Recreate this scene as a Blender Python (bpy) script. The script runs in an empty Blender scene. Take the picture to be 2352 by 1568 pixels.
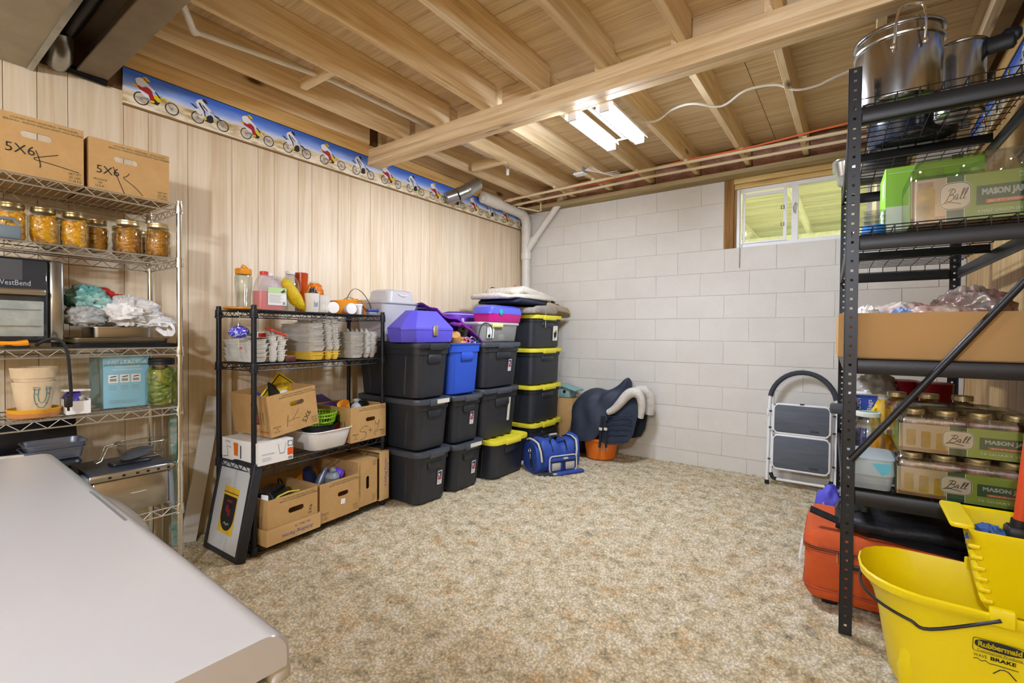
import bpy, math, random
from mathutils import Vector, Matrix, Euler, noise
random.seed(7)
S = bpy.context.scene
C = S.collection
PI = math.pi

# ---------------------------------------------------------------- camera, world, exposure
F, YAW, PITCH, ROLL, EYE = 1093.74, 0.623913, -0.0155655, 0.00788625, 1.185
_fw = Vector((-math.sin(YAW), math.cos(YAW), 0)); _rt = Vector((math.cos(YAW), math.sin(YAW), 0)); _up = Vector((0, 0, 1))
_fw2 = _fw*math.cos(PITCH) + _up*math.sin(PITCH); _up2 = _up*math.cos(PITCH) - _fw*math.sin(PITCH)
_rt3 = _rt*math.cos(ROLL) + _up2*math.sin(ROLL); _up3 = _up2*math.cos(ROLL) - _rt*math.sin(ROLL)
cam = bpy.data.cameras.new('camera'); cam.sensor_width = 36; cam.lens = F/2352*36; cam.clip_start = .02
camo = bpy.data.objects.new('camera', cam); C.objects.link(camo); S.camera = camo
camo.matrix_world = Matrix(((_rt3.x, _up3.x, -_fw2.x, 0), (_rt3.y, _up3.y, -_fw2.y, 0), (_rt3.z, _up3.z, -_fw2.z, EYE), (0, 0, 0, 1)))
W = bpy.data.worlds.new('world'); S.world = W; W.use_nodes = True
W.node_tree.nodes['Background'].inputs[0].default_value = (1, 1, .88, 1)
W.node_tree.nodes['Background'].inputs[1].default_value = 5.0
S.view_settings.view_transform = 'Standard'; S.view_settings.look = 'None'; S.view_settings.gamma = 1
S.view_settings.use_curve_mapping = False
S.view_settings.exposure = 0.08
LAMP = 225.0          # emission of the ceiling tubes
FILL_GLOBE = 850.0        # emission of the unseen fill globes added at the camera end
S.cycles.use_denoising = True
S.cycles.max_bounces = 10; S.cycles.diffuse_bounces = 5; S.cycles.transparent_max_bounces = 24
S.cycles.caustics_reflective = False; S.cycles.caustics_refractive = False

# ---------------------------------------------------------------- materials
def lin(h):
    if not isinstance(h, str): return tuple(h)[:3] + (1,)
    h = h.lstrip('#'); o = []
    for i in (0, 2, 4):
        c = int(h[i:i+2], 16)/255
        o.append(c/12.92 if c <= .04045 else ((c+.055)/1.055)**2.4)
    return tuple(o) + (1,)
MATS = {}
def mat(name, col='#888888', r=.6, metal=0, spec=.4, bump=None, var=None, stretch=(1, 1, 1), trans=0, coat=0, emit=0, alpha=1, sss=0, rnd=0):
    """bump=(scale,strength) fine relief; var=(scale,colour2,amount) colour noise"""
    if name in MATS: return MATS[name]
    m = bpy.data.materials.new(name); m.use_nodes = True; N = m.node_tree.nodes; L = m.node_tree.links
    b = N['Principled BSDF']; b.inputs['Base Color'].default_value = lin(col); b.inputs['Roughness'].default_value = r
    b.inputs['Metallic'].default_value = metal; b.inputs['Specular IOR Level'].default_value = spec
    b.inputs['Transmission Weight'].default_value = trans; b.inputs['Coat Weight'].default_value = coat; b.inputs['Alpha'].default_value = alpha
    if sss: b.inputs['Subsurface Weight'].default_value = sss; b.inputs['Subsurface Radius'].default_value = (.02, .02, .02)
    if emit: b.inputs['Emission Color'].default_value = lin(col); b.inputs['Emission Strength'].default_value = emit
    if bump or var:
        tc = N.new('ShaderNodeTexCoord'); mp = N.new('ShaderNodeMapping'); mp.inputs['Scale'].default_value = stretch
        L.new(tc.outputs['Object'], mp.inputs[0]); src = mp.outputs[0]
        if rnd:
            oi = N.new('ShaderNodeObjectInfo'); ml = N.new('ShaderNodeMath'); ml.operation = 'MULTIPLY'; ml.inputs[1].default_value = 37
            L.new(oi.outputs['Random'], ml.inputs[0]); va = N.new('ShaderNodeVectorMath'); va.operation = 'ADD'
            L.new(mp.outputs[0], va.inputs[0]); L.new(ml.outputs[0], va.inputs[1]); src = va.outputs[0]
    if var:
        nt = N.new('ShaderNodeTexNoise'); nt.inputs['Scale'].default_value = var[0]; nt.inputs['Detail'].default_value = 5; nt.inputs['Roughness'].default_value = .65
        L.new(src, nt.inputs['Vector'])
        rp = N.new('ShaderNodeValToRGB'); a = .5*(1-var[2]) if len(var) > 2 else .3
        rp.color_ramp.elements[0].position = .32; rp.color_ramp.elements[1].position = .68
        rp.color_ramp.elements[0].color = lin(col); rp.color_ramp.elements[1].color = lin(var[1])
        L.new(nt.outputs['Fac'], rp.inputs[0]); out = rp.outputs[0]
        if rnd:
            hs = N.new('ShaderNodeHueSaturation'); mr = N.new('ShaderNodeMapRange'); mr.inputs[3].default_value = 1-rnd; mr.inputs[4].default_value = 1+rnd
            L.new(oi.outputs['Random'], mr.inputs[0]); L.new(mr.outputs[0], hs.inputs['Value']); L.new(out, hs.inputs['Color']); out = hs.outputs[0]
        L.new(out, b.inputs['Base Color'])
    if bump:
        n2 = N.new('ShaderNodeTexNoise'); n2.inputs['Scale'].default_value = bump[0]; n2.inputs['Detail'].default_value = 4
        L.new(src, n2.inputs['Vector']); bp = N.new('ShaderNodeBump'); bp.inputs['Strength'].default_value = bump[1]; bp.inputs['Distance'].default_value = .01
        L.new(n2.outputs['Fac'], bp.inputs['Height']); L.new(bp.outputs[0], b.inputs['Normal'])
    MATS[name] = m; return m
def glass(name, tint='#ffffff', gloss=.12, rough=.03):
    """thin clear sheet: mostly see-through, a little mirror towards grazing angles"""
    if name in MATS: return MATS[name]
    m = bpy.data.materials.new(name); m.use_nodes = True; N = m.node_tree.nodes; L = m.node_tree.links
    N.remove(N['Principled BSDF']); out = N['Material Output']
    t = N.new('ShaderNodeBsdfTransparent'); t.inputs[0].default_value = lin(tint)
    g = N.new('ShaderNodeBsdfGlossy'); g.inputs['Roughness'].default_value = rough
    lw = N.new('ShaderNodeLayerWeight'); lw.inputs[0].default_value = .25
    ad = N.new('ShaderNodeMath'); ad.operation = 'MULTIPLY_ADD'; ad.inputs[1].default_value = .55; ad.inputs[2].default_value = gloss*.5
    L.new(lw.outputs['Facing'], ad.inputs[0])
    mx = N.new('ShaderNodeMixShader'); L.new(ad.outputs[0], mx.inputs[0]); L.new(t.outputs[0], mx.inputs[1]); L.new(g.outputs[0], mx.inputs[2])
    L.new(mx.outputs[0], out.inputs[0]); MATS[name] = m; return m
def frosted(name, col, amt=.45, rough=.4):
    """cloudy plastic: part see-through, part diffuse"""
    if name in MATS: return MATS[name]
    m = bpy.data.materials.new(name); m.use_nodes = True; N = m.node_tree.nodes; L = m.node_tree.links
    b = N['Principled BSDF']; b.inputs['Base Color'].default_value = lin(col); b.inputs['Roughness'].default_value = rough
    t = N.new('ShaderNodeBsdfTransparent'); t.inputs[0].default_value = lin(col)
    mx = N.new('ShaderNodeMixShader'); mx.inputs[0].default_value = amt
    L.new(t.outputs[0], mx.inputs[1]); L.new(b.outputs[0], mx.inputs[2]); L.new(mx.outputs[0], N['Material Output'].inputs[0])
    MATS[name] = m; return m
def wood(name, dark, mid, light, axis=2, scale=1.0, rnd=.12, r=.6, knots=False):
    if name in MATS: return MATS[name]
    m = bpy.data.materials.new(name); m.use_nodes = True; N = m.node_tree.nodes; L = m.node_tree.links; b = N['Principled BSDF']
    b.inputs['Roughness'].default_value = r; b.inputs['Specular IOR Level'].default_value = .3
    tc = N.new('ShaderNodeTexCoord'); oi = N.new('ShaderNodeObjectInfo'); ml = N.new('ShaderNodeMath'); ml.operation = 'MULTIPLY'; ml.inputs[1].default_value = 53
    L.new(oi.outputs['Random'], ml.inputs[0]); va = N.new('ShaderNodeVectorMath'); va.operation = 'ADD'
    L.new(tc.outputs['Object'], va.inputs[0]); L.new(ml.outputs[0], va.inputs[1])
    mp = N.new('ShaderNodeMapping'); s = [9*scale]*3; s[axis] = .55*scale; mp.inputs['Scale'].default_value = s; L.new(va.outputs[0], mp.inputs[0])
    n1 = N.new('ShaderNodeTexNoise'); n1.inputs['Scale'].default_value = 1.3; n1.inputs['Detail'].default_value = 7; n1.inputs['Distortion'].default_value = 1.4; n1.inputs['Roughness'].default_value = .62
    L.new(mp.outputs[0], n1.inputs['Vector'])
    mp2 = N.new('ShaderNodeMapping'); s = [90*scale]*3; s[axis] = 2.5*scale; mp2.inputs['Scale'].default_value = s; L.new(va.outputs[0], mp2.inputs[0])
    n2 = N.new('ShaderNodeTexNoise'); n2.inputs['Scale'].default_value = 1; n2.inputs['Detail'].default_value = 3; L.new(mp2.outputs[0], n2.inputs['Vector'])
    mx = N.new('ShaderNodeMath'); mx.operation = 'MULTIPLY_ADD'; mx.inputs[1].default_value = .35; L.new(n2.outputs['Fac'], mx.inputs[0])
    m2 = N.new('ShaderNodeMath'); m2.operation = 'MULTIPLY'; m2.inputs[1].default_value = .75; L.new(n1.outputs['Fac'], m2.inputs[0]); L.new(m2.outputs[0], mx.inputs[2])
    rp = N.new('ShaderNodeValToRGB'); e = rp.color_ramp.elements; e[0].position = .38; e[0].color = lin(dark); e[1].position = .66; e[1].color = lin(light)
    k = e.new(.52); k.color = lin(mid); L.new(mx.outputs[0], rp.inputs[0]); out = rp.outputs[0]
    if knots:
        mp3 = N.new('ShaderNodeMapping'); s = [5.]*3; s[axis] = 1.6; mp3.inputs['Scale'].default_value = s; L.new(va.outputs[0], mp3.inputs[0])
        vo = N.new('ShaderNodeTexVoronoi'); vo.inputs['Scale'].default_value = 1; L.new(mp3.outputs[0], vo.inputs['Vector'])
        r3 = N.new('ShaderNodeValToRGB'); r3.color_ramp.elements[0].position = .05; r3.color_ramp.elements[0].color = (1, 1, 1, 1); r3.color_ramp.elements[1].position = .13; r3.color_ramp.elements[1].color = (0, 0, 0, 1)
        L.new(vo.outputs['Distance'], r3.inputs[0]); mk = N.new('ShaderNodeMix'); mk.data_type = 'RGBA'; L.new(r3.outputs[0], mk.inputs[0]); L.new(out, mk.inputs[6]); mk.inputs[7].default_value = lin('#5d3d20'); out = mk.outputs[2]
    hs = N.new('ShaderNodeHueSaturation'); mr = N.new('ShaderNodeMapRange'); mr.inputs[3].default_value = 1-rnd; mr.inputs[4].default_value = 1+rnd
    L.new(oi.outputs['Random'], mr.inputs[0]); L.new(mr.outputs[0], hs.inputs['Value']); L.new(out, hs.inputs['Color']); L.new(hs.outputs[0], b.inputs['Base Color'])
    bp = N.new('ShaderNodeBump'); bp.inputs['Strength'].default_value = .12; bp.inputs['Distance'].default_value = .004; L.new(mx.outputs[0], bp.inputs['Height']); L.new(bp.outputs[0], b.inputs['Normal'])
    MATS[name] = m; return m

# ---------------------------------------------------------------- geometry
def rr(w, d, r, n=3, cx=0, cy=0):
    """rounded rectangle ring, counter-clockwise"""
    r = min(r, w/2-1e-5, d/2-1e-5); o = []
    for (sx, sy, a0) in ((1, 1, 0), (-1, 1, PI/2), (-1, -1, PI), (1, -1, 1.5*PI)):
        for i in range(n+1):
            a = a0+PI/2*i/n; o.append((cx+sx*(w/2-r)+r*math.cos(a), cy+sy*(d/2-r)+r*math.sin(a)))
    return o
def ell(a, b, n=20, cx=0, cy=0, p=2):
    o = []
    for i in range(n):
        t = 2*PI*i/n; c, s = math.cos(t), math.sin(t)
        o.append((cx+a*math.copysign(abs(c)**(2/p), c), cy+b*math.copysign(abs(s)**(2/p), s)))
    return o
TXT = {}
def text_mesh(s):
    if s not in TXT:
        cu = bpy.data.curves.new('t', 'FONT'); cu.body = s; cu.size = 1; cu.align_x = 'CENTER'; cu.align_y = 'CENTER'; cu.resolution_u = 2
        ob = bpy.data.objects.new('t', cu); me = bpy.data.meshes.new_from_object(ob)
        vs = [v.co.copy() for v in me.vertices]; fs = [tuple(p.vertices) for p in me.polygons]
        xs = [v.x for v in vs] or [0, 1]; ys = [v.y for v in vs] or [0, 1]
        bpy.data.objects.remove(ob); bpy.data.curves.remove(cu); bpy.data.meshes.remove(me)
        TXT[s] = (vs, fs, min(xs), max(xs), min(ys), max(ys))
    return TXT[s]
def frame3(o, u, v):
    """matrix whose x axis is u, y axis is v, origin o"""
    u = Vector(u).normalized(); v = Vector(v); w = u.cross(v).normalized(); v = w.cross(u)
    return Matrix(((u.x, v.x, w.x, o[0]), (u.y, v.y, w.y, o[1]), (u.z, v.z, w.z, o[2]), (0, 0, 0, 1)))
class G:
    def __init__(s): s.v = []; s.f = []; s.m = []; s.k = 0; s.X = Matrix()
    def mi(s, k): s.k = k; return s
    def at(s, X=None): s.X = X if X is not None else Matrix(); return s
    def add(s, vs, fs):
        o = len(s.v); X = s.X
        s.v += [X @ Vector(v) for v in vs]; s.f += [tuple(i+o for i in f) for f in fs]; s.m += [s.k]*len(fs); return s
    def box(s, x0, x1, y0, y1, z0, z1):
        return s.add([(x0, y0, z0), (x1, y0, z0), (x1, y1, z0), (x0, y1, z0), (x0, y0, z1), (x1, y0, z1), (x1, y1, z1), (x0, y1, z1)],
                     [(0, 3, 2, 1), (4, 5, 6, 7), (0, 1, 5, 4), (1, 2, 6, 5), (2, 3, 7, 6), (3, 0, 4, 7)])
    def cb(s, c, d): return s.box(c[0]-d[0]/2, c[0]+d[0]/2, c[1]-d[1]/2, c[1]+d[1]/2, c[2]-d[2]/2, c[2]+d[2]/2)
    def loft(s, rings, cap0=True, cap1=True, closed=True):
        n = len(rings[0]); vs = [p for r in rings for p in r]; fs = []
        for i in range(len(rings)-1):
            for j in range(n if closed else n-1):
                a = i*n+j; b = i*n+(j+1) % n; fs.append((a, b, b+n, a+n))
        if cap0: fs.append(tuple(range(n-1, -1, -1)))
        if cap1: fs.append(tuple(range((len(rings)-1)*n, len(rings)*n)))
        return s.add(vs, fs)
    def stack(s, prof, shape, cap0=True, cap1=True):
        """prof: list of (z, *args) ; shape(*args)->2d ring"""
        return s.loft([[(x, y, p[0]) for x, y in shape(*p[1:])] for p in prof], cap0, cap1)
    def rbox(s, x0, x1, y0, y1, z0, z1, r=.004, n=2, e=None):
        e = r if e is None else e; e = min(e, (z1-z0)/2-1e-5); w, d, cx, cy = x1-x0, y1-y0, (x0+x1)/2, (y0+y1)/2
        k = e*.7
        return s.stack([(z0, w-2*k, d-2*k, max(r-k, .0004), n, cx, cy), (z0+e, w, d, r, n, cx, cy), (z1-e, w, d, r, n, cx, cy), (z1, w-2*k, d-2*k, max(r-k, .0004), n, cx, cy)], rr)
    def lathe(s, prof, n=20, cx=0, cy=0, cap0=True, cap1=True):
        return s.loft([[(cx+r*math.cos(2*PI*i/n), cy+r*math.sin(2*PI*i/n), z) for i in range(n)] for r, z in prof], cap0, cap1)
    def cyl(s, a, b, r, n=12, r2=None): return s.tube([a, b], r, n, r2=r2)
    def tube(s, pts, r, n=8, closed=False, cap=True, r2=None, flat=1):
        P = [Vector(p) for p in pts]; m = len(P); rings = []; ref = None
        for i in range(m):
            a = P[i-1] if (i or closed) else P[i]; b = P[(i+1) % m] if (i < m-1 or closed) else P[i]
            t = (b-a).normalized()
            if ref is None:
                ref = Vector((0, 0, 1)) if abs(t.z) < .9 else Vector((1, 0, 0))
            u = t.cross(ref)
            if u.length < 1e-4: u = t.cross(Vector((1, .3, 0)))
            u.normalize(); w = u.cross(t).normalized(); ref = w
            q = r if r2 is None else r+(r2-r)*i/(m-1)
            q = q(i/(m-1)) if callable(q) else q
            rings.append([P[i]+u*q*math.cos(2*PI*j/n)+w*q*flat*math.sin(2*PI*j/n) for j in range(n)])
        if closed: rings.append(rings[0])
        return s.loft(rings, cap and not closed, cap and not closed)
    def strap(s, pts, w, t, side):
        """flat band along pts; side = direction of its width"""
        P = [Vector(p) for p in pts]; sd = Vector(side).normalized(); R = []
        for i in range(len(P)):
            tg = (P[min(i+1, len(P)-1)]-P[max(i-1, 0)]).normalized(); nn = tg.cross(sd).normalized()
            R.append([P[i]+sd*w/2+nn*t/2, P[i]-sd*w/2+nn*t/2, P[i]-sd*w/2-nn*t/2, P[i]+sd*w/2-nn*t/2])
        return s.loft(R)
    def prism(s, poly, z0, z1):
        return s.loft([[(x, y, z0) for x, y in poly], [(x, y, z1) for x, y in poly]])
    def poly(s, pts): return s.add(pts, [tuple(range(len(pts)))])
    def rect(s, x0, x1, y0, y1, z=0): return s.poly([(x0, y0, z), (x1, y0, z), (x1, y1, z), (x0, y1, z)])
    def ball(s, c, r, nu=14, nv=8, fn=None):
        rs = r if hasattr(r, '__len__') else (r, r, r); R = []
        for i in range(nv+1):
            ph = -PI/2+PI*i/nv
            if i in (0, nv): ph *= .985
            R.append([(c[0]+rs[0]*math.cos(ph)*math.cos(2*PI*j/nu), c[1]+rs[1]*math.cos(ph)*math.sin(2*PI*j/nu), c[2]+rs[2]*math.sin(ph)) for j in range(nu)])
        if fn: R = [[fn(Vector(p)) for p in q] for q in R]
        return s.loft(R)
    def bold(s, t, w, h, o=(0, 0), rot=0, z=0, k=.045):
        for dx in (-1, 0, 1):
            for dy in (-1, 1): s.text(t, w*(1-k), h*(1-k), (o[0]+dx*h*k, o[1]+dy*h*k), rot, z)
        return s
    def text(s, t, w=None, h=None, o=(0, 0), rot=0, z=0):
        vs, fs, x0, x1, y0, y1 = text_mesh(t); sx = sy = None
        if w: sx = w/(x1-x0)
        if h: sy = h/(y1-y0)
        sx = sx or sy; sy = sy or sx; c, d = math.cos(rot), math.sin(rot); cx, cy = (x0+x1)/2, (y0+y1)/2; out = []
        for v in vs:
            a, b = (v.x-cx)*sx, (v.y-cy)*sy; out.append((o[0]+a*c-b*d, o[1]+a*d+b*c, z))
        return s.add(out, fs)
    def line(s, pts, w, z=0):
        """flat pen stroke in the xy plane"""
        P = [Vector((p[0], p[1])) for p in pts]; L = []; R = []
        for i in range(len(P)):
            t = P[min(i+1, len(P)-1)]-P[max(i-1, 0)]; nn = Vector((-t.y, t.x)).normalized()*w/2
            L.append((P[i].x+nn.x, P[i].y+nn.y, z)); R.append((P[i].x-nn.x, P[i].y-nn.y, z))
        n = len(P); return s.add(L+R, [(i+n, i+1+n, i+1, i) for i in range(n-1)])
    def mesh(s, name='part'):
        me = bpy.data.meshes.new(name); me.from_pydata(s.v, [], s.f); me.update(); return me
    def build(s, name, mats, parent=None, smooth=38, loc=None, rot=None, X=None):
        me = s.mesh(name); mats = mats if isinstance(mats, (list, tuple)) else [mats]
        for m in mats: me.materials.append(m)
        if len(mats) > 1: me.polygons.foreach_set('material_index', [min(k, len(mats)-1) for k in s.m])
        if smooth:
            me.polygons.foreach_set('use_smooth', [True]*len(me.polygons))
            try: me.set_sharp_from_angle(angle=math.radians(smooth))
            except Exception: pass
        o = bpy.data.objects.new(name, me); C.objects.link(o); o.parent = parent
        if loc is not None: o.location = loc
        if rot is not None: o.rotation_euler = rot
        if X is not None: o.matrix_local = X
        return o
def inst(name, me, parent, loc=(0, 0, 0), rot=(0, 0, 0), scale=None):
    o = bpy.data.objects.new(name, me); C.objects.link(o); o.parent = parent; o.location = loc; o.rotation_euler = rot
    if scale: o.scale = scale
    return o
def tag(o, label=None, cat=None, group=None, kind=None):
    if label: o['label'] = label
    if cat: o['category'] = cat
    if group: o['group'] = group
    if kind: o['kind'] = kind
    return o
def thing(name, label, cat, loc=(0, 0, 0), rz=0, group=None, rot=None):
    o = bpy.data.objects.new(name, None); o.empty_display_size = .05; C.objects.link(o); o.location = loc
    o.rotation_euler = rot if rot is not None else (0, 0, rz)
    return tag(o, label, cat, group)
def kids(o): return [c for c in C.objects if c.parent == o]
CH = {}
def dup(root, loc, rz=None, label=None, rot=None, scale=None):
    r = root.copy(); C.objects.link(r); r.location = loc
    if rz is not None: r.rotation_euler = (0, 0, rz)
    if rot is not None: r.rotation_euler = rot
    if scale: r.scale = scale if hasattr(scale, '__len__') else (scale,)*3
    if label: r['label'] = label
    if root.name not in CH: CH[root.name] = [(c, list(c.children)) for c in root.children]
    for ch, gs in CH[root.name]:
        c = ch.copy(); C.objects.link(c); c.parent = r
        for g in gs:
            d = g.copy(); C.objects.link(d); d.parent = c
    return r
def smooth_line(P, k=5):
    if len(P) < 3: return P
    o = []
    for i in range(len(P)-1):
        a, b, c, d = P[max(i-1, 0)], P[i], P[i+1], P[min(i+2, len(P)-1)]
        for j in range(k):
            t = j/k; o.append(tuple(.5*(2*b[n]+(c[n]-a[n])*t+(2*a[n]-5*b[n]+4*c[n]-d[n])*t*t+(-a[n]+3*b[n]-3*c[n]+d[n])*t**3) for n in range(len(b))))
    return o+[tuple(P[-1])]
def nz(p, f=1.0, a=1.0): return noise.noise(Vector(p)*f)*a
# ================================================================ THE SETTING
XL, XR, YB, YF, ZC = -3.1, .62, 4.509, -2.6, 2.79
def struct(o): o['kind'] = 'structure'; return o
# ---- carpet floor
def carpet_mat():
    m = bpy.data.materials.new('carpet'); m.use_nodes = True; N = m.node_tree.nodes; L = m.node_tree.links; b = N['Principled BSDF']
    b.inputs['Roughness'].default_value = .95; b.inputs['Specular IOR Level'].default_value = .1
    tc = N.new('ShaderNodeTexCoord')
    def nt(sc, det, rough=.6):
        n = N.new('ShaderNodeTexNoise'); n.inputs['Scale'].default_value = sc; n.inputs['Detail'].default_value = det; n.inputs['Roughness'].default_value = rough; L.new(tc.outputs['Object'], n.inputs['Vector']); return n
    n1 = nt(13, 8, .78); rp = N.new('ShaderNodeValToRGB'); e = rp.color_ramp.elements
    e[0].position = .33; e[0].color = lin('#a09682'); e[1].position = .70; e[1].color = lin('#faf3e2')
    for p, c in ((.40, '#c6b99d'), (.48, '#e6d6b0'), (.57, '#f5ebd2')):
        k = e.new(p); k.color = lin(c)
    L.new(n1.outputs['Fac'], rp.inputs[0])
    n2 = nt(7, 5, .7); r2 = N.new('ShaderNodeValToRGB'); r2.color_ramp.elements[0].position = .53; r2.color_ramp.elements[0].color = (0, 0, 0, 1); r2.color_ramp.elements[1].position = .75; r2.color_ramp.elements[1].color = (.75, .75, .75, 1); L.new(n2.outputs['Fac'], r2.inputs[0])
    mx = N.new('ShaderNodeMix'); mx.data_type = 'RGBA'; mx.blend_type = 'MULTIPLY'; L.new(r2.outputs[0], mx.inputs[0]); L.new(rp.outputs[0], mx.inputs[6]); mx.inputs[7].default_value = lin('#f0c07c')
    n3 = nt(190, 3, .7); r3 = N.new('ShaderNodeValToRGB'); r3.color_ramp.elements[0].position = .3; r3.color_ramp.elements[0].color = (.68, .68, .68, 1); r3.color_ramp.elements[1].position = .62; r3.color_ramp.elements[1].color = (1.05, 1.05, 1.05, 1); L.new(n3.outputs['Fac'], r3.inputs[0])
    m2 = N.new('ShaderNodeMix'); m2.data_type = 'RGBA'; m2.blend_type = 'MULTIPLY'; m2.inputs[0].default_value = 1; L.new(mx.outputs[2], m2.inputs[6]); L.new(r3.outputs[0], m2.inputs[7])
    vo = N.new('ShaderNodeTexVoronoi'); vo.inputs['Scale'].default_value = 85; L.new(tc.outputs['Object'], vo.inputs['Vector'])
    r4 = N.new('ShaderNodeValToRGB'); r4.color_ramp.elements[0].position = .25; r4.color_ramp.elements[0].color = (1.15, 1.13, 1.1, 1); r4.color_ramp.elements[1].position = .75; r4.color_ramp.elements[1].color = (.72, .70, .66, 1); L.new(vo.outputs['Distance'], r4.inputs[0])
    m4 = N.new('ShaderNodeMix'); m4.data_type = 'RGBA'; m4.blend_type = 'MULTIPLY'; m4.inputs[0].default_value = 1; L.new(m2.outputs[2], m4.inputs[6]); L.new(r4.outputs[0], m4.inputs[7])
    L.new(m4.outputs[2], b.inputs['Base Color'])
    bp = N.new('ShaderNodeBump'); bp.inputs['Strength'].default_value = .9; bp.inputs['Distance'].default_value = .008; L.new(n3.outputs['Fac'], bp.inputs['Height']); L.new(bp.outputs[0], b.inputs['Normal'])
    return m
CARPET = carpet_mat()
g = G(); nx, ny = 270, 310
rnd = random.Random(3)
vs = []
for j in range(ny+1):
    for i in range(nx+1):
        x = XL+(XR-XL)*i/nx; y = .1+(YB-.1)*j/ny
        vs.append((x+rnd.uniform(-.004, .004), y+rnd.uniform(-.004, .004), -.004+rnd.uniform(-.009, .005)))
g.add(vs, [(j*(nx+1)+i, j*(nx+1)+i+1, (j+1)*(nx+1)+i+1, (j+1)*(nx+1)+i) for j in range(ny) for i in range(nx)])
g.box(XL, XR, YF, .105, -.05, -.004).box(XL-.1, XR+.1, YF-.1, YB+.2, -.12, -.05)
struct(g.build('floor', CARPET, smooth=80))
# ---- wood panelling
PANEL = wood('panelling', '#d8bf9b', '#e2cfae', '#ecdcc0', 2, .9, .03, .42)
PBACK = mat('panel_groove', '#6b4d2e', .8)
grooves = [-2.6, -1.4, -.2, .02, .19, .405, .515, .622, .838, .945, 1.131, 1.368, 1.525, 1.629, 1.794, 1.896, 2.104, 2.213, 2.393, 2.623, 2.721, 2.926, 3.033, 3.185, 3.286, 3.438, 3.671, 3.837, 4.02, 4.145, 4.265, 4.42, 4.505]
wl = struct(G().box(XL-.06, XL-.008, YF, YB+.2, -.12, 2.83).build('wall_left', PBACK))
for a, b in zip(grooves, grooves[1:]):
    zt = 2.43 if b < .84 else 2.40
    G().rbox(XL-.012, XL, a+.0011, b-.0011, -.02, zt, .0012, 1, .001).build('plank', PANEL, wl)
wr = struct(G().box(XR+.008, XR+.06, YF, YB+.2, -.12, 2.83).build('wall_right', PBACK))
PANEL2 = wood('panelling_honey', '#a8814c', '#bf9a62', '#d0b07c', 2, .9, .05, .42)
gr = [-2.6, -1.4, -.2, .6, 1.2, 1.6, 1.8, 2.1, 2.3, 2.45, 2.7, 2.86, 3.02, 3.2, 3.335, 3.5, 3.62, 3.83, 3.95, 4.1, 4.24, 4.4, 4.505]
for a, b in zip(gr, gr[1:]):
    G().rbox(XR, XR+.012, a+.0016, b-(.006 if b == 3.62 else .0016), -.02, 2.40, .0012, 1, .001).build('plank', PANEL2, wr)
# ---- painted block wall, each block its own piece
BLOCK = mat('painted_block', '#dedad1', .75, bump=(160, .35), var=(3, '#d6d2c8'), rnd=.012)
MORTAR = mat('painted_mortar', '#cfcbc1', .8, bump=(120, .3))
WX0, WX1, WZ0 = -.953, .12, 1.949
wb = struct(G().box(XL-.1, XR+.1, 4.55, 4.72, 2.58, 2.82).box(XL-.1, WX0, YB+.005, YB+.2, -.09, 2.545).box(WX1, XR+.1, YB+.005, YB+.2, -.09, 2.545).box(WX0, WX1, YB+.005, YB+.2, -.09, WZ0).build('wall_back', MORTAR))
zs = [2.545] + [2.3555-.2032*k for k in range(12)] + [-.083]
bx = {}
for c in range(13):
    z1, z0 = zs[c], zs[c+1]; k0 = -2.366 + (.2032 if c % 2 else 0); xs = []
    for k in range(-3, 9):
        a, b = max(XL, k0+.4064*k), min(XR, k0+.4064*(k+1))
        if b-a < .01: continue
        if c < 3:
            if a < WX0 < b: xs.append((a, WX0)); continue
            if a < WX1 < b: xs.append((WX1, b)); continue
            if a >= WX0-.001 and b <= WX1+.001: continue
        xs.append((a, b))
    for a, b in xs:
        key = (round(b-a, 3), round(z1-z0, 3))
        if key not in bx:
            w, h = b-a, z1-z0; q = G(); q.rbox(-w/2+.0016, w/2-.0016, -h/2+.0016, h/2-.0016, -.012, .0, .003, 1, .0016)
            me = q.mesh('block'); me.materials.append(BLOCK); bx[key] = me
        # local z -> towards the room (-y)
        inst('block', bx[key], wb, ((a+b)/2, YB+rnd.uniform(0, .0012), (z0+z1)/2), (PI/2, 0, 0))
# room side behind the camera
wf = struct(G().box(XL-.1, XR+.1, YF-.1, YF, -.12, 2.84).build('wall_front', mat('plain_wall', '#d8d2c4', .8, bump=(60, .1))))
# sill plate on the block wall and board above the panelling
SILL = wood('sill_wood', '#7d6a49', '#97835c', '#ab9870', 0, 1, .05, .7)
struct(G().box(XL-.1, XR+.1, 4.37, 4.6, 2.545, 2.585).build('trim_1', SILL))
JW = wood('joist_wood', '#bd9f70', '#d8bd90', '#e8d4ae', 1, .9, .10, .62, True)
PLATE = wood('plate_wood', '#c79a58', '#d9b06d', '#e6c486', 1, .9, .05, .6, True)
struct(G().box(XL-.05, XL+.02, .79, 4.40, 2.552, 2.64).build('trim_2', PLATE))
struct(G().box(XR-.02, XR+.05, .4, 4.40, 2.552, 2.64).build('trim_3', PLATE))
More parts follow.
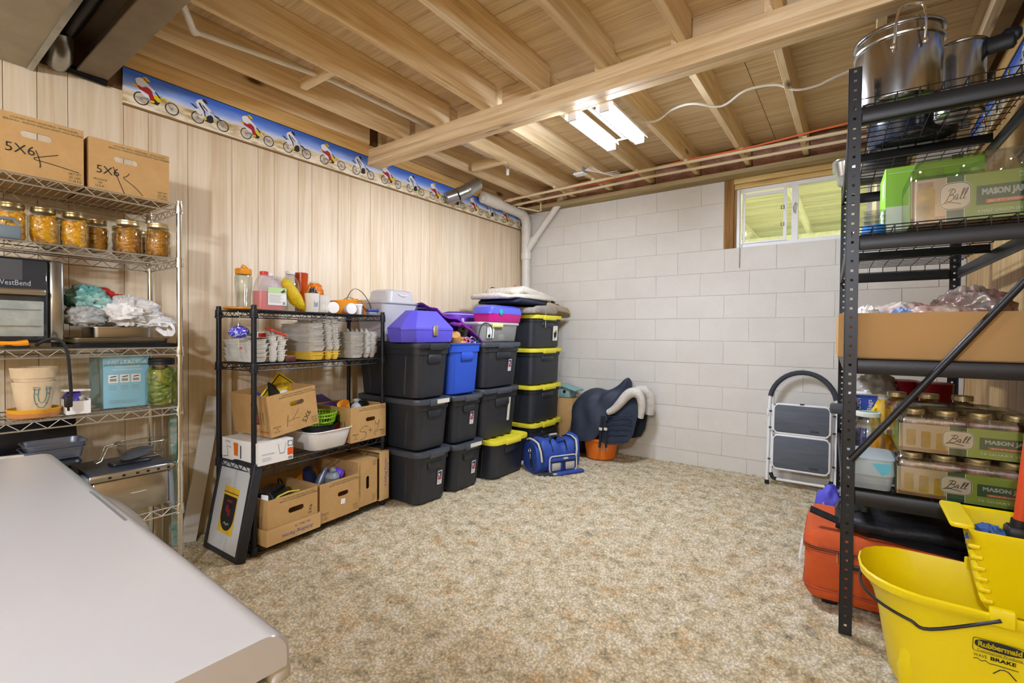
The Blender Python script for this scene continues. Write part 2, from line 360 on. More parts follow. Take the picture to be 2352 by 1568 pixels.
# ---- ceiling: plywood sheets, joists, beam, blocking, insulation
PLY = wood('plywood', '#bda176', '#d8bf96', '#e6d3ae', 0, 1.2, .07, .7)
ce = struct(G().box(XL-.1, XR+.1, YF-.1, YB+.25, ZC+.014, ZC+.05).build('ceiling', mat('deck_gap', '#2a2016', .9)))
ys = [YF, -1.75, -.53, .69, 1.91, 3.08, 4.6]
for i in range(len(ys)-1):
    off = 0 if i % 2 else -1.22
    for k in range(-2, 2):
        a, b = max(XL-.1, -.55+off+2.44*k), min(XR+.1, -.55+off+2.44*(k+1))
        if b-a > .05: G().box(a+.002, b-.002, ys[i]+.002, ys[i+1]-.002, ZC, ZC+.013).build('plywood_sheet', PLY, ce)
jx = [-2.76, -2.355, -1.95, -1.54, -1.13, -.72, -.31, .10, .5]
jm = None; jf = None
G().rbox(XL-.005, XL+.033, .80, 2.36, 2.642, ZC-.001, .003, 1).build('joist', JW, ce); G().rbox(XL-.005, XL+.033, 2.46, 4.44, 2.642, ZC-.001, .003, 1).build('joist', JW, ce)
for x in jx:
    if jm is None:
        q = G().rbox(0, .038, YF, 2.455, 2.606, ZC-.001, .003, 1); jm = q.mesh('joist'); jm.materials.append(JW)
        q = G().rbox(0, .038, 2.375, 4.46, 2.606, ZC-.001, .003, 1); jf = q.mesh('joist'); jf.materials.append(JW)
    inst('joist', jm, ce, (x, 0, 0)); inst('joist', jf, ce, (x-.041, 0, 0))
BW = wood('beam_wood', '#be9f72', '#d8bd92', '#e8d5b0', 0, .8, .03, .6, True)
bm_ = struct(G().box(XL+.002, XR-.002, 2.385, 2.46, 2.49, 2.600).build('ceiling_beam', BW))
bm_['label'] = 'long built-up wooden beam under the joists'
G().rbox(XL+.001, XR-.001, 2.358, 2.402, 2.545, 2.606, .003, 1).build('board', BW, bm_)
G().rbox(XL+.001, XR-.001, 2.355, 2.402, 2.481, 2.543, .003, 1).build('board', BW, bm_)
G().rbox(XL+.001, XR-.001, 2.404, 2.462, 2.482, 2.604, .003, 1).build('board', BW, bm_)
for a, y in ((-3.08, 2.52), (-2.72, 2.50), (-2.31, 2.52), (-1.9, 2.50), (-.72, 2.50), (-.31, 2.50), (.1, 2.50)):
    w = .365 if a > -3 else .315
    G().rbox(a+.004, a+w-.045+.04-.006, y, y+.036, 2.612, ZC-.002, .002, 1).build('blocking', BW, ce)
for a, y, z in ((-2.317, 1.56, 2.66), (-2.355, 3.15, 2.63)):
    G().rbox(a-.36, a-.005, y, y+.04, z-.035, z+.03, .002, 1).build('blocking', BW, ce)
INS = mat('batt_insulation', '#8d6a55', .95, bump=(40, 1), var=(9, '#c79a90'))
for k in range(len(jx)):
    a = (XL if k == 0 else jx[k-1]-.041+.038)+.008; b = jx[k]-.041-.004; q = G(); n = 12; mrows = 6; vs = []
    for j in range(mrows+1):
        for i in range(n+1):
            x = a+(b-a)*i/n; z = 2.59+(ZC-2.60)*j/mrows
            vs.append((x, 4.44-.03*math.sin(PI*j/mrows)+nz((x*9, z*14, k), 1, .035), z))
    q.add(vs, [(j*(n+1)+i, j*(n+1)+i+1, (j+1)*(n+1)+i+1, (j+1)*(n+1)+i) for j in range(mrows) for i in range(n)])
    q.box(a, b, 4.48, 4.52, 2.587, ZC-.003)
    q.build('insulation_batt', INS, ce, 80)
# ---- window_1
VIN = mat('white_vinyl', '#e9e9e6', .35); ROUGH = wood('rough_lumber', '#6a4a25', '#8a6436', '#a67d48', 2, 1, .05, .75); HEAD = wood('header_wood', '#b08d4e', '#c6a563', '#d8bb7c', 0, 1, .05, .6)
w1 = struct(G().box(-.86, .10, 4.565, 4.60, 1.952, 1.99).build('window_1', VIN))
fr = G().box(-.858, -.83, 4.545, 4.625, 1.952, 2.46).box(.06, .09, 4.545, 4.625, 1.952, 2.46).box(-.83, .06, 4.545, 4.625, 2.43, 2.46).box(-.83, .06, 4.535, 4.625, 1.952, 1.978).box(-.44, -.395, 4.55, 4.615, 1.978, 2.43)
fr.build('window_frame', VIN, w1)
sash = G().box(-.81, -.79, 4.548, 4.572, 1.985, 2.42).box(-.50, -.475, 4.548, 4.572, 1.985, 2.42).box(-.79, -.5, 4.548, 4.572, 1.985, 2.0).box(-.79, -.5, 4.548, 4.572, 2.385, 2.41).build('sliding_sash', VIN, w1)
PANE = glass('window_glass', '#f4faef', .1, .02)
G().box(-.79, -.5, 4.558, 4.561, 2.0, 2.385).build('pane', PANE, sash)
G().box(-.395, .06, 4.585, 4.588, 1.978, 2.43).build('pane', PANE, w1)
G().box(-.475, -.44, 4.585, 4.588, 1.978, 2.43).build('pane', PANE, w1)
LATCH = mat('black_latch', '#15161a', .5)
for z in (2.12, 2.26):
    G().tube([(-.515, 4.546, z-.014), (-.495, 4.546, z-.016), (-.495, 4.546, z+.014), (-.515, 4.546, z+.012)], .003, 6, True).build('latch_clip', LATCH, sash)
G().tube([(-.42, 4.53, 2.2), (-.425, 4.52, 2.24), (-.41, 4.53, 2.28)], .006, 6).build('latch', mat('grey_latch', '#a9a79f', .4), w1)
jb = struct(G().rbox(-.953, -.875, 4.512, 4.63, 1.949, 2.544, .002, 1).box(-.875, -.858, 4.53, 4.63, 1.949, 2.46).build('window_jamb', ROUGH)); jb['label'] = 'rough brown timber jamb left of the window'
hd = struct(G().rbox(-.874, .12, 4.50, 4.62, 2.50, 2.544, .002, 1).box(-.874, .12, 4.53, 4.62, 2.462, 2.499).build('window_header', HEAD)); hd['label'] = 'yellow timber header over the window'
tag(G().tube([(-.822, 4.50, 2.47), (-.82, 4.497, 2.1), (-.823, 4.495, 1.775)], .004, 6).build('blind_wand', mat('clear_rod', '#b9b7aa', .3)), 'thin grey blind wand hanging in front of the window', 'wand')
# ---- what is seen through the window: deck underside, bank of greenery
DK = wood('deck_boards', '#b4ae98', '#cdc8b2', '#e2decb', 0, .8, .12, .8); DJ = wood('deck_joists', '#c0baa2', '#d8d2bb', '#e8e4d2', 1, .8, .06, .8)
dr = thing('outdoor_deck', 'weathered wooden deck underside seen through the basement window', 'deck', (0, 4.8, 0))
bme = None
for k in range(34):
    if bme is None:
        bme = G().rbox(-3.2, 3.2, 0, .135, 0, .032, .004, 1).mesh('deck_board'); bme.materials.append(DK)
    inst('deck_board', bme, dr, (0, .05+.152*k, 2.98))
jme = G().rbox(-.02, .02, 0, 5.2, 0, .18, .004, 1).mesh('deck_joist'); jme.materials.append(DJ)
for x in (-3.0, -2.2, -1.45, -.62, .18, 1.0, 1.8): inst('deck_joist', jme, dr, (x, .05, 2.798))
G().rbox(-3.2, 3.2, 3.95, 4.03, 2.61, 2.796, .004, 1).build('deck_beam', DJ, dr)
for x in (-1.2, .1, 1.6): G().rbox(x, x+.1, 3.94, 4.04, 1.3, 2.61, .005, 1).build('post', DJ, dr)
GRN = mat('greenery', '#7f8a6c', .9, var=(6, '#c4c8a8'), bump=(12, 1))
q = G(); vs = []; n = 60
for j in range(25):
    for i in range(n+1):
        x = -6+12*i/n; t = j/24; vs.append((x+nz((i, j, 3), .6, .2), 8.9+t*1.6+nz((x, t*5, 1), 1.3, .5), 1.0+t*1.75+nz((x*2, t*7, 5), 1.7, .25)))
q.add(vs, [(j*(n+1)+i, j*(n+1)+i+1, (j+1)*(n+1)+i+1, (j+1)*(n+1)+i) for j in range(24) for i in range(n)])
tag(q.build('shrub_bank', GRN, smooth=0), 'green shrubby bank beyond the deck outside the window', 'shrubs', kind='stuff')
struct(G().box(-6, 6, 4.75, 9.2, 1.0, 1.06).build('ground_outside', mat('pale_gravel', '#e0dbc4', .9, bump=(30, .6), var=(20, '#cfcbb0'))))
# ================================================================ OVERHEAD
LAMPM = mat('lit_tube', '#e2ecff', .5, emit=LAMP)
WHITEM = mat('white_enamel', '#ecebe6', .35, spec=.5)
def shop_light(label, loc, m=None):
    t = thing('shop_light', label, 'light fixture', loc)
    # two lamp bars joined by end rails
    for x in (-.1, .1):
        b = G().loft([[(x-.056, y, -.02), (x-.05, y, .004), (x+.05, y, .004), (x+.056, y, -.02), (x+.053, y, -.02), (x+.048, y, .0), (x-.048, y, .0), (x-.053, y, -.02)] for y in (-.27, .27)]).build('lamp_bar', WHITEM, t, 20)
        G().rbox(x-.034, x+.034, -.262, .262, -.045, -.008, .016, 4, .014).build('tube', m or LAMPM, b)
        for y in (-.272, .272): G().rbox(x-.03, x+.03, y-.009, y+.009, -.046, .004, .003, 1).build('lamp_holder', WHITEM, b)
    for y in (-.265, .265): G().rbox(-.14, .14, y-.006, y+.006, .004, .014, .002, 1).build('end_rail', WHITEM, t)
    G().rbox(-.012, .012, -.26, .26, .004, .016, .003, 1).build('spine', WHITEM, t)
    for y in (-.2, .2): G().tube([(0, y, .005), (.02, y, .06), (0, y, .108)], .0015, 5).build('hanger', mat('wire_steel', '#9a9a98', .3, 1), t)
    return t
shop_light('lit twin-tube shop light hanging under the ceiling joists', (-1.265, 2.76, 2.485))
for lab, loc, k in (('unseen fill globe added behind the camera on the right', (-.08, -1.25, 2.0), 1.0), ('unseen fill globe added behind the freezer on the left', (-1.95, -1.5, 1.95), .25)):  # out-of-view fill lamps, added to brighten the ceiling and camera-side faces
    t = thing('fill_globe', lab, 'lamp', loc, 0, 'added fill globes at the camera end')
    G().ball((0, 0, 0), .075, 20, 12).build('globe', mat('fill_globe_glow_%d' % (k*100), '#e2ecff', .5, emit=FILL_GLOBE*k), t); G().lathe([(.022, .07), (.024, .075), (.024, .12), (.012, .13)], 14).build('socket', WHITEM, t); G().cyl((0, 0, .13), (0, 0, 2.605-loc[2]), .004, 6).build('cord', WHITEM, t)
# steel beam, sheet metal duct, black pipe, galvanised elbows
STEEL = mat('painted_steel', '#786c5c', .55, .2, bump=(25, .15), var=(6, '#8a7e6c'))
t = thing('steel_beam', 'dark steel I-beam carrying the joists at the upper left', 'beam', (-1.3, .706, 2.44))
G().rbox(-1.82, 1.85, -.059, .059, 0, .012, .002, 1).build('bottom_flange', STEEL, t)
G().box(-1.82, 1.85, -.004, .004, .012, .153).build('web', STEEL, t)
G().box(-1.82, 1.85, -.059, .059, .153, .164).build('top_flange', STEEL, t)
GALV = mat('galvanised', '#b8b9b4', .28, .9, var=(14, '#9da09e'), bump=(8, .08)); GALVD = mat('dull_galvanised', '#a89f88', .5, .3, var=(4, '#958c76'))
t = thing('sheet_metal_duct', 'dull sheet metal duct across the upper left ceiling', 'duct', (-1.3, .18, 2.385))
G().rbox(-1.80, 1.9, -.42, .315, 0, .21, .004, 1).build('duct_body', GALVD, t)
for x in (-.9, 0, .9): G().rbox(x, x+.03, -.426, .321, -.006, .216, .002, 1).build('duct_seam', GALVD, t)
G().box(-1.8, 1.9, .30, .322, -.004, .012).build('duct_lip', GALV, t)
BLKP = mat('black_iron', '#17181c', .4, .5)
tag(G().tube([(-3.08, .585, 2.53), (-2.9, .585, 2.535), (.55, .585, 2.535)], .028, 12).build('black_pipe', BLKP), 'black iron pipe beside the steel beam overhead', 'pipe')
t = thing('vent_elbow', 'shiny round vent elbow at the wall below the steel beam', 'duct', (-3.02, .58, 2.455))
G().tube([(-.06, .0, -.0), (0, .0, .005), (.06, -.01, .03), (.10, -.02, .075)], .045, 16).build('elbow', GALV, t)
G().tube([(-.065, .04, -.012), (-.06, .185, -.02)], .02, 10).build('black_sleeve', BLKP, t)
t = thing('flex_vent', 'silvery adjustable vent elbow above the motocross border', 'duct', (-2.99, 3.24, 2.46))
for a, b in (((-.06, -.02, -.03), (.02, .03, .0)), ((.015, .03, .0), (.07, .11, .05)), ((.065, .10, .05), (.11, .2, .13))):
    G().tube([a, tuple((p+q)/2 for p, q in zip(a, b)), b], .058, 18).build('elbow_segment', GALV, t)
for p, d in (((.018, .03, .0), (.02, .028, .02)), ((.068, .105, .05), (.018, .026, .028))):
    p = Vector(p); d = Vector(d)*.25; G().tube([p-d, p+d], .062, 18).build('seam_ring', GALV, t)
PVC = mat('white_pvc', '#e4e0d6', .4, var=(9, '#d9d4c8')); CREAM = mat('cream_cpvc', '#d9c79e', .45); PRINT = mat('grey_print', '#9a978f', .6)
t = thing('drain_pipe', 'thick white plastic drain pipe running down the corner', 'pipe', (0, 0, 0))
def arc(c, r, a0, a1, n, pl):
    o = []
    for i in range(n+1):
        a = a0+(a1-a0)*i/n; o.append(tuple(c[k]+r*(math.cos(a)*pl[0][k]+math.sin(a)*pl[1][k]) for k in range(3)))
    return o
hx = -3.0
G().tube([(hx, 3.70, 2.53), (hx, 4.34, 2.505)], .047, 18).build('horizontal_run', PVC, t)
G().tube([(hx, 3.66, 2.532), (hx, 3.92, 2.522)], .056, 18).build('cleanout_fitting', PVC, t)
G().tube([(hx, 3.635, 2.533), (hx, 3.662, 2.532)], .03, 4).build('cleanout_plug', PVC, t)
G().tube([(hx, 4.30, 2.507)]+arc((hx, 4.315, 2.40), .11, PI/2, 0, 7, ((0, 1, 0), (0, 0, 1)))+[(hx, 4.425, 2.33)], .053, 18).build('elbow', PVC, t)
G().tube([(hx, 4.425, 2.36), (hx, 4.425, .0)], .047, 18).build('stack', PVC, t)
for a, b in ((2.33, 2.36), (2.02, 2.09)): G().tube([(hx, 4.425, a), (hx, 4.425, b)], .056, 18).build('coupling', PVC, t)
G().tube([(hx, 4.425, 2.06), (hx, 4.425, 2.33)], .052, 18).build('wye', PVC, t)
G().tube([(hx+.01, 4.425, 2.12), (hx+.12, 4.423, 2.25)], .042, 14).build('wye_branch', PVC, t)
G().tube([(hx+.10, 4.423, 2.225), (-2.535, 4.42, 2.625)], .034, 14).build('diagonal_branch', PVC, t)
G().tube([(-2.57, 4.42, 2.595), (-2.535, 4.42, 2.625), (-2.50, 4.40, 2.64)], .04, 14).build('branch_end', PVC, t)
for y, z, lab in ((3.955, 2.575, 'cream water pipe nearer the room under the joists'), (4.135, 2.575, 'cream water pipe nearer the block wall under the joists')):
    q = thing('water_pipe', lab, 'pipe', (0, 0, 0), group='cream water pipes')
    G().tube([(-3.02, y+.06, z), (-1.5, y-.02, z+.002), (XR, y+.01, z)], .0125, 10).build('pipe_run', CREAM, q)
    for x in jx[1:]: G().rbox(x-.012, x+.016, y-.022, y+.022, z+.008, z+.029, .002, 1).build('pipe_clip', CREAM, q)
    G().tube([(-2.95, y+.055, z), (-2.9, y+.055, z)], .018, 10).build('coupling', CREAM, q)
t = thing('supply_pipe', 'thin white supply pipe with elbow between the left joists', 'pipe')
G().tube([(-2.30, .79, 2.63), (-2.60, .97, 2.635), (-2.62, 1.0, 2.64)], .016, 10).build('riser', PVC, t)
G().tube([(-2.62, .985, 2.64), (-2.50, 1.65, 2.655), (-2.49, 2.5, 2.66), (-2.48, 3.5, 2.66)], .013, 10).build('pipe_run', PVC, t)
G().ball((-2.62, .985, 2.64), .021).build('elbow', PVC, t)
G().tube([(-2.48, 3.36, 2.665), (-2.48, 3.36, 2.57)], .014, 10).build('tee_drop', PVC, t)
G().tube([(-2.48, 3.33, 2.66), (-2.48, 3.4, 2.66)], .02, 10).build('tee', PVC, t)
t = thing('small_pipe_loop', 'little cream pipe loop in the corner beneath the joists', 'pipe')
G().tube([(-2.96, 4.2, 2.55), (-2.72, 4.25, 2.48), (-2.70, 4.25, 2.48), (-2.70, 4.25, 2.56)], .008, 8).build('pipe_run', CREAM, t)
ORW = mat('orange_wire', '#d8652f', .5); WHW = mat('white_cable', '#e6e3da', .45); COP = mat('copper_wire', '#a8683c', .4)
tag(G().tube(smooth_line([(-3.06, 4.0, 2.585), (-2.6, 4.02, 2.593), (-2.2, 4.06, 2.592), (-1.75, 4.03, 2.582), (-1.2, 3.95, 2.597), (-.7, 3.93, 2.59), (-.1, 3.87, 2.597), (.55, 3.85, 2.6)]), .0065, 8).build('orange_cable', ORW), 'orange electrical cable looping below the joists', 'cable')
tag(G().tube(smooth_line([(-1.20, 2.95, 2.56), (-1.09, 3.12, 2.60), (-.98, 3.10, 2.635), (-.84, 3.06, 2.622), (-.69, 3.15, 2.60), (-.55, 3.13, 2.648), (-.40, 3.15, 2.645), (-.30, 3.18, 2.60), (-.2, 3.2, 2.60), (-.1, 3.2, 2.625), (.08, 3.2, 2.66)]), .007, 8).build('white_cable', WHW), 'white electrical cable draped between joists right of the light', 'cable')
for lab, y, z in (('thin copper coloured wire threaded through the joists', 2.78, 2.70),):
    tag(G().tube([(-2.9+.2*k, y+.0+.02*math.sin(k*2.1), z+.012*math.sin(k*1.9)) for k in range(17)], .0028, 5).build('copper_wire', COP), lab, 'wire')
tag(G().tube([(-1.505, .2, 2.6), (-1.505, 1.4, 2.603), (-1.503, 2.35, 2.6)], .0022, 5).build('thin_wire', WHW), 'thin pale wire running along a joist near the camera', 'wire')
t = thing('junction_box', 'white electrical junction box on a joist near the back', 'electrical box', (-1.985, 3.76, 2.60))
G().rbox(-.05, .05, -.04, .04, -.012, .0, .004, 1).build('cover', WHITEM, t)
G().rbox(-.045, .045, -.035, .035, 0, .05, .003, 1).build('box_body', mat('grey_box', '#8e9193', .5), t)
for k in range(4): G().tube([(.05, .0, .02), (.1+.02*k, .03, .05-.02*k), (.18+.03*k, .08, -.01-.012*k), (.3, .12+.05*k, .0)], .003, 5).build('lead_wire', WHW, t)
# ---- wallpaper border with dirt-bike riders
def border_mat():
    m = bpy.data.materials.new('border_print'); m.use_nodes = True; N = m.node_tree.nodes; L = m.node_tree.links; b = N['Principled BSDF']; b.inputs['Roughness'].default_value = .5
    tc = N.new('ShaderNodeTexCoord'); sx = N.new('ShaderNodeSeparateXYZ'); L.new(tc.outputs['Object'], sx.inputs[0])
    nt = N.new('ShaderNodeTexNoise'); nt.inputs['Scale'].default_value = 7; nt.inputs['Detail'].default_value = 4
    mp = N.new('ShaderNodeMapping'); mp.inputs['Scale'].default_value = (1, .8, 3.2); mp.inputs['Rotation'].default_value = (.15, 0, 0); L.new(tc.outputs['Object'], mp.inputs[0]); L.new(mp.outputs[0], nt.inputs['Vector'])
    wv = N.new('ShaderNodeMath'); wv.operation = 'MULTIPLY_ADD'; wv.inputs[1].default_value = .05; L.new(nt.outputs['Fac'], wv.inputs[0]); L.new(sx.outputs['Z'], wv.inputs[2])
    rp = N.new('ShaderNodeValToRGB'); rp.color_ramp.interpolation = 'LINEAR'; e = rp.color_ramp.elements
    mr = N.new('ShaderNodeMapRange'); mr.inputs[1].default_value = 0; mr.inputs[2].default_value = .19; L.new(wv.outputs[0], mr.inputs[0]); L.new(mr.outputs[0], rp.inputs[0])
    e[0].position = 0; e[0].color = lin('#f4eddc'); e[1].position = 1; e[1].color = lin('#3f6fd6')
    for p, c in ((.40, '#ece0c2'), (.55, '#dfcda4'), (.60, '#d2dcf2'), (.72, '#93afea'), (.85, '#6a90e2')):
        k = e.new(p); k.color = lin(c)
    n2 = N.new('ShaderNodeTexNoise'); n2.inputs['Scale'].default_value = 13; n2.inputs['Detail'].default_value = 5; L.new(mp.outputs[0], n2.inputs['Vector'])
    r2 = N.new('ShaderNodeValToRGB'); r2.color_ramp.elements[0].position = .36; r2.color_ramp.elements[0].color = lin('#c9b584'); r2.color_ramp.elements[1].position = .56; r2.color_ramp.elements[1].color = (1, 1, 1, 1); L.new(n2.outputs['Fac'], r2.inputs[0])
    lt = N.new('ShaderNodeMath'); lt.operation = 'LESS_THAN'; lt.inputs[1].default_value = .57; L.new(mr.outputs[0], lt.inputs[0])
    mx = N.new('ShaderNodeMix'); mx.data_type = 'RGBA'; mx.blend_type = 'MULTIPLY'; L.new(lt.outputs[0], mx.inputs[0]); L.new(rp.outputs[0], mx.inputs[6]); L.new(r2.outputs[0], mx.inputs[7]); L.new(mx.outputs[2], b.inputs['Base Color'])
    return m
BORD = border_mat(); TRIMB = mat('border_trim', '#8a6a3a', .6); BLK = mat('matte_black', '#141518', .55)
INK = [mat('ink_black', '#22252b', .6), mat('ink_white', '#e6e6ea', .6), mat('ink_yellow', '#e8c417', .6), mat('ink_red', '#a82424', .6), mat('ink_grey', '#8d9299', .6), mat('ink_orange', '#e0581e', .6), mat('ink_green', '#3f7a3a', .6), mat('ink_navy', '#2a3a6b', .6)]
def wheel(q, cx, cy, r, sp=10):
    q.mi(0); n = 22
    P = [(cx+r*math.cos(2*PI*i/n), cy+r*math.sin(2*PI*i/n), 0) for i in range(n)]; Q = [(cx+.84*r*math.cos(2*PI*i/n), cy+.84*r*math.sin(2*PI*i/n), 0) for i in range(n)]
    q.add(P+Q, [(i, (i+1) % n, n+(i+1) % n, n+i) for i in range(n)])
    q.mi(4)
    for i in range(sp):
        a = PI*i/sp; c, s = math.cos(a)*.84*r, math.sin(a)*.84*r; q.line([(cx-c, cy-s), (cx+c, cy+s)], .0012, .0001)
    q.add([(cx+.2*r*math.cos(PI*i/4), cy+.2*r*math.sin(PI*i/4), .0003) for i in range(8)], [tuple(range(8))])
def pg(q, k, pts, z): q.mi(k).poly([(x*.001, y*.001, z) for x, y in pts])
def rider_a():   # seated rider, yellow bike, red trousers; origin bottom-left, metres, 0.25 wide
    q = G(); wheel(q, .045, .045, .034); wheel(q, .185, .043, .034)
    pg(q, 4, [(45, 50), (95, 40), (105, 48), (60, 58)], .0006)
    pg(q, 0, [(85, 38), (118, 36), (128, 52), (118, 72), (90, 68)], .0007)
    pg(q, 1, [(28, 88), (60, 62), (88, 54), (92, 66), (48, 88)], .0009)
    pg(q, 2, [(2, 108), (26, 110), (40, 98), (26, 94)], .0009)
    pg(q, 2, [(88, 78), (112, 88), (128, 82), (134, 62), (120, 52), (104, 66)], .0011)
    pg(q, 4, [(128, 92), (134, 94), (188, 40), (182, 38)], .001)
    pg(q, 2, [(134, 88), (156, 88), (184, 74), (160, 78), (136, 80)], .0013)
    pg(q, 0, [(104, 102), (110, 104), (134, 80), (126, 76)], .0013)
    pg(q, 3, [(24, 112), (52, 106), (80, 116), (92, 98), (104, 62), (100, 48), (84, 52), (76, 78), (34, 92)], .0015)
    pg(q, 2, [(84, 40), (102, 42), (104, 52), (86, 52)], .0017)
    pg(q, 1, [(22, 122), (18, 138), (36, 152), (56, 152), (66, 140), (108, 104), (102, 98), (66, 118), (48, 104), (28, 110)], .0018)
    pg(q, 2, [(48, 152), (54, 162), (66, 164), (78, 156), (86, 148), (74, 146), (70, 136), (58, 142)], .0020)
    pg(q, 0, [(52, 156), (56, 158), (76, 138), (72, 136)], .0022)
    return q
def rider_b():   # standing rider, dark bike, white suit
    q = G(); wheel(q, .045, .045, .034); wheel(q, .178, .043, .034)
    pg(q, 1, [(45, 50), (92, 46), (94, 54), (55, 60)], .0006)
    pg(q, 0, [(82, 38), (112, 34), (128, 46), (124, 76), (108, 84), (92, 66)], .0007)
    pg(q, 1, [(30, 92), (56, 96), (66, 76), (58, 62), (36, 76)], .0009)
    pg(q, 0, [(4, 112), (20, 112), (44, 96), (36, 92)], .0010)
    pg(q, 4, [(116, 104), (122, 106), (182, 40), (175, 38)], .0010)
    pg(q, 0, [(132, 88), (152, 86), (172, 68), (166, 66), (148, 78), (132, 80)], .0012)
    pg(q, 2, [(72, 44), (92, 46), (88, 56), (72, 56)], .0013)
    pg(q, 1, [(32, 128), (40, 112), (60, 92), (68, 56), (80, 56), (78, 98), (98, 92), (106, 76), (112, 84), (104, 104), (66, 128), (50, 132)], .0014)
    pg(q, 0, [(46, 132), (56, 112), (74, 90), (80, 62), (84, 66), (82, 92), (64, 118), (56, 134)], .0016)
    pg(q, 0, [(60, 132), (74, 112), (96, 96), (98, 100), (80, 116), (68, 134)], .0016)
    pg(q, 1, [(34, 130), (44, 146), (66, 156), (76, 148), (84, 132), (116, 106), (110, 100), (74, 122), (58, 132)], .0017)
    pg(q, 0, [(66, 152), (74, 160), (86, 158), (92, 148), (98, 136), (90, 140), (80, 138)], .0019)
    return q
ra = rider_a().mesh('rider_print'); rb_ = rider_b().mesh('rider_print')
for me, q in ((ra, rider_a()), (rb_, rider_b())):
    for m in INK: me.materials.append(m)
    me.polygons.foreach_set('material_index', q.m)
def border(label, y0, y1, x, sgn, first):
    t = thing('wallpaper_border', label, 'wall border', (x, 0, 2.366))
    G().box(0 if sgn > 0 else -.012, .012 if sgn > 0 else 0, y0, y1, 0, .184).build('printed_strip', BORD, t)
    G().box(-.001 if sgn > 0 else -.016, .016 if sgn > 0 else .001, y0, y1, .184, .188).build('edge_strip', BLK, t)
    G().box(-.001 if sgn > 0 else -.018, .018 if sgn > 0 else .001, y0, y1, -.008, .0).build('edge_strip', TRIMB, t)
    y = first; k = 0
    while y < y1-.1 if sgn > 0 else y < y1:
        me = ra if k % 2 == 0 else rb_
        # local x -> +y, local y -> +z, normal -> +x
        X = frame3((.0125, y, .006), (0, 1, 0), (0, 0, 1)) if sgn > 0 else frame3((-.0125, y+.2, .006), (0, -1, 0), (0, 0, 1))
        o = bpy.data.objects.new('rider_print', me); C.objects.link(o); o.parent = t; o.matrix_local = X
        y += .268; k += 1
    return t
border('blue motocross wallpaper border along the top of the left wall', .832, 4.49, XL, 1, .865)
border('blue motocross wallpaper border along the top of the right wall behind the rack', .5, 4.49, XR, -1, .6)
# ================================================================ SHARED BUILDERS
CARD = mat('cardboard', '#bf9a64', .85, bump=(60, .15), var=(11, '#b68f59')); CARDIN = mat('cardboard_inside', '#a67f49', .9)
INKK = mat('box_ink', '#2c2a22', .8); INKG = mat('box_ink_green', '#3c4a2c', .8); PEN = mat('pen_ink', '#2b2118', .7); PENB = mat('pen_blue', '#2b3a8c', .7); INKR = mat('box_ink_red', '#b8301f', .8)
CHROME = mat('chrome', '#d9d9d6', .16, 1); CHRW = mat('chrome_wire', '#d3d1cb', .28, .85); RUBB = mat('black_plastic', '#16171a', .5); GREYP = mat('grey_plastic', '#7f868c', .4)
STL = mat('brushed_steel', '#b9b6ae', .3, 1, bump=(30, .05)); WHP = mat('white_plastic', '#eceaea', .4); DKPAN = mat('dark_pan', '#2b2f38', .35, .5); PANG = mat('grey_pan', '#71798a', .35, .6)
GLASS = glass('jar_glass', '#f6fbf7', .14, .02); GOLD = mat('gold_lid', '#d3c396', .3, .75); BROWNL = mat('bronze_lid', '#8f7d55', .35, .9); PAPER = mat('white_paper', '#e9e8e4', .7)
def panel_hole(q, w, h, cx, cz, hw, hh, th, n=6):
    """upright panel in local xz, front at y=0, back at y=th, with a stadium hand-hole"""
    st = rr(hw, hh, hh/2, n, cx, cz); ou = []
    for x, z in st:
        dx, dz = x-cx, z-cz; t = 1e9
        if dx > 1e-9: t = min(t, (w/2-cx)/dx)
        if dx < -1e-9: t = min(t, (-w/2-cx)/dx)
        if dz > 1e-9: t = min(t, (h-cz)/dz)
        if dz < -1e-9: t = min(t, -cz/dz)
        ou.append((cx+dx*t, cz+dz*t))
    cr = [(w/2, h), (-w/2, h), (-w/2, 0), (w/2, 0)]
    # snap the nearest outer points to the corners
    for c in cr:
        k = min(range(len(ou)), key=lambda i: (ou[i][0]-c[0])**2+(ou[i][1]-c[1])**2); ou[k] = c
    N = len(st); V = [(x, 0, z) for x, z in ou]+[(x, 0, z) for x, z in st]+[(x, th, z) for x, z in st]+[(x, th, z) for x, z in ou]
    fs = []
    for i in range(N):
        j = (i+1) % N
        fs += [(j, i, N+i, N+j), (N+j, N+i, 2*N+i, 2*N+j), (2*N+j, 2*N+i, 3*N+i, 3*N+j), (3*N+j, 3*N+i, i, j)]
    q.add(V, fs)
FRONT = lambda x, y, z: frame3((x, y, z), (1, 0, 0), (0, 0, 1))       # flat print on a face looking to local -y
LEFT = lambda x, y, z: frame3((x, y, z), (0, -1, 0), (0, 0, 1))       # on a face looking to local -x
RIGHT = lambda x, y, z: frame3((x, y, z), (0, 1, 0), (0, 0, 1))       # on a face looking to local +x
TOP = lambda x, y, z: frame3((x, y, z), (1, 0, 0), (0, 1, 0))
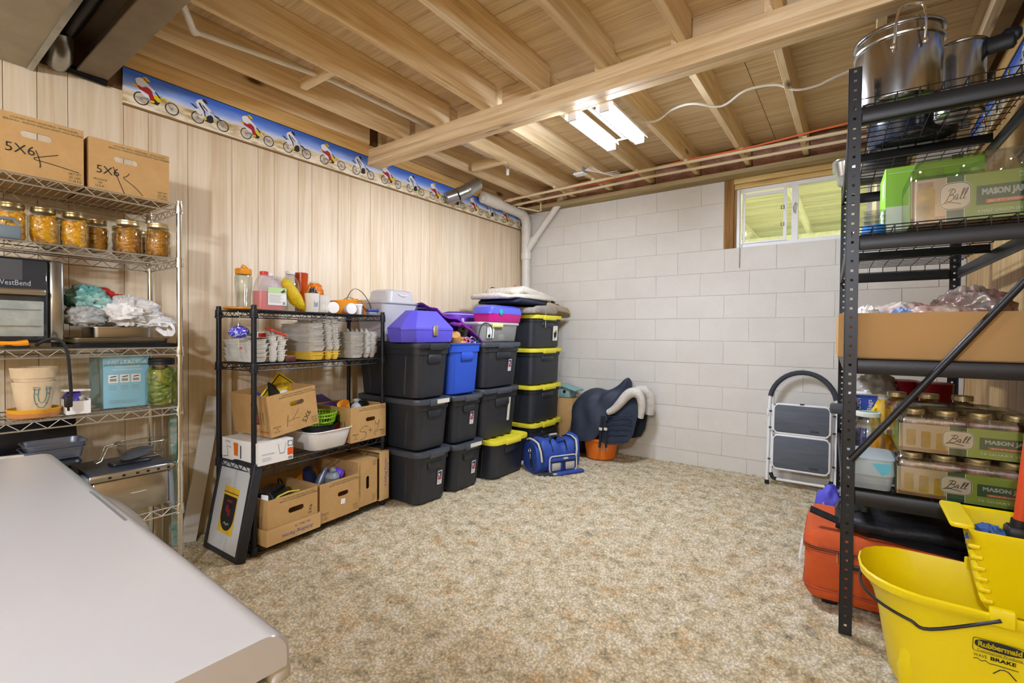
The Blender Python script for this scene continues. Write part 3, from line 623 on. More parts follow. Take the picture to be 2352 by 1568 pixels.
def produce_box(label, loc, rz, w=.3, d=.4, h=.225, marks=(), cat='box', rot=None, hole=(0, .55, .085, .024), closed=False, side=True):
    t = thing('produce_box', label, cat, loc, rz, 'waxed cardboard produce boxes', rot); th = .004
    q = G().at(Matrix.Translation((0, -d/2, 0))); panel_hole(q, w, h, hole[0]*w, hole[1]*h, hole[2], hole[3], th)
    q.at(Matrix.Translation((0, d/2-th, 0))); panel_hole(q, w, h, hole[0]*w, hole[1]*h, hole[2], hole[3], th); q.at()
    q.box(-w/2, -w/2+th, -d/2+th, d/2-th, 0, h).box(w/2-th, w/2, -d/2+th, d/2-th, 0, h).box(-w/2+th, w/2-th, -d/2+th, d/2-th, 0, th)
    if closed: q.box(-w/2+th, w/2-th, -d/2+th, d/2-th, h-th, h)
    q.build('carton', CARD, t, 0)
    p = G().at(FRONT(0, -d/2-.0008, 0)); y = h*.93
    p.mi(1).text('COATED WITH VEGETABLE-, PETROLEUM-,', w*.66, h*.035, (w*.12, h*.93)).text('BEESWAX-, AND/OR SHELLAC-BASED WAX OR RESIN.', w*.78, h*.035, (w*.12, h*.88))
    p.text('PRODUCE', w*.15, h*.04, (-w*.37, h*.22)).text('OF', None, h*.035, (-w*.37, h*.16)).text('U.S.A.', w*.11, h*.04, (-w*.37, h*.10))
    p.text('NET WT.', w*.13, h*.04, (w*.41, h*.2)).text('25 LBS.', w*.13, h*.04, (w*.41, h*.14)).text('11.34 KG', w*.13, h*.04, (w*.41, h*.08))
    p.build('printed_marks', [INKK, INKG], t, 0)
    for m in marks:
        k = G().at(FRONT(0, -d/2-.001, 0))
        if m[0] == 't': k.text(m[1], None, m[2]*h, (m[3]*w, m[4]*h), m[5] if len(m) > 5 else 0).build('lettering', INKK, t, 0)
        elif len(m) < 3 or m[2] > .001: k.line(smooth_line([(a*w, b*h) for a, b in m[1]]), m[2] if len(m) > 2 else .003).build('pen_stroke', PEN, t, 0)
    if side:
        s = G().at(LEFT(-w/2-.0008, -d*.22, 0)); s.mi(1).rect(-.012-.045, -.045+.05, h*.28, h*.78).mi(0).rect(-.06, -.0, h*.33, h*.55, .0004).mi(2).rect(d*.05, d*.06, h*.3, h*.6).rect(d*.13, d*.14, h*.3, h*.6)
        s.mi(0).text('Fresh Tomatoes', d*.42, h*.08, (d*.02, h*.13)).build('side_print', [INKR, INKG, INKK], t, 0)
    return t
def wire_shelf_unit(label, loc, rz, L, D, posts, levels, m, mp, pr=.0127, pitch=.027, name='wire_shelf_unit', foot=.02, tw=.0022):
    t = thing(name, label, 'shelf', loc, rz); ph = posts
    for sx in (-1, 1):
        for sy in (-1, 1):
            x, y = sx*(L/2-pr), sy*(D/2-pr); q = G()
            prof = [(pr, foot), (pr, ph)]; q.lathe(prof, 12, x, y)
            z = .08
            while z < ph-.02: q.lathe([(pr+.0004, z), (pr+.0004, z+.002)], 12, x, y, False, False); z += .025
            p = q.build('post', mp, t)
            G().lathe([(pr*1.3, 0), (pr*1.3, .006), (pr*.5, .01), (pr*.5, foot+.01)], 10, x, y).build('levelling_foot', RUBB, p)
            G().lathe([(pr*1.02, ph), (pr*1.02, ph+.006), (pr*.7, ph+.009)], 10, x, y).build('post_cap', m, p)
    for z in levels:
        q = G(); x0, x1, y0, y1 = -L/2+pr, L/2-pr, -D/2+pr, D/2-pr; hh = .032
        for (ax, ay, bx_, by) in ((x0, y0-pr*.6, x1, y0-pr*.6), (x0, y1+pr*.6, x1, y1+pr*.6), (x0-pr*.6, y0, x0-pr*.6, y1), (x1+pr*.6, y0, x1+pr*.6, y1)):
            a, b = Vector((ax, ay, z)), Vector((bx_, by, z)); d = Vector((0, 0, hh))
            q.cyl(a, b, tw*1.5, 6).cyl(a-d, b-d, tw*1.5, 6); n = max(4, int((b-a).length/.038)); P = []
            for i in range(n+1): P.append(a+(b-a)*i/n-(d if i % 2 else Vector()))
            q.tube(P, tw, 5)
        sh = q.build('shelf_rails', m, t)
        q = G(); n = int((x1-x0)/pitch)
        for i in range(1, n): q.cyl((x0+(x1-x0)*i/n, y0-pr*.6, z), (x0+(x1-x0)*i/n, y1+pr*.6, z), tw*.8, 5)
        for k in (-.22, .22): q.cyl((x0, D*k, z-.005), (x1, D*k, z-.005), tw*1.2, 5)
        q.build('deck_wires', m, sh)
        for sx in (-1, 1):
            for sy in (-1, 1):
                x, y = sx*(L/2-pr), sy*(D/2-pr)
                G().lathe([(pr*1.35, z-.036), (pr*1.45, z-.03), (pr*1.3, z+.006)], 12, x, y).lathe([(pr*1.55, z-.04), (pr*1.55, z-.034)], 12, x, y).build('corner_collar', m if m is not CHRW else CHROME, sh)
    return t
def crumple(q, c, r, seed=0, amp=.3, f=3.0, nu=28, nv=16, zmin=None, sharp=True):
    c = Vector(c); nu = int(nu*1.9); nv = int(nv*1.9)
    def fn(p):
        d = p-c; n = Vector((d.x/r[0], d.y/r[1], d.z/r[2])); o = Vector((seed*7.1, seed, 0))
        s = noise.noise(n*f*.6+o); s2 = noise.noise(n*f*1.5+o*1.3); s3 = noise.noise(n*f*3.6+o*.7)
        k = 1+amp*((1-2.4*abs(s))*.55+(1-2.4*abs(s2))*.36+(1-2.4*abs(s3))*.16-.35) if sharp else 1+amp*(s+s2*.5)
        v = c+d*k
        if zmin is not None and v.z < zmin: v.z = zmin
        return v
    return q.ball(c, r, nu, nv, fn)
# fruit packed in jars
def jar_meshes(r, h, pieces, core, seed, long=1.0):
    hn = h*.80; G1 = G(); t = .0
    G1.lathe([(r*.9, 0), (r, .006), (r, hn*.86), (r*.93, hn*.94), (r*.78, hn), (r*.77, h*.9)], 24, cap1=False)
    gm = G1.mesh('glass_body'); gm.materials.append(GLASS); gm.polygons.foreach_set('use_smooth', [True]*len(gm.polygons))
    rn = random.Random(seed); q = G(); n = 52
    for i in range(n):
        a = rn.uniform(0, 2*PI); z = .014+(hn*.98-.02)*(i+.5)/n; rad = r*.70*rn.uniform(.85, 1.0); ln = r*.5*long; lw = r*.28
        X = Matrix.Translation((rad*math.cos(a), rad*math.sin(a), z)) @ Euler((rn.uniform(-.5, .5), rn.uniform(-.7, .7), a+PI/2)).to_matrix().to_4x4()
        q.at(X).ball((0, 0, 0), (ln, lw*.7, lw), 8, 5)
    q.at(); pm = q.mesh('fruit'); pm.materials.append(pieces); pm.polygons.foreach_set('use_smooth', [True]*len(pm.polygons))
    q = G().lathe([(r*.72, .006), (r*.74, hn*.95)], 14); cm = q.mesh('syrup'); cm.materials.append(core)
    return gm, pm, cm, (r, h, hn)
def jar(label, loc, M, lidm, group, name='fruit_jar', cat='jar', lidh=.018):
    r, h, hn = M[3]; t = thing(name, label, cat, loc, 0, group)
    inst('glass_body', M[0], t); f = inst('fruit', M[1], t); f['kind'] = 'stuff'; inst('syrup', M[2], t)
    key = ('lid', r, h, lidm.name)
    if key not in TXT:
        q = G().lathe([(r*.80, h*.86), (r*.83, h*.87), (r*.83, h*.93), (r*.81, h*.935), (r*.83, h*.945), (r*.83, h*.985), (r*.79, h), (r*.62, h), (r*.6, h*.996)], 24); me = q.mesh('lid'); me.materials.append(lidm); me.polygons.foreach_set('use_smooth', [True]*len(me.polygons)); me.set_sharp_from_angle(angle=.6); TXT[key] = me
    inst('lid', TXT[key], t); return t

# ================================================================ CHROME SHELF AND WHAT STANDS ON IT
H2 = PI/2
wire_shelf_unit('tall chrome wire shelf unit against the panelled wall on the left', (-2.82, .478, 0), H2, .914, .41, 1.80, (1.785, 1.53, 1.108, .825, .352), CHRW, CHROME)
K1 = [('t', '5X6', .15, -.12, .44), ('l', [(.02, .47), (.05, .36), (.065, .24), (.06, .19)]), ('l', [(.24, .47), (.15, .42), (.06, .37), (.01, .34), (.02, .31), (.12, .30), (.30, .27), (.45, .24)])]
produce_box('cardboard produce box marked 5X6 K, leftmost on top of the chrome shelf', (-2.86, .43, 1.79), H2, .305, .4, .238, K1, hole=(.03, .70, .09, .026))
K2 = [('t', '5X6', .15, -.28, .42), ('l', [(-.22, .52), (-.16, .3), (-.08, .02)], .0028), ('l', [(-.02, .45), (-.06, .38), (-.09, .34), (.05, .2), (.15, .06)], .0028)]
produce_box('cardboard produce box marked 5X6 K with PRODUCE OF U.S.A., nearer the chrome post', (-2.86, .745, 1.79), H2, .293, .4, .225, K2, hole=(-.06, .68, .085, .024))
PEACH = mat('peach', '#eeb114', .3, spec=.6, var=(30, '#d98a0c')); SYRUP = mat('peach_syrup', '#a86c0a', .3); PEACH2 = mat('peach_dark', '#c88413', .35, spec=.6, var=(16, '#a8680c')); SYR2 = mat('dark_syrup', '#7a4c0a', .3)
JA = jar_meshes(.047, .15, PEACH, SYRUP, 1); JB = jar_meshes(.052, .158, PEACH2, SYR2, 5, .9); JC = jar_meshes(.045, .15, PEACH2, SYR2, 9)
zj = 1.536
for lab, x, y, M_, lm in (('jar of canned peaches at the far left, half behind a grey scoop', -2.72, .375, JA, BROWNL), ('jar of bright canned peaches, second from the left', -2.72, .467, JA, BROWNL), ('jar of bright canned peaches, third from the left', -2.72, .563, JA, BROWNL),
                          ('jar of darker canned peaches set back right of the bright ones', -2.80, .655, JC, BROWNL), ('jar of amber canned peaches beside the last jar', -2.745, .757, JB, GOLD), ('jar of amber canned peaches nearest the chrome post', -2.70, .862, JB, GOLD),
                          ('small jar of canned peaches in the back row behind the second jar', -2.90, .53, JC, BROWNL), ('small jar of canned peaches in the back row between the amber jars', -2.88, .77, JC, BROWNL), ('small jar of canned peaches in the back row by the rear chrome post', -2.89, .875, JC, GOLD)):
    jar(lab, (x, y, zj), M_, lm, 'jars of canned peaches')
t = thing('grey_scoop', 'grey plastic scoop standing in front of the leftmost peach jar', 'scoop', (-2.645, .36, zj), H2)
GP = mat('blue_grey_plastic', '#6f7d86', .4)
G().rbox(-.05, .03, -.02, .015, 0, .05, .006, 2).build('cup', GP, t); G().tube([(-.05, 0, .045), (-.03, 0, .075), (.01, 0, .078), (.025, 0, .06)], .007, 8).build('handle', GP, t)
# toaster oven
t = thing('toaster_oven', 'black and silver air fryer toaster oven on the third chrome shelf', 'oven', (-2.83, .337, 1.116), H2)
OVB = mat('oven_black', '#1d2025', .3); OVG = mat('oven_glass', '#30363d', .08, spec=.8); OVW = mat('oven_window', '#a9b0aa', .12, spec=.8, var=(20, '#8e9691')); OVS = mat('oven_silver', '#a8aaa8', .25, .95)
G().rbox(-.165, .183, -.155, .17, .018, .355, .012, 3).build('body', OVB, t)
s = G().rbox(.138, .182, -.168, -.15, .022, .352, .008, 2).build('side_trim', OVS, t)
d = G().rbox(-.16, .134, -.168, -.15, .03, .348, .008, 2).build('door', OVG, t)
G().rbox(-.13, .12, -.174, -.166, .045, .185, .022, 4, .002).build('window', OVW, d)
for z in (.085, .15): G().tube([(-.12, -.176, z), (.11, -.176, z)], .0018, 5).build('rack_wire', CHRW, d)
hnd = G().rbox(-.15, .122, -.205, -.19, .208, .232, .005, 2).box(.10, .118, -.19, -.165, .212, .228).box(-.145, -.13, -.19, -.165, .212, .228).build('handle', STL, d)
G().at(FRONT(0, -.1685, 0)).text('WestBend', .095, .02, (.035, .255)).build('lettering', mat('silver_ink', '#aab2ba', .4), d, 0)
G().at(FRONT(-.04, -.1684, .30)).rect(-.1, .1, -.035, .045).build('display', mat('oven_display', '#454c55', .1, spec=.8), d, 0)
for x in (-.14, .16): G().lathe([(.012, 0), (.012, .02)], 10, x, -.13).build('foot', RUBB, t)
t = thing('oven_brush', 'orange handled brush lying in front of the toaster oven', 'brush', (-2.635, .37, 1.116), H2)
ORG = mat('orange_plastic', '#e8941c', .45)
G().tube([(-.14, 0, .022), (-.06, 0, .020), (-.02, -.005, .017), (.0, -.008, .016), (.035, -.008, .02)], lambda u: .010+.008*u, 8, flat=.7).build('handle', ORG, t)
G().rbox(-.03, .04, -.02, .0, .0, .012, .003, 1).build('bristles', RUBB, t)
tag(G().tube(smooth_line([(-2.645, .43, 1.125), (-2.625, .465, 1.15), (-2.605, .50, 1.14), (-2.598, .515, 1.09), (-2.597, .52, 1.03), (-2.598, .524, .96), (-2.6, .526, .915)]), .006, 8).build('power_cord', RUBB), 'black power cord hanging over the front of the third chrome shelf', 'cord')
tag(G().rbox(-.012, .012, -.012, .012, 0, .045, .004, 2).box(-.007, -.005, -.003, .003, -.015, 0).box(.005, .007, -.003, .003, -.015, 0).build('cord_plug', RUBB, loc=(-2.605, .518, .872)), 'black plug at the end of the hanging cord by the flower pot', 'plug')
# baking trays and bags
def tray(name, label, loc, w, d, h, fl, m, rz=H2, cat='baking tray', group=None):
    q = G(); q.stack([(0, w-2*fl, d-2*fl, .02, 3), (h, w-.012, d-.012, .025, 3), (h, w, d, .03, 3), (h-.003, w, d, .03, 3), (h-.004, w-.014, d-.014, .025, 3), (.002, w-2*fl-.004, d-2*fl-.004, .018, 3)], rr, True, True)
    return tag(q.build(name, m, loc=loc, rot=(0, 0, rz)), label, cat, group)
tray('sheet_pan', 'flat dark sheet pan lying lowest on the third chrome shelf', (-2.80, .735, 1.112), .40, .32, .016, .01, DKPAN, group='sheet pans')
tray('sheet_pan', 'steel sheet pan with raised rim under the plastic bags', (-2.80, .72, 1.130), .36, .29, .024, .012, mat('tray_steel', '#8d8775', .3, .9), group='sheet pans')
tray('roasting_pan', 'deeper steel roasting pan beneath the plastic bags', (-2.82, .735, 1.156), .24, .2, .045, .01, STL, cat='pan')
BAGW = mat('white_bag', '#e6e6e4', .35, sss=.2, bump=(18, .6)); BAGT = mat('teal_bag', '#0f8f8a', .3, var=(7, '#bfe3dc'), bump=(18, .6)); BAGR = mat('red_bag', '#c2332c', .35); MESHB = mat('mesh_bag', '#b9bcba', .5, var=(60, '#8f9392'))
q = crumple(G(), (0, 0, .065), (.125, .10, .07), 3, .42, 3.2, 40, 22, 0); q = crumple(q, (.10, -.03, .02), (.08, .05, .035), 5, .5, 3.4, 26, 14, 0); q.strap([(.13, -.06, .04), (.16, -.07, .015), (.175, -.075, -.01), (.165, -.075, -.03), (.145, -.07, -.02)], .03, .003, (0, .4, 1)).strap([(.10, -.06, -.0), (.13, -.07, -.03), (.165, -.075, -.03)], .03, .003, (0, .4, 1))
o = tag(q.build('plastic_bag', BAGW, loc=(-2.80, .76, 1.205), rot=(0, 0, H2), smooth=70), 'crumpled white plastic grocery bag with loose handle on the trays', 'bag', 'crumpled bags on the trays')
q = G().at(frame3((.02, -.112, .05), (1, .1, 0), (0, .25, 1))); q.line([(-.03, .0), (.0, .004), (.04, .0)], .004).line([(-.02, -.012), (.03, -.010)], .003); q.build('printing', mat('bag_ink', '#8a8d8c', .6), o, 0)
tag(crumple(G(), (0, 0, .05), (.075, .075, .055), 11, .5, 3.3, 30, 16, 0).build('plastic_bag', BAGT, loc=(-2.80, .615, 1.275), rot=(0, .2, H2), smooth=70), 'crumpled teal plastic bag beside the toaster oven', 'bag', 'crumpled bags on the trays')
tag(crumple(G(), (0, 0, .04), (.07, .06, .045), 15, .4, 3.5, 26, 14, 0).build('plastic_bag', MESHB, loc=(-2.74, .60, 1.205), rot=(0, 0, H2), smooth=70), 'grey mesh produce bag below the teal bag', 'bag', 'crumpled bags on the trays')
tag(crumple(G(), (0, 0, .03), (.09, .05, .045), 19, .5, 3.6, 26, 14, 0).build('plastic_bag', BAGR, loc=(-2.86, .665, 1.305), rot=(0, 0, H2), smooth=70), 'bit of red plastic bag sticking up behind the teal bag', 'bag', 'crumpled bags on the trays')
tag(crumple(G(), (0, 0, .03), (.07, .06, .04), 23, .45, 3.3, 26, 14, 0).build('plastic_bag', mat('clear_bag', '#d8d2c2', .25), loc=(-2.90, .84, 1.24), rot=(0, 0, H2), smooth=70), 'wrinkled pale clear bag behind the white bag by the rear post', 'bag', 'crumpled bags on the trays')
# flower pots and saucers
POT = mat('painted_clay', '#d8c6a6', .8, bump=(70, .2), var=(5, '#cbb591')); CLAY = mat('terracotta', '#d0945a', .8, var=(5, '#c07f45')); YEL = mat('yellow_glaze', '#dba52a', .5); TEALI = mat('teal_ink', '#2b7c84', .7)
for k, (z, m, lab) in enumerate(((.832, CLAY, 'lowest terracotta saucer of the pair under the painted pot'), (.847, YEL, 'yellow glazed saucer directly under the painted pot'))):
    tag(G().lathe([(.06, 0), (.078, .004), (.083, .02), (.079, .022), (.07, .008), (.06, .006)], 28).build('plant_saucer', m, loc=(-2.72, .437, z)), lab, 'saucer', 'plant saucers')
t = thing('flower_pot', 'cream painted clay pot with a blue horseshoe drawing', 'flower pot', (-2.72, .437, .859), 0, 'stacked clay pots')
G().lathe([(.045, 0), (.05, .004), (.067, .118), (.063, .119), (.046, .012)], 30).build('pot_body', POT, t)
q = G()
def onpot(u, z): r = .0494+.0176*(z/.118)+.0012; a = u; return (r*math.cos(a), r*math.sin(a), z)
hs = [(-.30, .092), (-.33, .06), (-.27, .03), (-.10, .014), (.10, .014), (.26, .03), (.33, .06), (.30, .092)]
hi = [(-.16, .09), (-.18, .062), (-.13, .04), (0, .032), (.13, .04), (.18, .062), (.16, .09)]
for P in (hs, hi): q.tube([onpot(u*1.3+.25, z) for u, z in P], .0011, 5)
for a, b in ((-.30, -.16), (.16, .30)): q.tube([onpot((a-.05)*1.3+.25, .098), onpot((b+.05)*1.3+.25, .094), onpot((b+.05)*1.3+.25, .086), onpot((a-.05)*1.3+.25, .089)], .0011, 5, True)
for u, z in ((-.24, .07), (-.2, .03), (.2, .03), (.25, .07)): q.ball(onpot(u*1.3+.25, z), .0022, 6, 4)
q.build('horseshoe_drawing', TEALI, t)
tag(G().lathe([(.045, 0), (.060, .07), (.0665, .072), (.072, .115), (.068, .115), (.063, .075), (.045, .01)], 30).build('flower_pot', POT, loc=(-2.72, .437, .92)), 'plain cream clay pot nested inside the horseshoe pot', 'flower pot', 'stacked clay pots')
t = thing('white_tray_box', 'small white box of odds and ends beside the flower pot', 'box', (-2.71, .562, .832), H2)
G().box(-.04, .04, -.045, -.042, 0, .055).box(-.04, .04, .045, .048, 0, .07).box(-.04, -.037, -.042, .045, 0, .062).box(.037, .04, -.042, .045, 0, .062).box(-.04, .04, -.042, .045, 0, .003).build('carton', PAPER, t, 0)
PUR = mat('purple_plastic', '#4d3c9c', .4)
tag(G().lathe([(.035, 0), (.038, .006), (.03, .012), (.012, .014)], 20).build('violet_disc', PUR, loc=(-2.735, .555, .895), rot=(.9, .3, .4)), 'dark purple plastic disc leaning in the small white box', 'disc')
tag(G().rbox(-.045, .045, -.02, .02, 0, .008, .002, 1).build('white_strip', PAPER, loc=(-2.72, .565, .925), rot=(0, .05, 1.7)), 'thin white plastic strip lying across the small white box', 'strip')
tag(G().rbox(-.012, .012, -.008, .008, 0, .03, .002, 1).build('grey_clip', mat('clip_grey', '#b9b3a6', .5), loc=(-2.70, .585, .875), rot=(.3, .6, 0)), 'pale plastic clip poking out of the small white box', 'clip')
# fondue box
NB = mat('box_blue', '#8cc3d8', .55); NBD = mat('box_blue_side', '#7fa3a6', .6, var=(9, '#8b9a90'))
t = thing('fondue_box', 'light blue NOSTALGIA kitchen appliance box beside the pickle jar', 'box', (-2.86, .755, .832), H2)
G().rbox(-.09, .082, -.11, .11, 0, .235, .001, 1).build('carton', NB, t, 0)
p = G().at(FRONT(0, -.1108, 0)); p.mi(0).text('NOSTALGIA', .145, .016, (.0, .21)).text('CAQUELON EN ACIER', .095, .009, (.0, .188)).text('INOXYDABLE ELECTRIQUE', .11, .009, (.0, .174))
for x in (-.055, -.012, .03):
    p.mi(0).rect(x-.018, x+.018, .115, .152).mi(1).rect(x-.012, x+.012, .122, .134, .0003).mi(2).line([(x-.01, .141), (x+.012, .145)], .004, .0004)
    for k in range(3): p.mi(1).rect(x-.016, x+.012, .098-.007*k, .100-.007*k)
for k in range(3): p.mi(1).rect(-.07, .035, .02+.006*k, .0215+.006*k)
p.build('box_print', [PAPER, mat('print_grey', '#8a9a9a', .6), INK[0]], t, 0)
s = G().at(LEFT(-.0908, 0, 0)); s.rect(-.1, .1, .005, .23); s.build('side_print', NBD, t, 0)
# pickles
PICK = mat('pickle', '#7d8c1e', .3, spec=.6, var=(14, '#4f5f12')); BRINE = mat('brine', '#8b8a1c', .25, spec=.6)
JP = jar_meshes(.064, .225, PICK, BRINE, 21, 1.25)
t = jar('large jar of pickles with a black lid next to the blue box', (-2.70, .872, .832), JP, RUBB, None, 'pickle_jar')
# lower shelf: deep fryer, basket, pans
t = thing('deep_fryer', 'steel deep fryer with dark lid on the lowest chrome shelf', 'deep fryer', (-2.82, .755, .358), H2)
G().rbox(-.15, .14, -.14, .15, 0, .165, .012, 3).build('steel_body', STL, t)
G().tube([(.155, -.13, -.02), (.150, -.13, .1), (.145, -.12, .185)], .011, 8).tube([(.155, .10, -.02), (.15, .1, .18)], .011, 8).build('side_bracket', GREYP, t)
ld = G().rbox(-.165, .16, -.165, .16, .175, .20, .02, 3).build('lid', mat('fryer_lid', '#3a4350', .35), t)
G().rbox(-.165, .162, -.172, -.155, .168, .198, .006, 2).build('front_rim', STL, ld)
for x in (-.1, -.05, .0, .04, .08, .12): G().rbox(x, x+.012, -.1735, -.17, .176, .186, .001, 1).build('rim_slot', RUBB, ld)
G().rbox(-.06, .10, -.06, .02, .2, .212, .02, 3).build('lid_handle', mat('fryer_handle', '#20262e', .35), ld)
G().at(FRONT(.02, -.1408, .085)).line([(-.03, 0), (.03, 0)], .003).build('maker_plate', mat('plate_grey', '#d8d8d2', .4), t, 0)
BK = mat('basket_wire', '#a39a82', .35, .9)
t = thing('fryer_basket', 'wire fryer basket resting on the deep fryer lid', 'basket', (-2.83, .83, .572), H2)
q = G(); R1 = [(x, y, .075) for x, y in rr(.2, .13, .05, 4)]; R0 = [(x*.8, y*.8, .005) for x, y in rr(.2, .13, .05, 4)]
q.tube(R1, .003, 6, True).tube(R0, .002, 5, True)
for k in range(1, 9): q.tube([(a[0]+(b[0]-a[0])*k/9, a[1]+(b[1]-a[1])*k/9, a[2]+(b[2]-a[2])*k/9) for a, b in zip(R0, R1)], .0009, 4, True)
for a, b in zip(R0, R1): q.cyl(a, b, .0009, 4)
for k in range(-7, 8): q.cyl((k*.01, -.045, .005), (k*.01, .045, .005), .0009, 4)
q.build('wire_mesh', BK, t)
G().tube([(-.10, -.02, .075), (-.14, -.03, .07), (-.17, -.06, .02), (-.19, -.07, .015)], .003, 6).tube([(-.10, .02, .075), (-.14, .01, .07), (-.17, -.03, .02), (-.19, -.045, .015)], .003, 6).build('basket_handle', BK, t)
tag(G().lathe([(.0, .012), (.05, .01), (.065, .0), (.05, .004), (.0, .006)], 20).build('pot_lid', PANG, loc=(-2.80, .80, .60), rot=(.3, .1, 0)), 'small grey lid lying in the fryer basket', 'lid')
t = thing('roaster_base', 'black roaster base on the lowest chrome shelf behind the freezer', 'roaster', (-2.82, .40, .358), H2)
G().rbox(-.19, .17, -.15, .15, 0, .26, .04, 4).build('roaster_body', mat('roaster_black', '#15171d', .35), t)
G().rbox(-.2, .18, -.16, .16, .26, .28, .03, 3).build('roaster_rim', mat('roaster_rim', '#23272f', .3), t)
for k, (z, m, lab) in enumerate(((.642, PANG, 'grey loaf pan under another on the lowest chrome shelf'), (.665, PANG, 'grey loaf pan on top of the pan stack'))):
    tray('baking_pan', lab, (-2.78, .50+.005*k, z), .20, .17, .045, .016, m, H2, 'pan', 'stacked grey pans')
tag(G().stack([(0, .10, .055), (.035, .135, .08), (.035, .13, .076), (.006, .095, .05)], lambda a, b: ell(a, b, 28)).build('oval_dish', mat('white_dish', '#d5d3cd', .3), loc=(-2.70, .31, .642), rot=(.0, 0, H2)), 'white oval dish at the left edge on the lowest chrome shelf', 'dish')
tag(G().rbox(-.2, .2, -.012, .012, 0, .13, .004, 1).build('black_griddle', mat('griddle', '#0f1116', .4), loc=(-2.965, .42, .645), rot=(-.25, 0, H2)), 'black griddle tray standing at the back of the lowest shelf', 'griddle')
tag(G().rbox(-.006, .006, -.05, .05, 0, .19, .002, 1).box(-.006, .05, .04, .05, 0, .19).build('grey_bracket', GREYP, loc=(-2.70, .585, .362), rot=(0, 0, H2)), 'grey metal bracket standing between the roaster and the fryer', 'bracket')
# painted stick, steel rod, white board, framed print
TEAL = mat('teal_paint', '#2f9c8d', .5, var=(14, '#d9d9d2'))
tag(G().rbox(-.02, .02, -.008, .008, 0, .92, .003, 1).build('painted_stick', TEAL, loc=(-3.04, 1.045, 0), rot=(-.03, -.0, H2)), 'teal and white speckled stick standing behind the chrome shelf', 'stick')
tag(G().lathe([(.008, 0), (.008, .93)], 10).build('steel_rod', STL, loc=(-3.055, .99, 0), rot=(0, 0, 0)), 'bare steel rod standing next to the teal stick', 'rod')
tag(G().rbox(-.04, .04, -.009, .009, 0, .82, .002, 1).build('white_board', mat('white_board_paint', '#d9d5cb', .55, bump=(20, .1)), loc=(-3.03, 1.10, 0), rot=(-.045, .19, H2)), 'long white painted board leaning against the panelling', 'board')
FRB = mat('frame_black', '#26272b', .45); MATB = mat('mat_board', '#bfc3c4', .7); PY = mat('print_yellow', '#d9b12c', .6); PK = mat('print_black', '#1b1b1f', .6)
t = thing('framed_print', 'black shadow-box frame with a yellow and black print leaning on the black shelf', 'picture', (-2.722, 1.132, 0), 0, rot=(-.19, 0, .02))
w, h = .372, .5
for a, b, c, e in ((-w/2, -w/2+.026, 0, h), (w/2-.026, w/2, 0, h), (-w/2+.026, w/2-.026, 0, .026), (-w/2+.026, w/2-.026, h-.026, h)): G().rbox(a, b, 0, .048, c, e, .002, 1).build('frame_rail', FRB, t)
G().box(-w/2+.02, w/2-.02, .006, .042, .02, h-.02).build('mat_board', MATB, t)
p = G().at(FRONT(0, .0052, h/2)); p.mi(0).rect(-.078, .078, -.14, .10).mi(1).poly([(x, y, .0005) for x, y in [(-.07, .055), (.07, .055), (.07, -.05)]+[(.07*math.cos(a), -.05-.075*math.sin(a)) for a in [PI*i/10 for i in range(1, 10)]]+[(-.07, -.05)]])
p.mi(2); p.add([(.012+.016*math.cos(a), -.03+.02*math.sin(a), .001) for a in [2*PI*i/12 for i in range(12)]], [tuple(range(12))]).add([(-.015+.016*math.cos(a), -.012+.02*math.sin(a), .001) for a in [2*PI*i/12 for i in range(12)]], [tuple(range(12))])
p.mi(3).line([(-.025, -.09), (-.01, -.085), (0, -.095), (.02, -.085), (.03, -.09)], .008, .001).mi(1).rect(-.078, .078, .068, .072, .0006).mi(2).rect(-.03, .03, .022, .034, .001)
p.build('print', [PY, PK, mat('print_red', '#7a1f25', .6), mat('print_sage', '#8fa58f', .6)], t, 0)
# ================================================================ BLACK WIRE SHELF
BRZ = H2+.081; BC = Vector((-2.771, 1.675, 0)); BM = mat('black_wire', '#2b2d33', .35, .3); BPOST = mat('black_post', '#1d1f24', .35, .2)
def bl(lx, ly, z):   # shelf-local (along wall, towards wall) -> world
    c, s = math.cos(BRZ), math.sin(BRZ); return (BC.x+lx*c-ly*s, BC.y+lx*s+ly*c, z)
def wl_(x, y):       # world -> shelf-local
    c, s = math.cos(BRZ), math.sin(BRZ); dx, dy = x-BC.x, y-BC.y; return (dx*c+dy*s, -dx*s+dy*c)
ZS = (1.302, 1.012, .474, .044)
wire_shelf_unit('low black wire shelf unit with cartons and boxes against the panelling', tuple(BC), BRZ, .93, .37, 1.32, ZS, BM, BPOST, .0135, .026, 'black_wire_shelf')
# ---- top shelf
def on(name, label, cat, x, y, z, group=None, rz=BRZ): return thing(name, label, cat, (x, y, z), rz, group)
CLR = glass('clear_plastic', '#eef2ee', .2, .08); CAPO = mat('orange_cap', '#e89a1f', .4)
z = 1.306
tag(G().lathe([(.09, 0), (.10, .004), (.1, .012), (.09, .014), (.08, .006)], 30).build('orange_disc', mat('orange_disc', '#d98c12', .4), loc=(-2.73, 1.265, z)), 'orange plastic lid lying flat beneath the tall clear bottle', 'lid')
t = on('shaker_bottle', 'tall clear plastic bottle with an orange cap at the left end of the black shelf', 'bottle', -2.74, 1.268, z+.015)
G().lathe([(.034, 0), (.036, .01), (.036, .05), (.043, .12), (.044, .165), (.038, .182)], 24, cap1=False).build('bottle_body', CLR, t)
G().lathe([(.039, .18), (.041, .185), (.041, .208), (.036, .212), (.015, .212), (.012, .222)], 24).tube([(-.01, 0, .22), (-.005, 0, .232), (.012, 0, .226), (.025, 0, .214)], .004, 6).build('cap', CAPO, t)
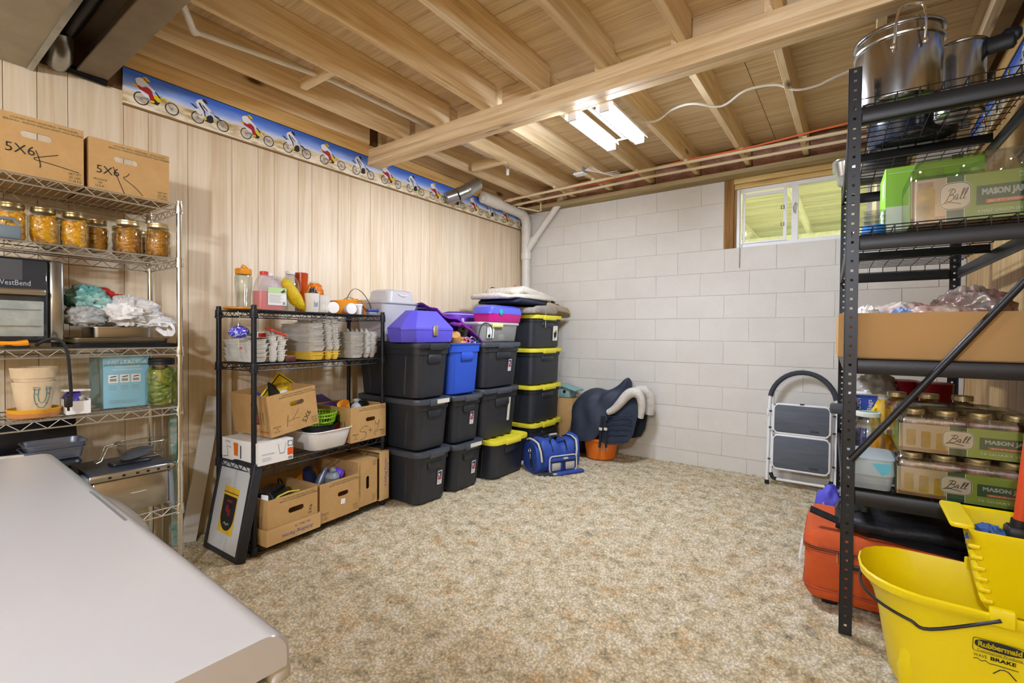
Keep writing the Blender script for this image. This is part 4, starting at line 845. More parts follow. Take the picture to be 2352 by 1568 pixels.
# nectar jug
JUGW = frosted('jug_plastic', '#f2eeee', .22, .35); NECT = mat('red_nectar', '#dc2f16', .25, spec=.6)
def jug(label, x, y, z, fill, cap, lab):
    t = on('plastic_jug', label, 'jug', x, y, z, 'plastic jugs')
    q = G(); prof = [(0, .150, .085, .02), (.006, .156, .09, .025), (.10, .156, .09, .025), (.13, .15, .086, .03), (.16, .12, .07, .03), (.185, .08, .05, .024), (.197, .045, .042, .02)]
    q.loft([[(px-(.018 if i > 3 else 0)*(i-3)/2, py, p[0]) for px, py in rr(p[1], p[2], p[3], 4)] for i, p in enumerate(prof)]); q.build('jug_body', JUGW, t)
    G().tube([(.02, 0, .185), (.05, 0, .187), (.066, 0, .165), (.07, 0, .13)], .012, 8).build('handle', JUGW, t)
    G().lathe([(.021, .195), (.022, .2), (.022, .214), (.019, .216)], 18, -.027, 0).build('cap', cap, t)
    if fill: G().stack([(.004, .147, .08, .018, 3), (.105, .149, .082, .02, 3)], rr).build('nectar', NECT, t)
    if lab:
        p = G().at(FRONT(.02, -.0462, 0)); p.mi(0).rect(-.052, .058, .03, .128).mi(1).rect(-.052, .058, .095, .128, .0004)
        for k in range(8): p.mi(2).rect(-.046, .03-.006*(k % 3), .085-.006*k, .087-.006*k, .0005)
        p.mi(3).poly([(a, b, .0008) for a, b in [(.02, .104), (.034, .113), (.05, .125), (.044, .112), (.057, .11), (.042, .104), (.032, .1)]])
        p.mi(2).rect(.035, .05, .034, .05, .0005)
        p.build('label', [PAPER, mat('label_green', '#b9d79a', .6), mat('label_text', '#8f8f8a', .6), INK[0]], t, 0)
    return t
jug('half-full jug of red hummingbird nectar with a green label', -2.672, 1.372, z, True, mat('red_cap', '#d23a36', .4), True)
jug('empty white jug with handle behind the red nectar jug', -2.80, 1.465, z+.012, False, WHP, False)
YN = mat('yellow_net', '#e2c413', .35, var=(30, '#c9a908'), bump=(90, .8))
def fn(p): return p
q = G().tube([(-.075, 0, .175), (-.06, .0, .15), (-.03, 0, .10), (.0, 0, .06), (.03, 0, .03), (.07, 0, .012)], lambda u: .006+.034*math.sin(min(1, u*1.15)*PI*.86)**.8, 12)
tag(q.build('net_bag', YN, loc=(-2.66, 1.525, z+.012), rot=(0, 0, BRZ), smooth=30), 'yellow mesh onion bag slumped between the jugs and cups', 'bag')
t = on('clear_bottle', 'clear plastic bottle with white screw cap at the back of the black shelf', 'bottle', -2.86, 1.603, z)
G().lathe([(.05, 0), (.055, .008), (.055, .05), (.051, .06), (.055, .07), (.055, .16), (.05, .19), (.03, .225), (.024, .235), (.024, .24)], 24, cap1=False).build('bottle_body', CLR, t); G().lathe([(.027, .238), (.028, .24), (.028, .258), (.025, .26)], 20).build('cap', WHP, t)
AMB = frosted('amber_plastic', '#d2500f', .75, .25)
t = on('amber_tumbler', 'tall amber orange plastic cylinder behind the clear bottle', 'container', -2.92, 1.712, z)
G().lathe([(.036, 0), (.038, .01), (.038, .2), (.040, .235), (.040, .262), (.036, .264)], 22).build('tumbler_body', AMB, t); G().lathe([(.0415, .235), (.0415, .24)], 22).lathe([(.0415, .255), (.0415, .26)], 22).build('rim_bands', AMB, t)
t = on('cupcake_liners', 'tube of white paper cupcake liners at the front of the black shelf', 'liners', -2.63, 1.645, z)
q = G()
for k in range(13): q.stack([(.002+.008*k, .034+.003*math.sin(k)), (.0095+.008*k, .039+.003*math.sin(k))], lambda r: [((r+.0015*(i % 2))*math.cos(2*PI*i/32)+.038, (r+.0015*(i % 2))*math.sin(2*PI*i/32)) for i in range(32)])
q.build('liner_stack', PAPER, t, 0)
G().lathe([(.034, 0), (.036, .004), (.042, .11), (.04, .112)], 22, -.03, .01).build('paper_tub', mat('tub_paper', '#ddd9d2', .6), t)
q = G().at(FRONT(-.03, -.0285, .05)); q.rect(-.012, .012, -.018, .012); q.build('barcode', INK[4], t, 0)
t = on('snack_pack', 'crumpled orange and black snack packet behind the cupcake liners', 'packet', -2.725, 1.665, z)
crumple(G(), (.02, 0, .13), (.055, .035, .05), 31, .4, 3, 26, 14).build('packet', mat('orange_foil', '#d9771c', .3), t, 70); crumple(G(), (-.01, -.03, .11), (.03, .012, .04), 33, .4, 3, 18, 10).build('dark_panel', mat('dark_foil', '#3a2a20', .3), t, 70); G().lathe([(.03, 0), (.035, .09)], 14, .02, 0).build('packet_base', mat('orange_foil2', '#c9661a', .4), t)
t = on('feed_scoop', 'orange plastic feed scoop lying at the right of the black shelf', 'scoop', -2.80, 1.93, z)
q = G(); n = 12; R = []
for zz, w, d in ((.0, .085, .055), (.004, .09, .06), (.10, .11, .075), (.10, .106, .071), (.008, .085, .055)): R.append([(x, y, zz+(.0 if zz < .05 else .012*math.sin(x*14))) for x, y in ell(w, d, 28, 0, 0, 3)])
q.loft(R); q.build('scoop_bowl', ORG, t); G().tube([(.085, -.05, .095), (.105, -.07, .10), (.125, -.075, .06), (.12, -.075, .0)], .010, 8, flat=.5).tube([(.12, -.05, .10), (.14, -.055, .085), (.148, -.06, .04), (.142, -.06, .005)], .008, 8, flat=.5).build('scoop_handle', ORG, t)
for lab, x, y, zz, ro in (('white plastic cup lying on its side in front of the orange scoop', -2.655, 1.745, z+.033, (PI/2, 0, -.35)), ('white plastic cup lying on its side in the middle of the white cups', -2.672, 1.875, z+.033, (PI/2, 0, -.2)), ('white plastic cup standing at the right of the white cups', -2.668, 1.955, z, (0, 0, 0))):
    t = thing('white_cup', lab, 'cup', (x, y, zz), 0, 'white plastic cups', (ro[0], ro[1], ro[2]+BRZ))
    G().lathe([(.024, 0), (.026, .004), (.032, .055), (.034, .057), (.034, .064), (.03, .062), (.024, .006)], 22).build('cup_body', WHP, t); G().lathe([(.035, .057), (.035, .068), (.026, .07)], 22).build('cup_lid', WHP, t)
t = on('blue_clamp', 'blue handled clamp at the right front corner of the black shelf', 'clamp', -2.66, 2.06, z)
BLU = mat('blue_plastic', '#2b3f8f', .4)
G().rbox(-.04, .05, -.015, .015, .022, .04, .006, 2).ball((.055, 0, .032), .012).build('clamp_body', BLU, t); G().rbox(-.03, .04, -.016, .016, 0, .02, .004, 1).build('clamp_base', GREYP, t); G().tube([(-.04, 0, .03), (-.06, 0, .045), (-.075, 0, .06)], .006, 6).build('clamp_tail', mat('brown_tail', '#6b4a33', .5), t)
for k, (pts, lab) in enumerate((([(-.10, .03, .0), (-.085, .03, .10), (-.03, .03, .165), (.04, .03, .15), (.10, .03, .09), (.13, .03, .03)], 'grey wire hoop handle arching highest behind the blue clamp'), ([(-.09, .10, .0), (-.08, .10, .07), (-.02, .10, .11), (.05, .10, .09), (.09, .10, .04)], 'second grey wire hoop arching lower behind the orange scoop'))):
    tag(G().strap(smooth_line(pts), .006, .003, (0, 1, 0)).build('wire_hoop', mat('hoop_grey', '#6d635b', .4, .4), loc=(-2.82, 2.09, z+.02), rot=(0, 0, BRZ)), lab, 'hoop', 'grey hoops')
# ---- hanging glass ornament
def swirl():
    m = mat('blue_glass', '#1f35c4', .06, spec=.8, coat=.5); N = m.node_tree.nodes; L = m.node_tree.links; b = N['Principled BSDF']
    tc = N.new('ShaderNodeTexCoord'); n1 = N.new('ShaderNodeTexNoise'); n1.inputs['Scale'].default_value = 38; n1.inputs['Distortion'].default_value = 2.5; n1.inputs['Detail'].default_value = 2; L.new(tc.outputs['Object'], n1.inputs['Vector'])
    r = N.new('ShaderNodeValToRGB'); e = r.color_ramp.elements; e[0].position = .35; e[0].color = lin('#b0302a'); e[1].position = .62; e[1].color = lin('#dfe3f5'); k = e.new(.40); k.color = lin('#2338c8'); k = e.new(.54); k.color = lin('#3350e0'); L.new(n1.outputs['Fac'], r.inputs[0]); L.new(r.outputs[0], b.inputs['Base Color']); return m
t = thing('glass_ornament', 'blue and white swirled glass globe hanging from the black shelf', 'ornament', (-2.615, 1.187, 1.152))
G().ball((0, 0, .032), (.05, .05, .034), 24, 14).build('globe', swirl(), t); G().lathe([(.008, .064), (.006, .078), (.004, .082)], 10).tube([(0, 0, .08), (.012, .0, .095), (.01, 0, .115), (-.006, 0, .125), (-.01, 0, .14)], .0016, 5).build('hook', CHRW, t)
G().tube([(0, 0, 0), (.0, .0, -.045), (0, .005, -.052)], .003, 6).build('feeder_tube', mat('pale_tube', '#cfc79a', .4), t); G().ball((0, .008, -.052), .007).build('feeder_flower', mat('pink_flower', '#c9556a', .5), t)
# ---- egg cartons
PULP = mat('pulp', '#c9c6bd', .9, bump=(120, .35), var=(20, '#bbb7ad')); PULPY = mat('pulp_yellow', '#e5c24a', .9, bump=(120, .35)); PULPW = mat('foam_white', '#d9d7cf', .8, bump=(120, .2))
def carton_meshes(m):
    q = G(); w, d, h = .105, .29, .032
    q.stack([(0, w-.03, d-.03, .012, 2), (h, w-.006, d-.006, .016, 2), (h, w, d, .018, 2), (h-.0025, w, d, .018, 2), (h-.003, w-.01, d-.01, .016, 2), (.003, w-.034, d-.034, .012, 2)], rr)
    lm = q.mesh('carton_lid'); lm.materials.append(m)
    q = G(); q.loft([[(x, y, .034) for x, y in rr(w, d, .014, 2)], [(x, y, .037) for x, y in rr(w, d, .014, 2)]], False, False)
    for i in range(2):
        for j in range(6):
            cx, cy = (i-.5)*.049, (j-2.5)*.0465
            q.loft([[(cx+a, cy+b, 0) for a, b in ell(.013, .013, 8)], [(cx+a, cy+b, .012) for a, b in ell(.02, .019, 8)], [(cx+a, cy+b, .036) for a, b in ell(.0235, .0225, 8, 0, 0, 3)], [(cx+a, cy+b, .0355) for a, b in ell(.021, .02, 8, 0, 0, 3)], [(cx+a, cy+b, .004) for a, b in ell(.012, .012, 8)]])
    for j in range(5):
        cy = (j-2)*.0465; q.loft([[(a, cy+b, .03) for a, b in ell(.009, .009, 6)], [(a, cy+b, .058) for a, b in ell(.005, .005, 6)]])
    tm = q.mesh('cup_tray'); tm.materials.append(m); return lm, tm
ORD = 'lowest,second,third,fourth,fifth,sixth,seventh,eighth,ninth,tenth,eleventh,twelfth,thirteenth,fourteenth,fifteenth,sixteenth,seventeenth'.split(',')
def nth(k): return 'lowest in' if k == 0 else ORD[k]+' from the bottom of'
EM = carton_meshes(PULP); EY = carton_meshes(PULPY); EW = carton_meshes(PULPW)
def carton(label, M, lx, ly, z, group, tilt=0, flip=1, tray_up=0):
    p = bl(lx, ly, z); t = thing('egg_carton', label, 'egg carton', p, 0, group, (0, tilt, BRZ))
    inst('carton_lid', M[0], t, (-.056*flip, 0, .004)); inst('cup_tray', M[1], t, (.056*flip, 0, .002+tray_up), (0, -tray_up*3, 0)); return t
zc = ZS[1]+.005
lx, ly = wl_(-2.76, 1.69)
for k in range(2): carton('yellow egg carton, %s of the two under the middle stack' % ('lower' if k == 0 else 'upper'), EY, lx-.005, ly, zc+.016*k, 'yellow egg cartons')
n = 18
for k in range(n): carton('open grey egg carton topping the tall middle stack' if k == n-1 else 'open grey egg carton, %s the tall middle stack' % nth(k), EM, lx+.0035*math.sin(k*1.7)-.012*k/n, ly+.003*math.cos(k*2.3)+(.012 if k % 5 == 0 else 0), zc+.044+.0088*k, 'grey egg cartons, middle stack', -.006*k, 1, .0012*k)
lx, ly = wl_(-2.78, 1.985); n = 15
for k in range(n): carton('open grey egg carton topping the stack at the right end of the shelf' if k == n-1 else 'open grey egg carton, %s the right-hand stack' % nth(k), EM, lx+.003*math.sin(k*2.1), ly+.003*math.cos(k*1.3), zc+.0098*k, 'grey egg cartons, right stack', 0)
lx, ly = wl_(-2.765, 1.345); n = 5
for k in range(n): carton('open white egg carton topping the short left stack' if k == n-1 else 'open white egg carton, %s the short left stack' % nth(k), EW, lx+.004*math.sin(k*2.6), ly+.004*math.cos(k), zc+.024*k, 'white egg cartons, left stack', -.02*k, 1, .003*k)
t = thing('carton_label_box', 'small red, green and white egg box on the left carton stack', 'box', bl(lx-.05, ly-.05, zc+.137), BRZ-.1)
G().rbox(-.06, .055, -.06, .06, 0, .03, .003, 1).build('carton', PAPER, t); p = G().at(FRONT(0, -.0606, 0)); p.mi(0).rect(-.055, .0, .008, .026).mi(1).rect(.005, .05, .004, .026); p.at(TOP(0, 0, .0306)).mi(1).rect(-.05, .05, -.055, -.02); p.build('printing', [INK[6], INKR], t, 0)
tag(G().rbox(-.05, .05, -.035, .035, 0, .012, .002, 1).build('red_card', mat('red_card', '#c8412e', .5), loc=bl(lx+.045, ly-.12, zc+.165), rot=(.2, .35, BRZ)), 'red and white card resting on the left carton stack', 'card')
tag(crumple(G(), (0, 0, .05), (.05, .03, .05), 41, .4, 3, 20, 12, 0).build('yellow_wrapper', YN, loc=bl(lx+.075, ly+.125, zc), rot=(0, 0, BRZ), smooth=70), 'yellow plastic wrapper behind the left carton stack', 'wrapper')
tag(G().rbox(-.03, .03, -.03, .03, 0, .035, .004, 1).build('brown_box', mat('brown_small', '#5a2c22', .5), loc=bl(lx+.13, ly-.11, zc)), 'small dark red box between the left and middle carton stacks', 'box')
# ---- third shelf
z3 = ZS[2]+.005
def glasses_box():
    t = thing('glassware_box', 'white printed glassware box under the tilted produce box', 'box', bl(-.335, -.02, z3), BRZ)
    G().rbox(-.115, .085, -.19, .16, 0, .118, .001, 1).build('carton', PAPER, t, 0)
    p = G().at(FRONT(0, -.1908, 0)); p.mi(1).text('ROCKFORD', .07, .009, (-.06, .055)).mi(1)
    for k in range(3): p.rect(-.095, -.045, .035-.007*k, .037-.007*k)
    p.line([(-.005, .1), (.005, .045), (.03, .045), (.042, .1)], .003).line([(.005, .046), (.03, .046)], .005)
    p.mi(2).rect(.05, .083, .028, .068).mi(1).rect(.05, .083, .075, .108, .0).mi(0).add([(.0665+.011*math.cos(a), .0915+.011*math.sin(a), .0005) for a in [2*PI*i/14 for i in range(14)]], [tuple(range(14))]).mi(1).rect(.054, .08, .006, .02)
    p.build('front_print', [PAPER, INK[4], INK[5]], t, 0)
    s = G().at(LEFT(-.1158, 0, 0)); s.mi(1).rect(.02, .03, .02, .09).mi(0).poly([(-.005, .03, 0), (-.04, .03, 0), (-.045, .1, 0), (.0, .1, 0)]).mi(1).line([(-.07, .07), (-.11, .075), (-.10, .02), (-.15, .012)], .004).text('OFFICE', .05, .012, (-.10, .1))
    s.build('side_print', [mat('beer_orange', '#d9701a', .5), INK[0]], t, 0)
glasses_box()
KB = [('l', [(-.13, .44), (-.15, .3), (-.17, .15)], .0022), ('l', [(.1, .52), (.0, .36), (-.05, .30)], .0022), ('l', [(-.14, .27), (-.0, .30), (.1, .3)], .0018), ('t', '5X6', .13, .25, .27, .9)]
p = bl(-.21, .0, .628)
produce_box('tilted produce box marked K 5X6 holding a yellow sign on the third black shelf', (p[0], p[1], p[2]), 0, .30, .36, .23, KB, hole=(.08, .68, .09, .026), rot=(.0, -.13, BRZ))
t = thing('yellow_sign', 'yellow diamond BAD dog ON GUARD sign upside down in the produce box', 'sign', bl(-.175, .0, .70), 0, rot=(-.30, -.03, BRZ+.1))
SY = mat('sign_yellow', '#e7c71c', .45); q = G(); P4 = [(.235, .09), (.035, .255), (-.165, .09), (.035, -.075)]
q.at(frame3((0, 0, 0), (1, 0, 0), (0, 0, 1))).prism(P4, 0, .003); q.build('sign_panel', SY, t, 0)
p = G().at(FRONT(0, -.0036, 0))
for a, b in zip(P4, P4[1:]+P4[:1]):
    c = (.035, .09); A = tuple(c[i]+(a[i]-c[i])*.9 for i in (0, 1)); B = tuple(c[i]+(b[i]-c[i])*.9 for i in (0, 1)); p.mi(0).line([A, B], .006)
p.mi(0).text('ON GUARD', .125, .024, (.02, .172), PI).text('BAD', .06, .028, (.125, .085), PI)
p.mi(1).add([(.04+.04*math.cos(a), .115+.026*math.sin(a), .0003) for a in [2*PI*i/16 for i in range(16)]], [tuple(range(16))]).mi(0).add([(-.02+.03*math.cos(a), .12+.018*math.sin(a), .0004) for a in [2*PI*i/14 for i in range(14)]], [tuple(range(14))])
p.build('sign_print', [INK[0], INK[1]], t, 0)
p0 = bl(-.21, -.05, .70)
tag(G().rbox(-.10, .10, -.006, .006, 0, .19, .002, 1).build('black_binder', RUBB, loc=p0, rot=(-.55, .5, BRZ+.2)), 'black folder leaning in the tilted produce box', 'folder')
tag(G().rbox(-.06, .06, -.008, .008, 0, .13, .003, 1).build('blue_folder', BLU, loc=bl(-.30, -.02, .715), rot=(-.6, .5, BRZ+.1)), 'blue folder leaning at the left inside the tilted produce box', 'folder')
t = thing('dish_pan', 'white plastic dish pan on the third black shelf', 'basin', bl(.03, -.03, z3), BRZ)
G().stack([(0, .24, .30, .05, 4), (.004, .25, .31, .055, 4), (.105, .30, .36, .065, 4), (.112, .32, .38, .07, 4), (.118, .318, .378, .07, 4), (.112, .30, .36, .065, 4), (.012, .245, .305, .05, 4)], rr).build('basin_body', WHP, t)
tag(G().lathe([(.06, 0), (.09, .015), (.125, .06), (.128, .064), (.122, .062), (.06, .006)], 30).build('black_bowl', RUBB, loc=bl(.045, -.03, z3+.075)), 'black bowl sitting in the white dish pan', 'bowl')
t = thing('green_colander', 'lime green colander nested in the black bowl', 'colander', bl(.035, -.03, z3+.095)); GRNP = mat('lime_plastic', '#8cc21a', .4)
q = G(); n = 36; rows = [(.07, .012), (.09, .03), (.105, .055), (.112, .085), (.118, .105)]
for i in range(n):
    a = 2*PI*i/n; q.tube([(r*math.cos(a), r*math.sin(a), zz) for r, zz in rows], .0028, 4)
for r, zz in rows: q.tube([(r*math.cos(2*PI*i/28), r*math.sin(2*PI*i/28), zz) for i in range(28)], .004, 5, True)
q.lathe([(.05, .004), (.072, .012), (.072, .015), (.05, .008)], 24); q.lathe([(.114, .102), (.122, .106), (.122, .112), (.116, .112)], 30, cap0=False, cap1=False); q.build('basket', GRNP, t)
SK = [('l', [(-.02, .38), (-.1, .42), (-.22, .36), (-.24, .28), (-.1, .24), (-.08, .14), (-.16, .06), (-.24, .03)], .0024), ('l', [(.03, .36), (.05, .2)], .0024), ('l', [(-.02, .28), (.11, .27)], .0024), ('l', [(.17, .52), (.2, .42), (.27, .44), (.3, .54), (.28, .4), (.25, .3)], .0024), ('l', [(.24, .28), (.16, .18), (.2, .08)], .0024), ('l', [(.18, .17), (.3, .22), (.44, .2)], .0024)]
produce_box('produce box with S+K written on it, at the right of the third black shelf', bl(.315, .0, z3), BRZ, .30, .38, .225, SK, hole=(.05, .6, .08, .026))
tag(G().rbox(-.17, .17, -.02, .02, 0, .25, .004, 1).build('purple_binder', PUR, loc=bl(.17, .10, z3+.15), rot=(-1.2, -.1, BRZ)), 'purple binder lying across the back of the third shelf', 'binder')
tag(G().lathe([(.03, 0), (.04, .08), (.038, .08), (.028, .004)], 20).build('orange_cup', mat('orange_cup', '#e09a35', .5), loc=bl(.27, -.02, z3+.17), rot=(.5, .3, 0)), 'orange cup sticking out of the S+K box', 'cup')
t = thing('grey_bottle', 'grey sports bottle top standing in the S+K box', 'bottle', bl(.32, -.06, z3+.14)); GB_ = mat('pale_bottle', '#a9b3b8', .35)
G().lathe([(.034, 0), (.034, .07), (.025, .085), (.014, .09), (.014, .1), (.02, .104), (.02, .115), (.01, .12)], 20).build('bottle_body', GB_, t)
tag(G().lathe([(.045, 0), (.05, .08), (.05, .09), (.044, .094), (.03, .09)], 22).build('black_canister', RUBB, loc=bl(.40, -.01, z3+.135)), 'black round canister at the right inside the S+K box', 'canister')
tag(G().lathe([(.04, 0), (.045, .075), (.04, .08)], 20).build('dark_mug', mat('dark_mug', '#2b2d31', .3), loc=bl(.36, .08, z3+.13)), 'dark mug at the back of the S+K box', 'mug')
# ---- bottom shelf
z4 = ZS[3]+.005
def farm_tray(label, loc, rot, up=True):
    t = thing('box_tray', label, 'box tray', loc, 0, 'cardboard box trays', rot)
    G().box(-.165, .165, -.205, -.201, 0, .085).box(-.165, .165, .201, .205, 0, .085).box(-.165, -.161, -.201, .201, 0, .085).box(.161, .165, -.201, .201, 0, .085).box(-.161, .161, -.201, .201, 0, .004).build('carton', mat('cardboard_pale', '#c6a26c', .85, bump=(60, .1)), t, 0)
    p = G().at(FRONT(0, -.2058, 0) @ Matrix(((1, .3, 0, -.01), (0, 1, 0, 0), (0, 0, 1, 0), (0, 0, 0, 1)))); r = PI if up else 0
    p.text('Schilling Farms', .19, .026, (.02, .03), r).text('Eau Claire, MI', .095, .013, (.04, .062 if up else .01), r); p.build('handwriting', PENB, t, 0); return t
farm_tray('cardboard tray lettered Schilling Farms upside down under the lower left box', bl(-.26, -.035, z4), (0, 0, BRZ), True)
TB = [('l', [(-.12, .05), (-.02, .2), (.05, .15), (.06, .08)], .0018), ('l', [(-.06, .22), (.08, .24)], .0018), ('t', '5X6', .09, .34, .5, 1.4)]
produce_box('dented produce box holding a black appliance on the bottom shelf', bl(-.26, -.035, z4+.006), BRZ, .305, .39, .235, TB, hole=(.05, .62, .095, .03))
t = thing('black_appliance', 'glossy black kitchen appliance lying in the dented produce box', 'appliance', bl(-.29, -.05, z4+.145), BRZ+.5); BG = mat('gloss_black', '#101216', .12, spec=.7)
G().rbox(-.11, .11, -.07, .07, 0, .10, .04, 4, .035).build('housing', BG, t); G().tube([(.1, 0, .07), (.13, .02, .11), (.17, .03, .1), (.19, .02, .06)], .004, 6).build('cord', RUBB, t)
tag(G().rbox(-.10, .10, -.004, .004, 0, .05, .002, 1).build('white_sheet', PAPER, loc=bl(-.31, -.15, z4+.17), rot=(-.5, .4, BRZ)), 'white sheet poking out in front of the black appliance', 'paper')
tag(G().tube([(-.07, 0, .02), (-.03, 0, .05), (.03, 0, .06), (.1, 0, .05)], .005, 6).build('yellow_tube', mat('yellow_tube', '#d9c93a', .4), loc=bl(-.27, -.15, z4+.17), rot=(0, 0, BRZ)), 'thin yellow tube beside the black appliance', 'tube')
B2 = [('l', [(-.30, .6), (.30, .62)], .0001)]
produce_box('produce box full of bottles and purple plastic in the middle of the bottom shelf', bl(.065, -.015, z4), BRZ, .29, .40, .235, B2, hole=(.08, .6, .08, .028))
o = tag(G().box(-.016, .016, -.0006, .0006, -.016, .016).build('paper_sticker', PAPER, loc=bl(.085, -.217, z4+.092), rot=(0, .1, BRZ)), 'small white paper sticker on the middle lower box', 'sticker')
for k, (lab, a, b, m, prof) in enumerate((('silver sport bottle among the things in the middle lower box', .0, -.05, PANG, [(.03, 0), (.03, .10), (.016, .12), (.016, .15), (.01, .155)]), ('dark bottle with round cap in the middle lower box', .07, -.09, GREYP, [(.04, 0), (.045, .09), (.03, .11), (.018, .115), (.02, .13), (.014, .14)]), ('dark blue jar in the middle lower box', .03, .04, mat('dark_blue_jar', '#26304f', .3), [(.04, 0), (.04, .1), (.03, .13), (.03, .14)]))):
    tag(G().lathe(prof, 20).build('sport_bottle', m, loc=bl(.065-.06+a, -.02+b, z4+.15), rot=(.3*(k-1), .2, 0)), lab, 'bottle')
tag(crumple(G(), (0, 0, .03), (.06, .05, .04), 51, .2, 2, 20, 12).build('purple_pouch', mat('violet_plastic', '#6a46c9', .35), loc=bl(.125, -.08, z4+.195), rot=(0, 0, BRZ), smooth=30), 'shiny violet pouch in the middle lower box', 'pouch')
tag(G().lathe([(.0, 0), (.06, .003), (.07, .012)], 22).build('orange_dish', ORG, loc=bl(.05, .08, z4+.2), rot=(.5, .2, 0)), 'orange dish leaning at the back of the middle lower box', 'dish')
p = bl(.305, -.01, z4); X3 = [('l', [(-.3, .97), (.3, .97)], .0001)]
b3 = produce_box('closed produce box standing on its side at the right of the bottom shelf', (p[0]+.0, p[1], p[2]+.152), 0, .295, .39, .165, X3, rot=(0, -H2, BRZ), hole=(0, .5, .085, .026), closed=True, side=False)
b3.location = bl(.215+.165, -.005, z4+.150)
p = bl(.40, -.01, z4+.155)
ft = farm_tray('cardboard tray lettered Schilling Farms stood on end at the right of the bottom shelf', (0, 0, 0), (0, -H2, BRZ), False)
ft.location = bl(.47, -.012, z4+.166)
# ================================================================ STORAGE TOTES
TOTB = mat('tote_black', '#23262c', .42, spec=.45, bump=(300, .12), var=(4, '#2a2d34')); TOTL = mat('tote_lid_grey', '#41464e', .35, spec=.5); TOTU = mat('tote_blue', '#2b55c4', .38); TOTY = mat('lid_yellow', '#e3d73a', .42)
STK = [PAPER, INK[7], INK[3], INK[0], mat('sticker_yellow', '#d8b92a', .6)]
def tote(label, loc, rz, L, Wd, H, lid=None, body=TOTB, sticker=None, ribs=True, strip=None, group='stacked storage totes', inset=.045, cat='storage tote', tall=False):
    """local x = length (long side), y = width; front (short end) looks to local +x"""
    t = thing('storage_tote', label, cat, loc, rz, group); b0, b1 = L-2*inset, Wd-1.3*inset
    def ring(w, d, r, rb): 
        P = rr(w, d, r, 4); return P
    q = G(); q.stack([(0, b0-.03, b1-.03, .05, 4), (.012, b0, b1, .055, 4), (H*.82, L-.035, Wd-.035, .06, 4), (H*.825, L-.02, Wd-.02, .062, 4), (H*.965, L-.014, Wd-.014, .065, 4), (H*.97, L, Wd, .07, 4), (H, L, Wd, .07, 4), (H, L-.02, Wd-.02, .06, 4), (H*.9, L-.036, Wd-.036, .055, 4), (.02, b0-.012, b1-.012, .05, 4)], rr)
    q.build('tub', body, t, 30)
    for sx in (1, -1):
        G().rbox(L/2-.03 if sx > 0 else -L/2+.008, L/2-.006 if sx > 0 else -L/2+.03, -Wd*.18, Wd*.18, H*.66, H*.825, .01, 2).build('grip', body, t)
    if ribs:
        for sx in (1, -1):
            for yy in (-.36, .36):
                X0 = Vector((sx*(b0/2-.004), yy*b1, .03)); X1 = Vector((sx*(L/2-.026), yy*(Wd-.03), H*.8)); G().tube([X0, X1], .008, 6).build('rib', body, t)
        for sy in (1, -1):
            for xx in (-.3, .3):
                X0 = Vector((xx*b0, sy*(b1/2-.004), .03)); X1 = Vector((xx*L, sy*(Wd/2-.023), H*.8)); G().tube([X0, X1], .01, 6).build('rib', body, t)
    if lid:
        q = G(); e = .012
        q.stack([(H-.022, L+e, Wd+e, .075, 4), (H-.002, L+e+.006, Wd+e+.006, .077, 4), (H+.012, L+e, Wd+e, .075, 4), (H+.014, L-.03, Wd-.03, .06, 4), (H+.004, L-.06, Wd-.06, .05, 4)], rr)
        l = q.build('lid', lid, t, 30)
        for sx in (1, -1):
            G().rbox(sx*(L/2+.005)-.012, sx*(L/2+.005)+.012, -Wd*.2, Wd*.2, H-.034, H+.008, .004, 1).build('lid_latch', lid, l)
        if lid is TOTY:
            for yy in (-.33, -.1, .1, .33): G().rbox(-L*.44, L*.44, yy*Wd-.012, yy*Wd+.012, H+.004, H+.013, .003, 1).build('lid_rib', lid, l)
    def face(u, v): return frame3((L/2-.0175-(inset-.0175)*(1-v/(H*.82)), u, v), (0, 1, 0), ((inset-.0175), 0, H*.82))
    if sticker:
        u, v = sticker; p = G().at(face(u, v*H))
        p.mi(0).rect(-.022, .022, -.05, .05, .004).mi(1).rect(-.018, .018, .005, .044, .0045).mi(2).rect(-.006, .016, .01, .026, .005).mi(0).rect(-.012, .0, .012, .03, .0052).mi(2).rect(-.018, .018, -.012, .002, .0045).mi(3).rect(-.016, .016, -.018, -.014, .0045).rect(-.016, .012, -.03, -.028, .0045).rect(-.016, .014, -.04, -.038, .0045)
        p.build('sticker', STK, t, 0)
    if strip:
        u, v, w, h = strip; (G().at(face(u, v*H)) if v < .9 else G().at(frame3((L/2+.0135, u, H-.006), (0, 1, 0), (0, 0, 1)))).rect(-w/2, w/2, -h/2, h/2, .0045).build('masking_tape', mat('masking_tape', '#d8d5c6', .7), t, 0)
    return t
TX = -2.70
# column nearest the shelf
tote('black tote with a sticker, bottom of the stack nearest the black shelf', (TX, 2.385, 0), .0, .68, .345, .36, TOTL, sticker=(.06, .45))
tote('black tote with taped lid, middle of the stack nearest the black shelf', (TX, 2.385, .374), .0, .68, .345, .345, TOTL, strip=(.05, .93, .12, .03))
tote('black tote carrying the purple case, top of the stack nearest the black shelf', (TX, 2.375, .733), .0, .69, .345, .372, TOTB)
# second column
tote('black tote with taped lid and sticker, bottom of the stack under the blue tote', (TX, 2.755, 0), .0, .68, .355, .345, TOTL, sticker=(.06, .45), strip=(.04, .94, .13, .03))
tote('black tote with a sticker directly beneath the blue tote', (TX, 2.755, .358), .0, .67, .35, .352, TOTL, sticker=(.04, .52))
tote('open blue tote heaped with a hat and purple cloth', (TX, 2.735, .724), .0, .66, .37, .392, None, TOTU)
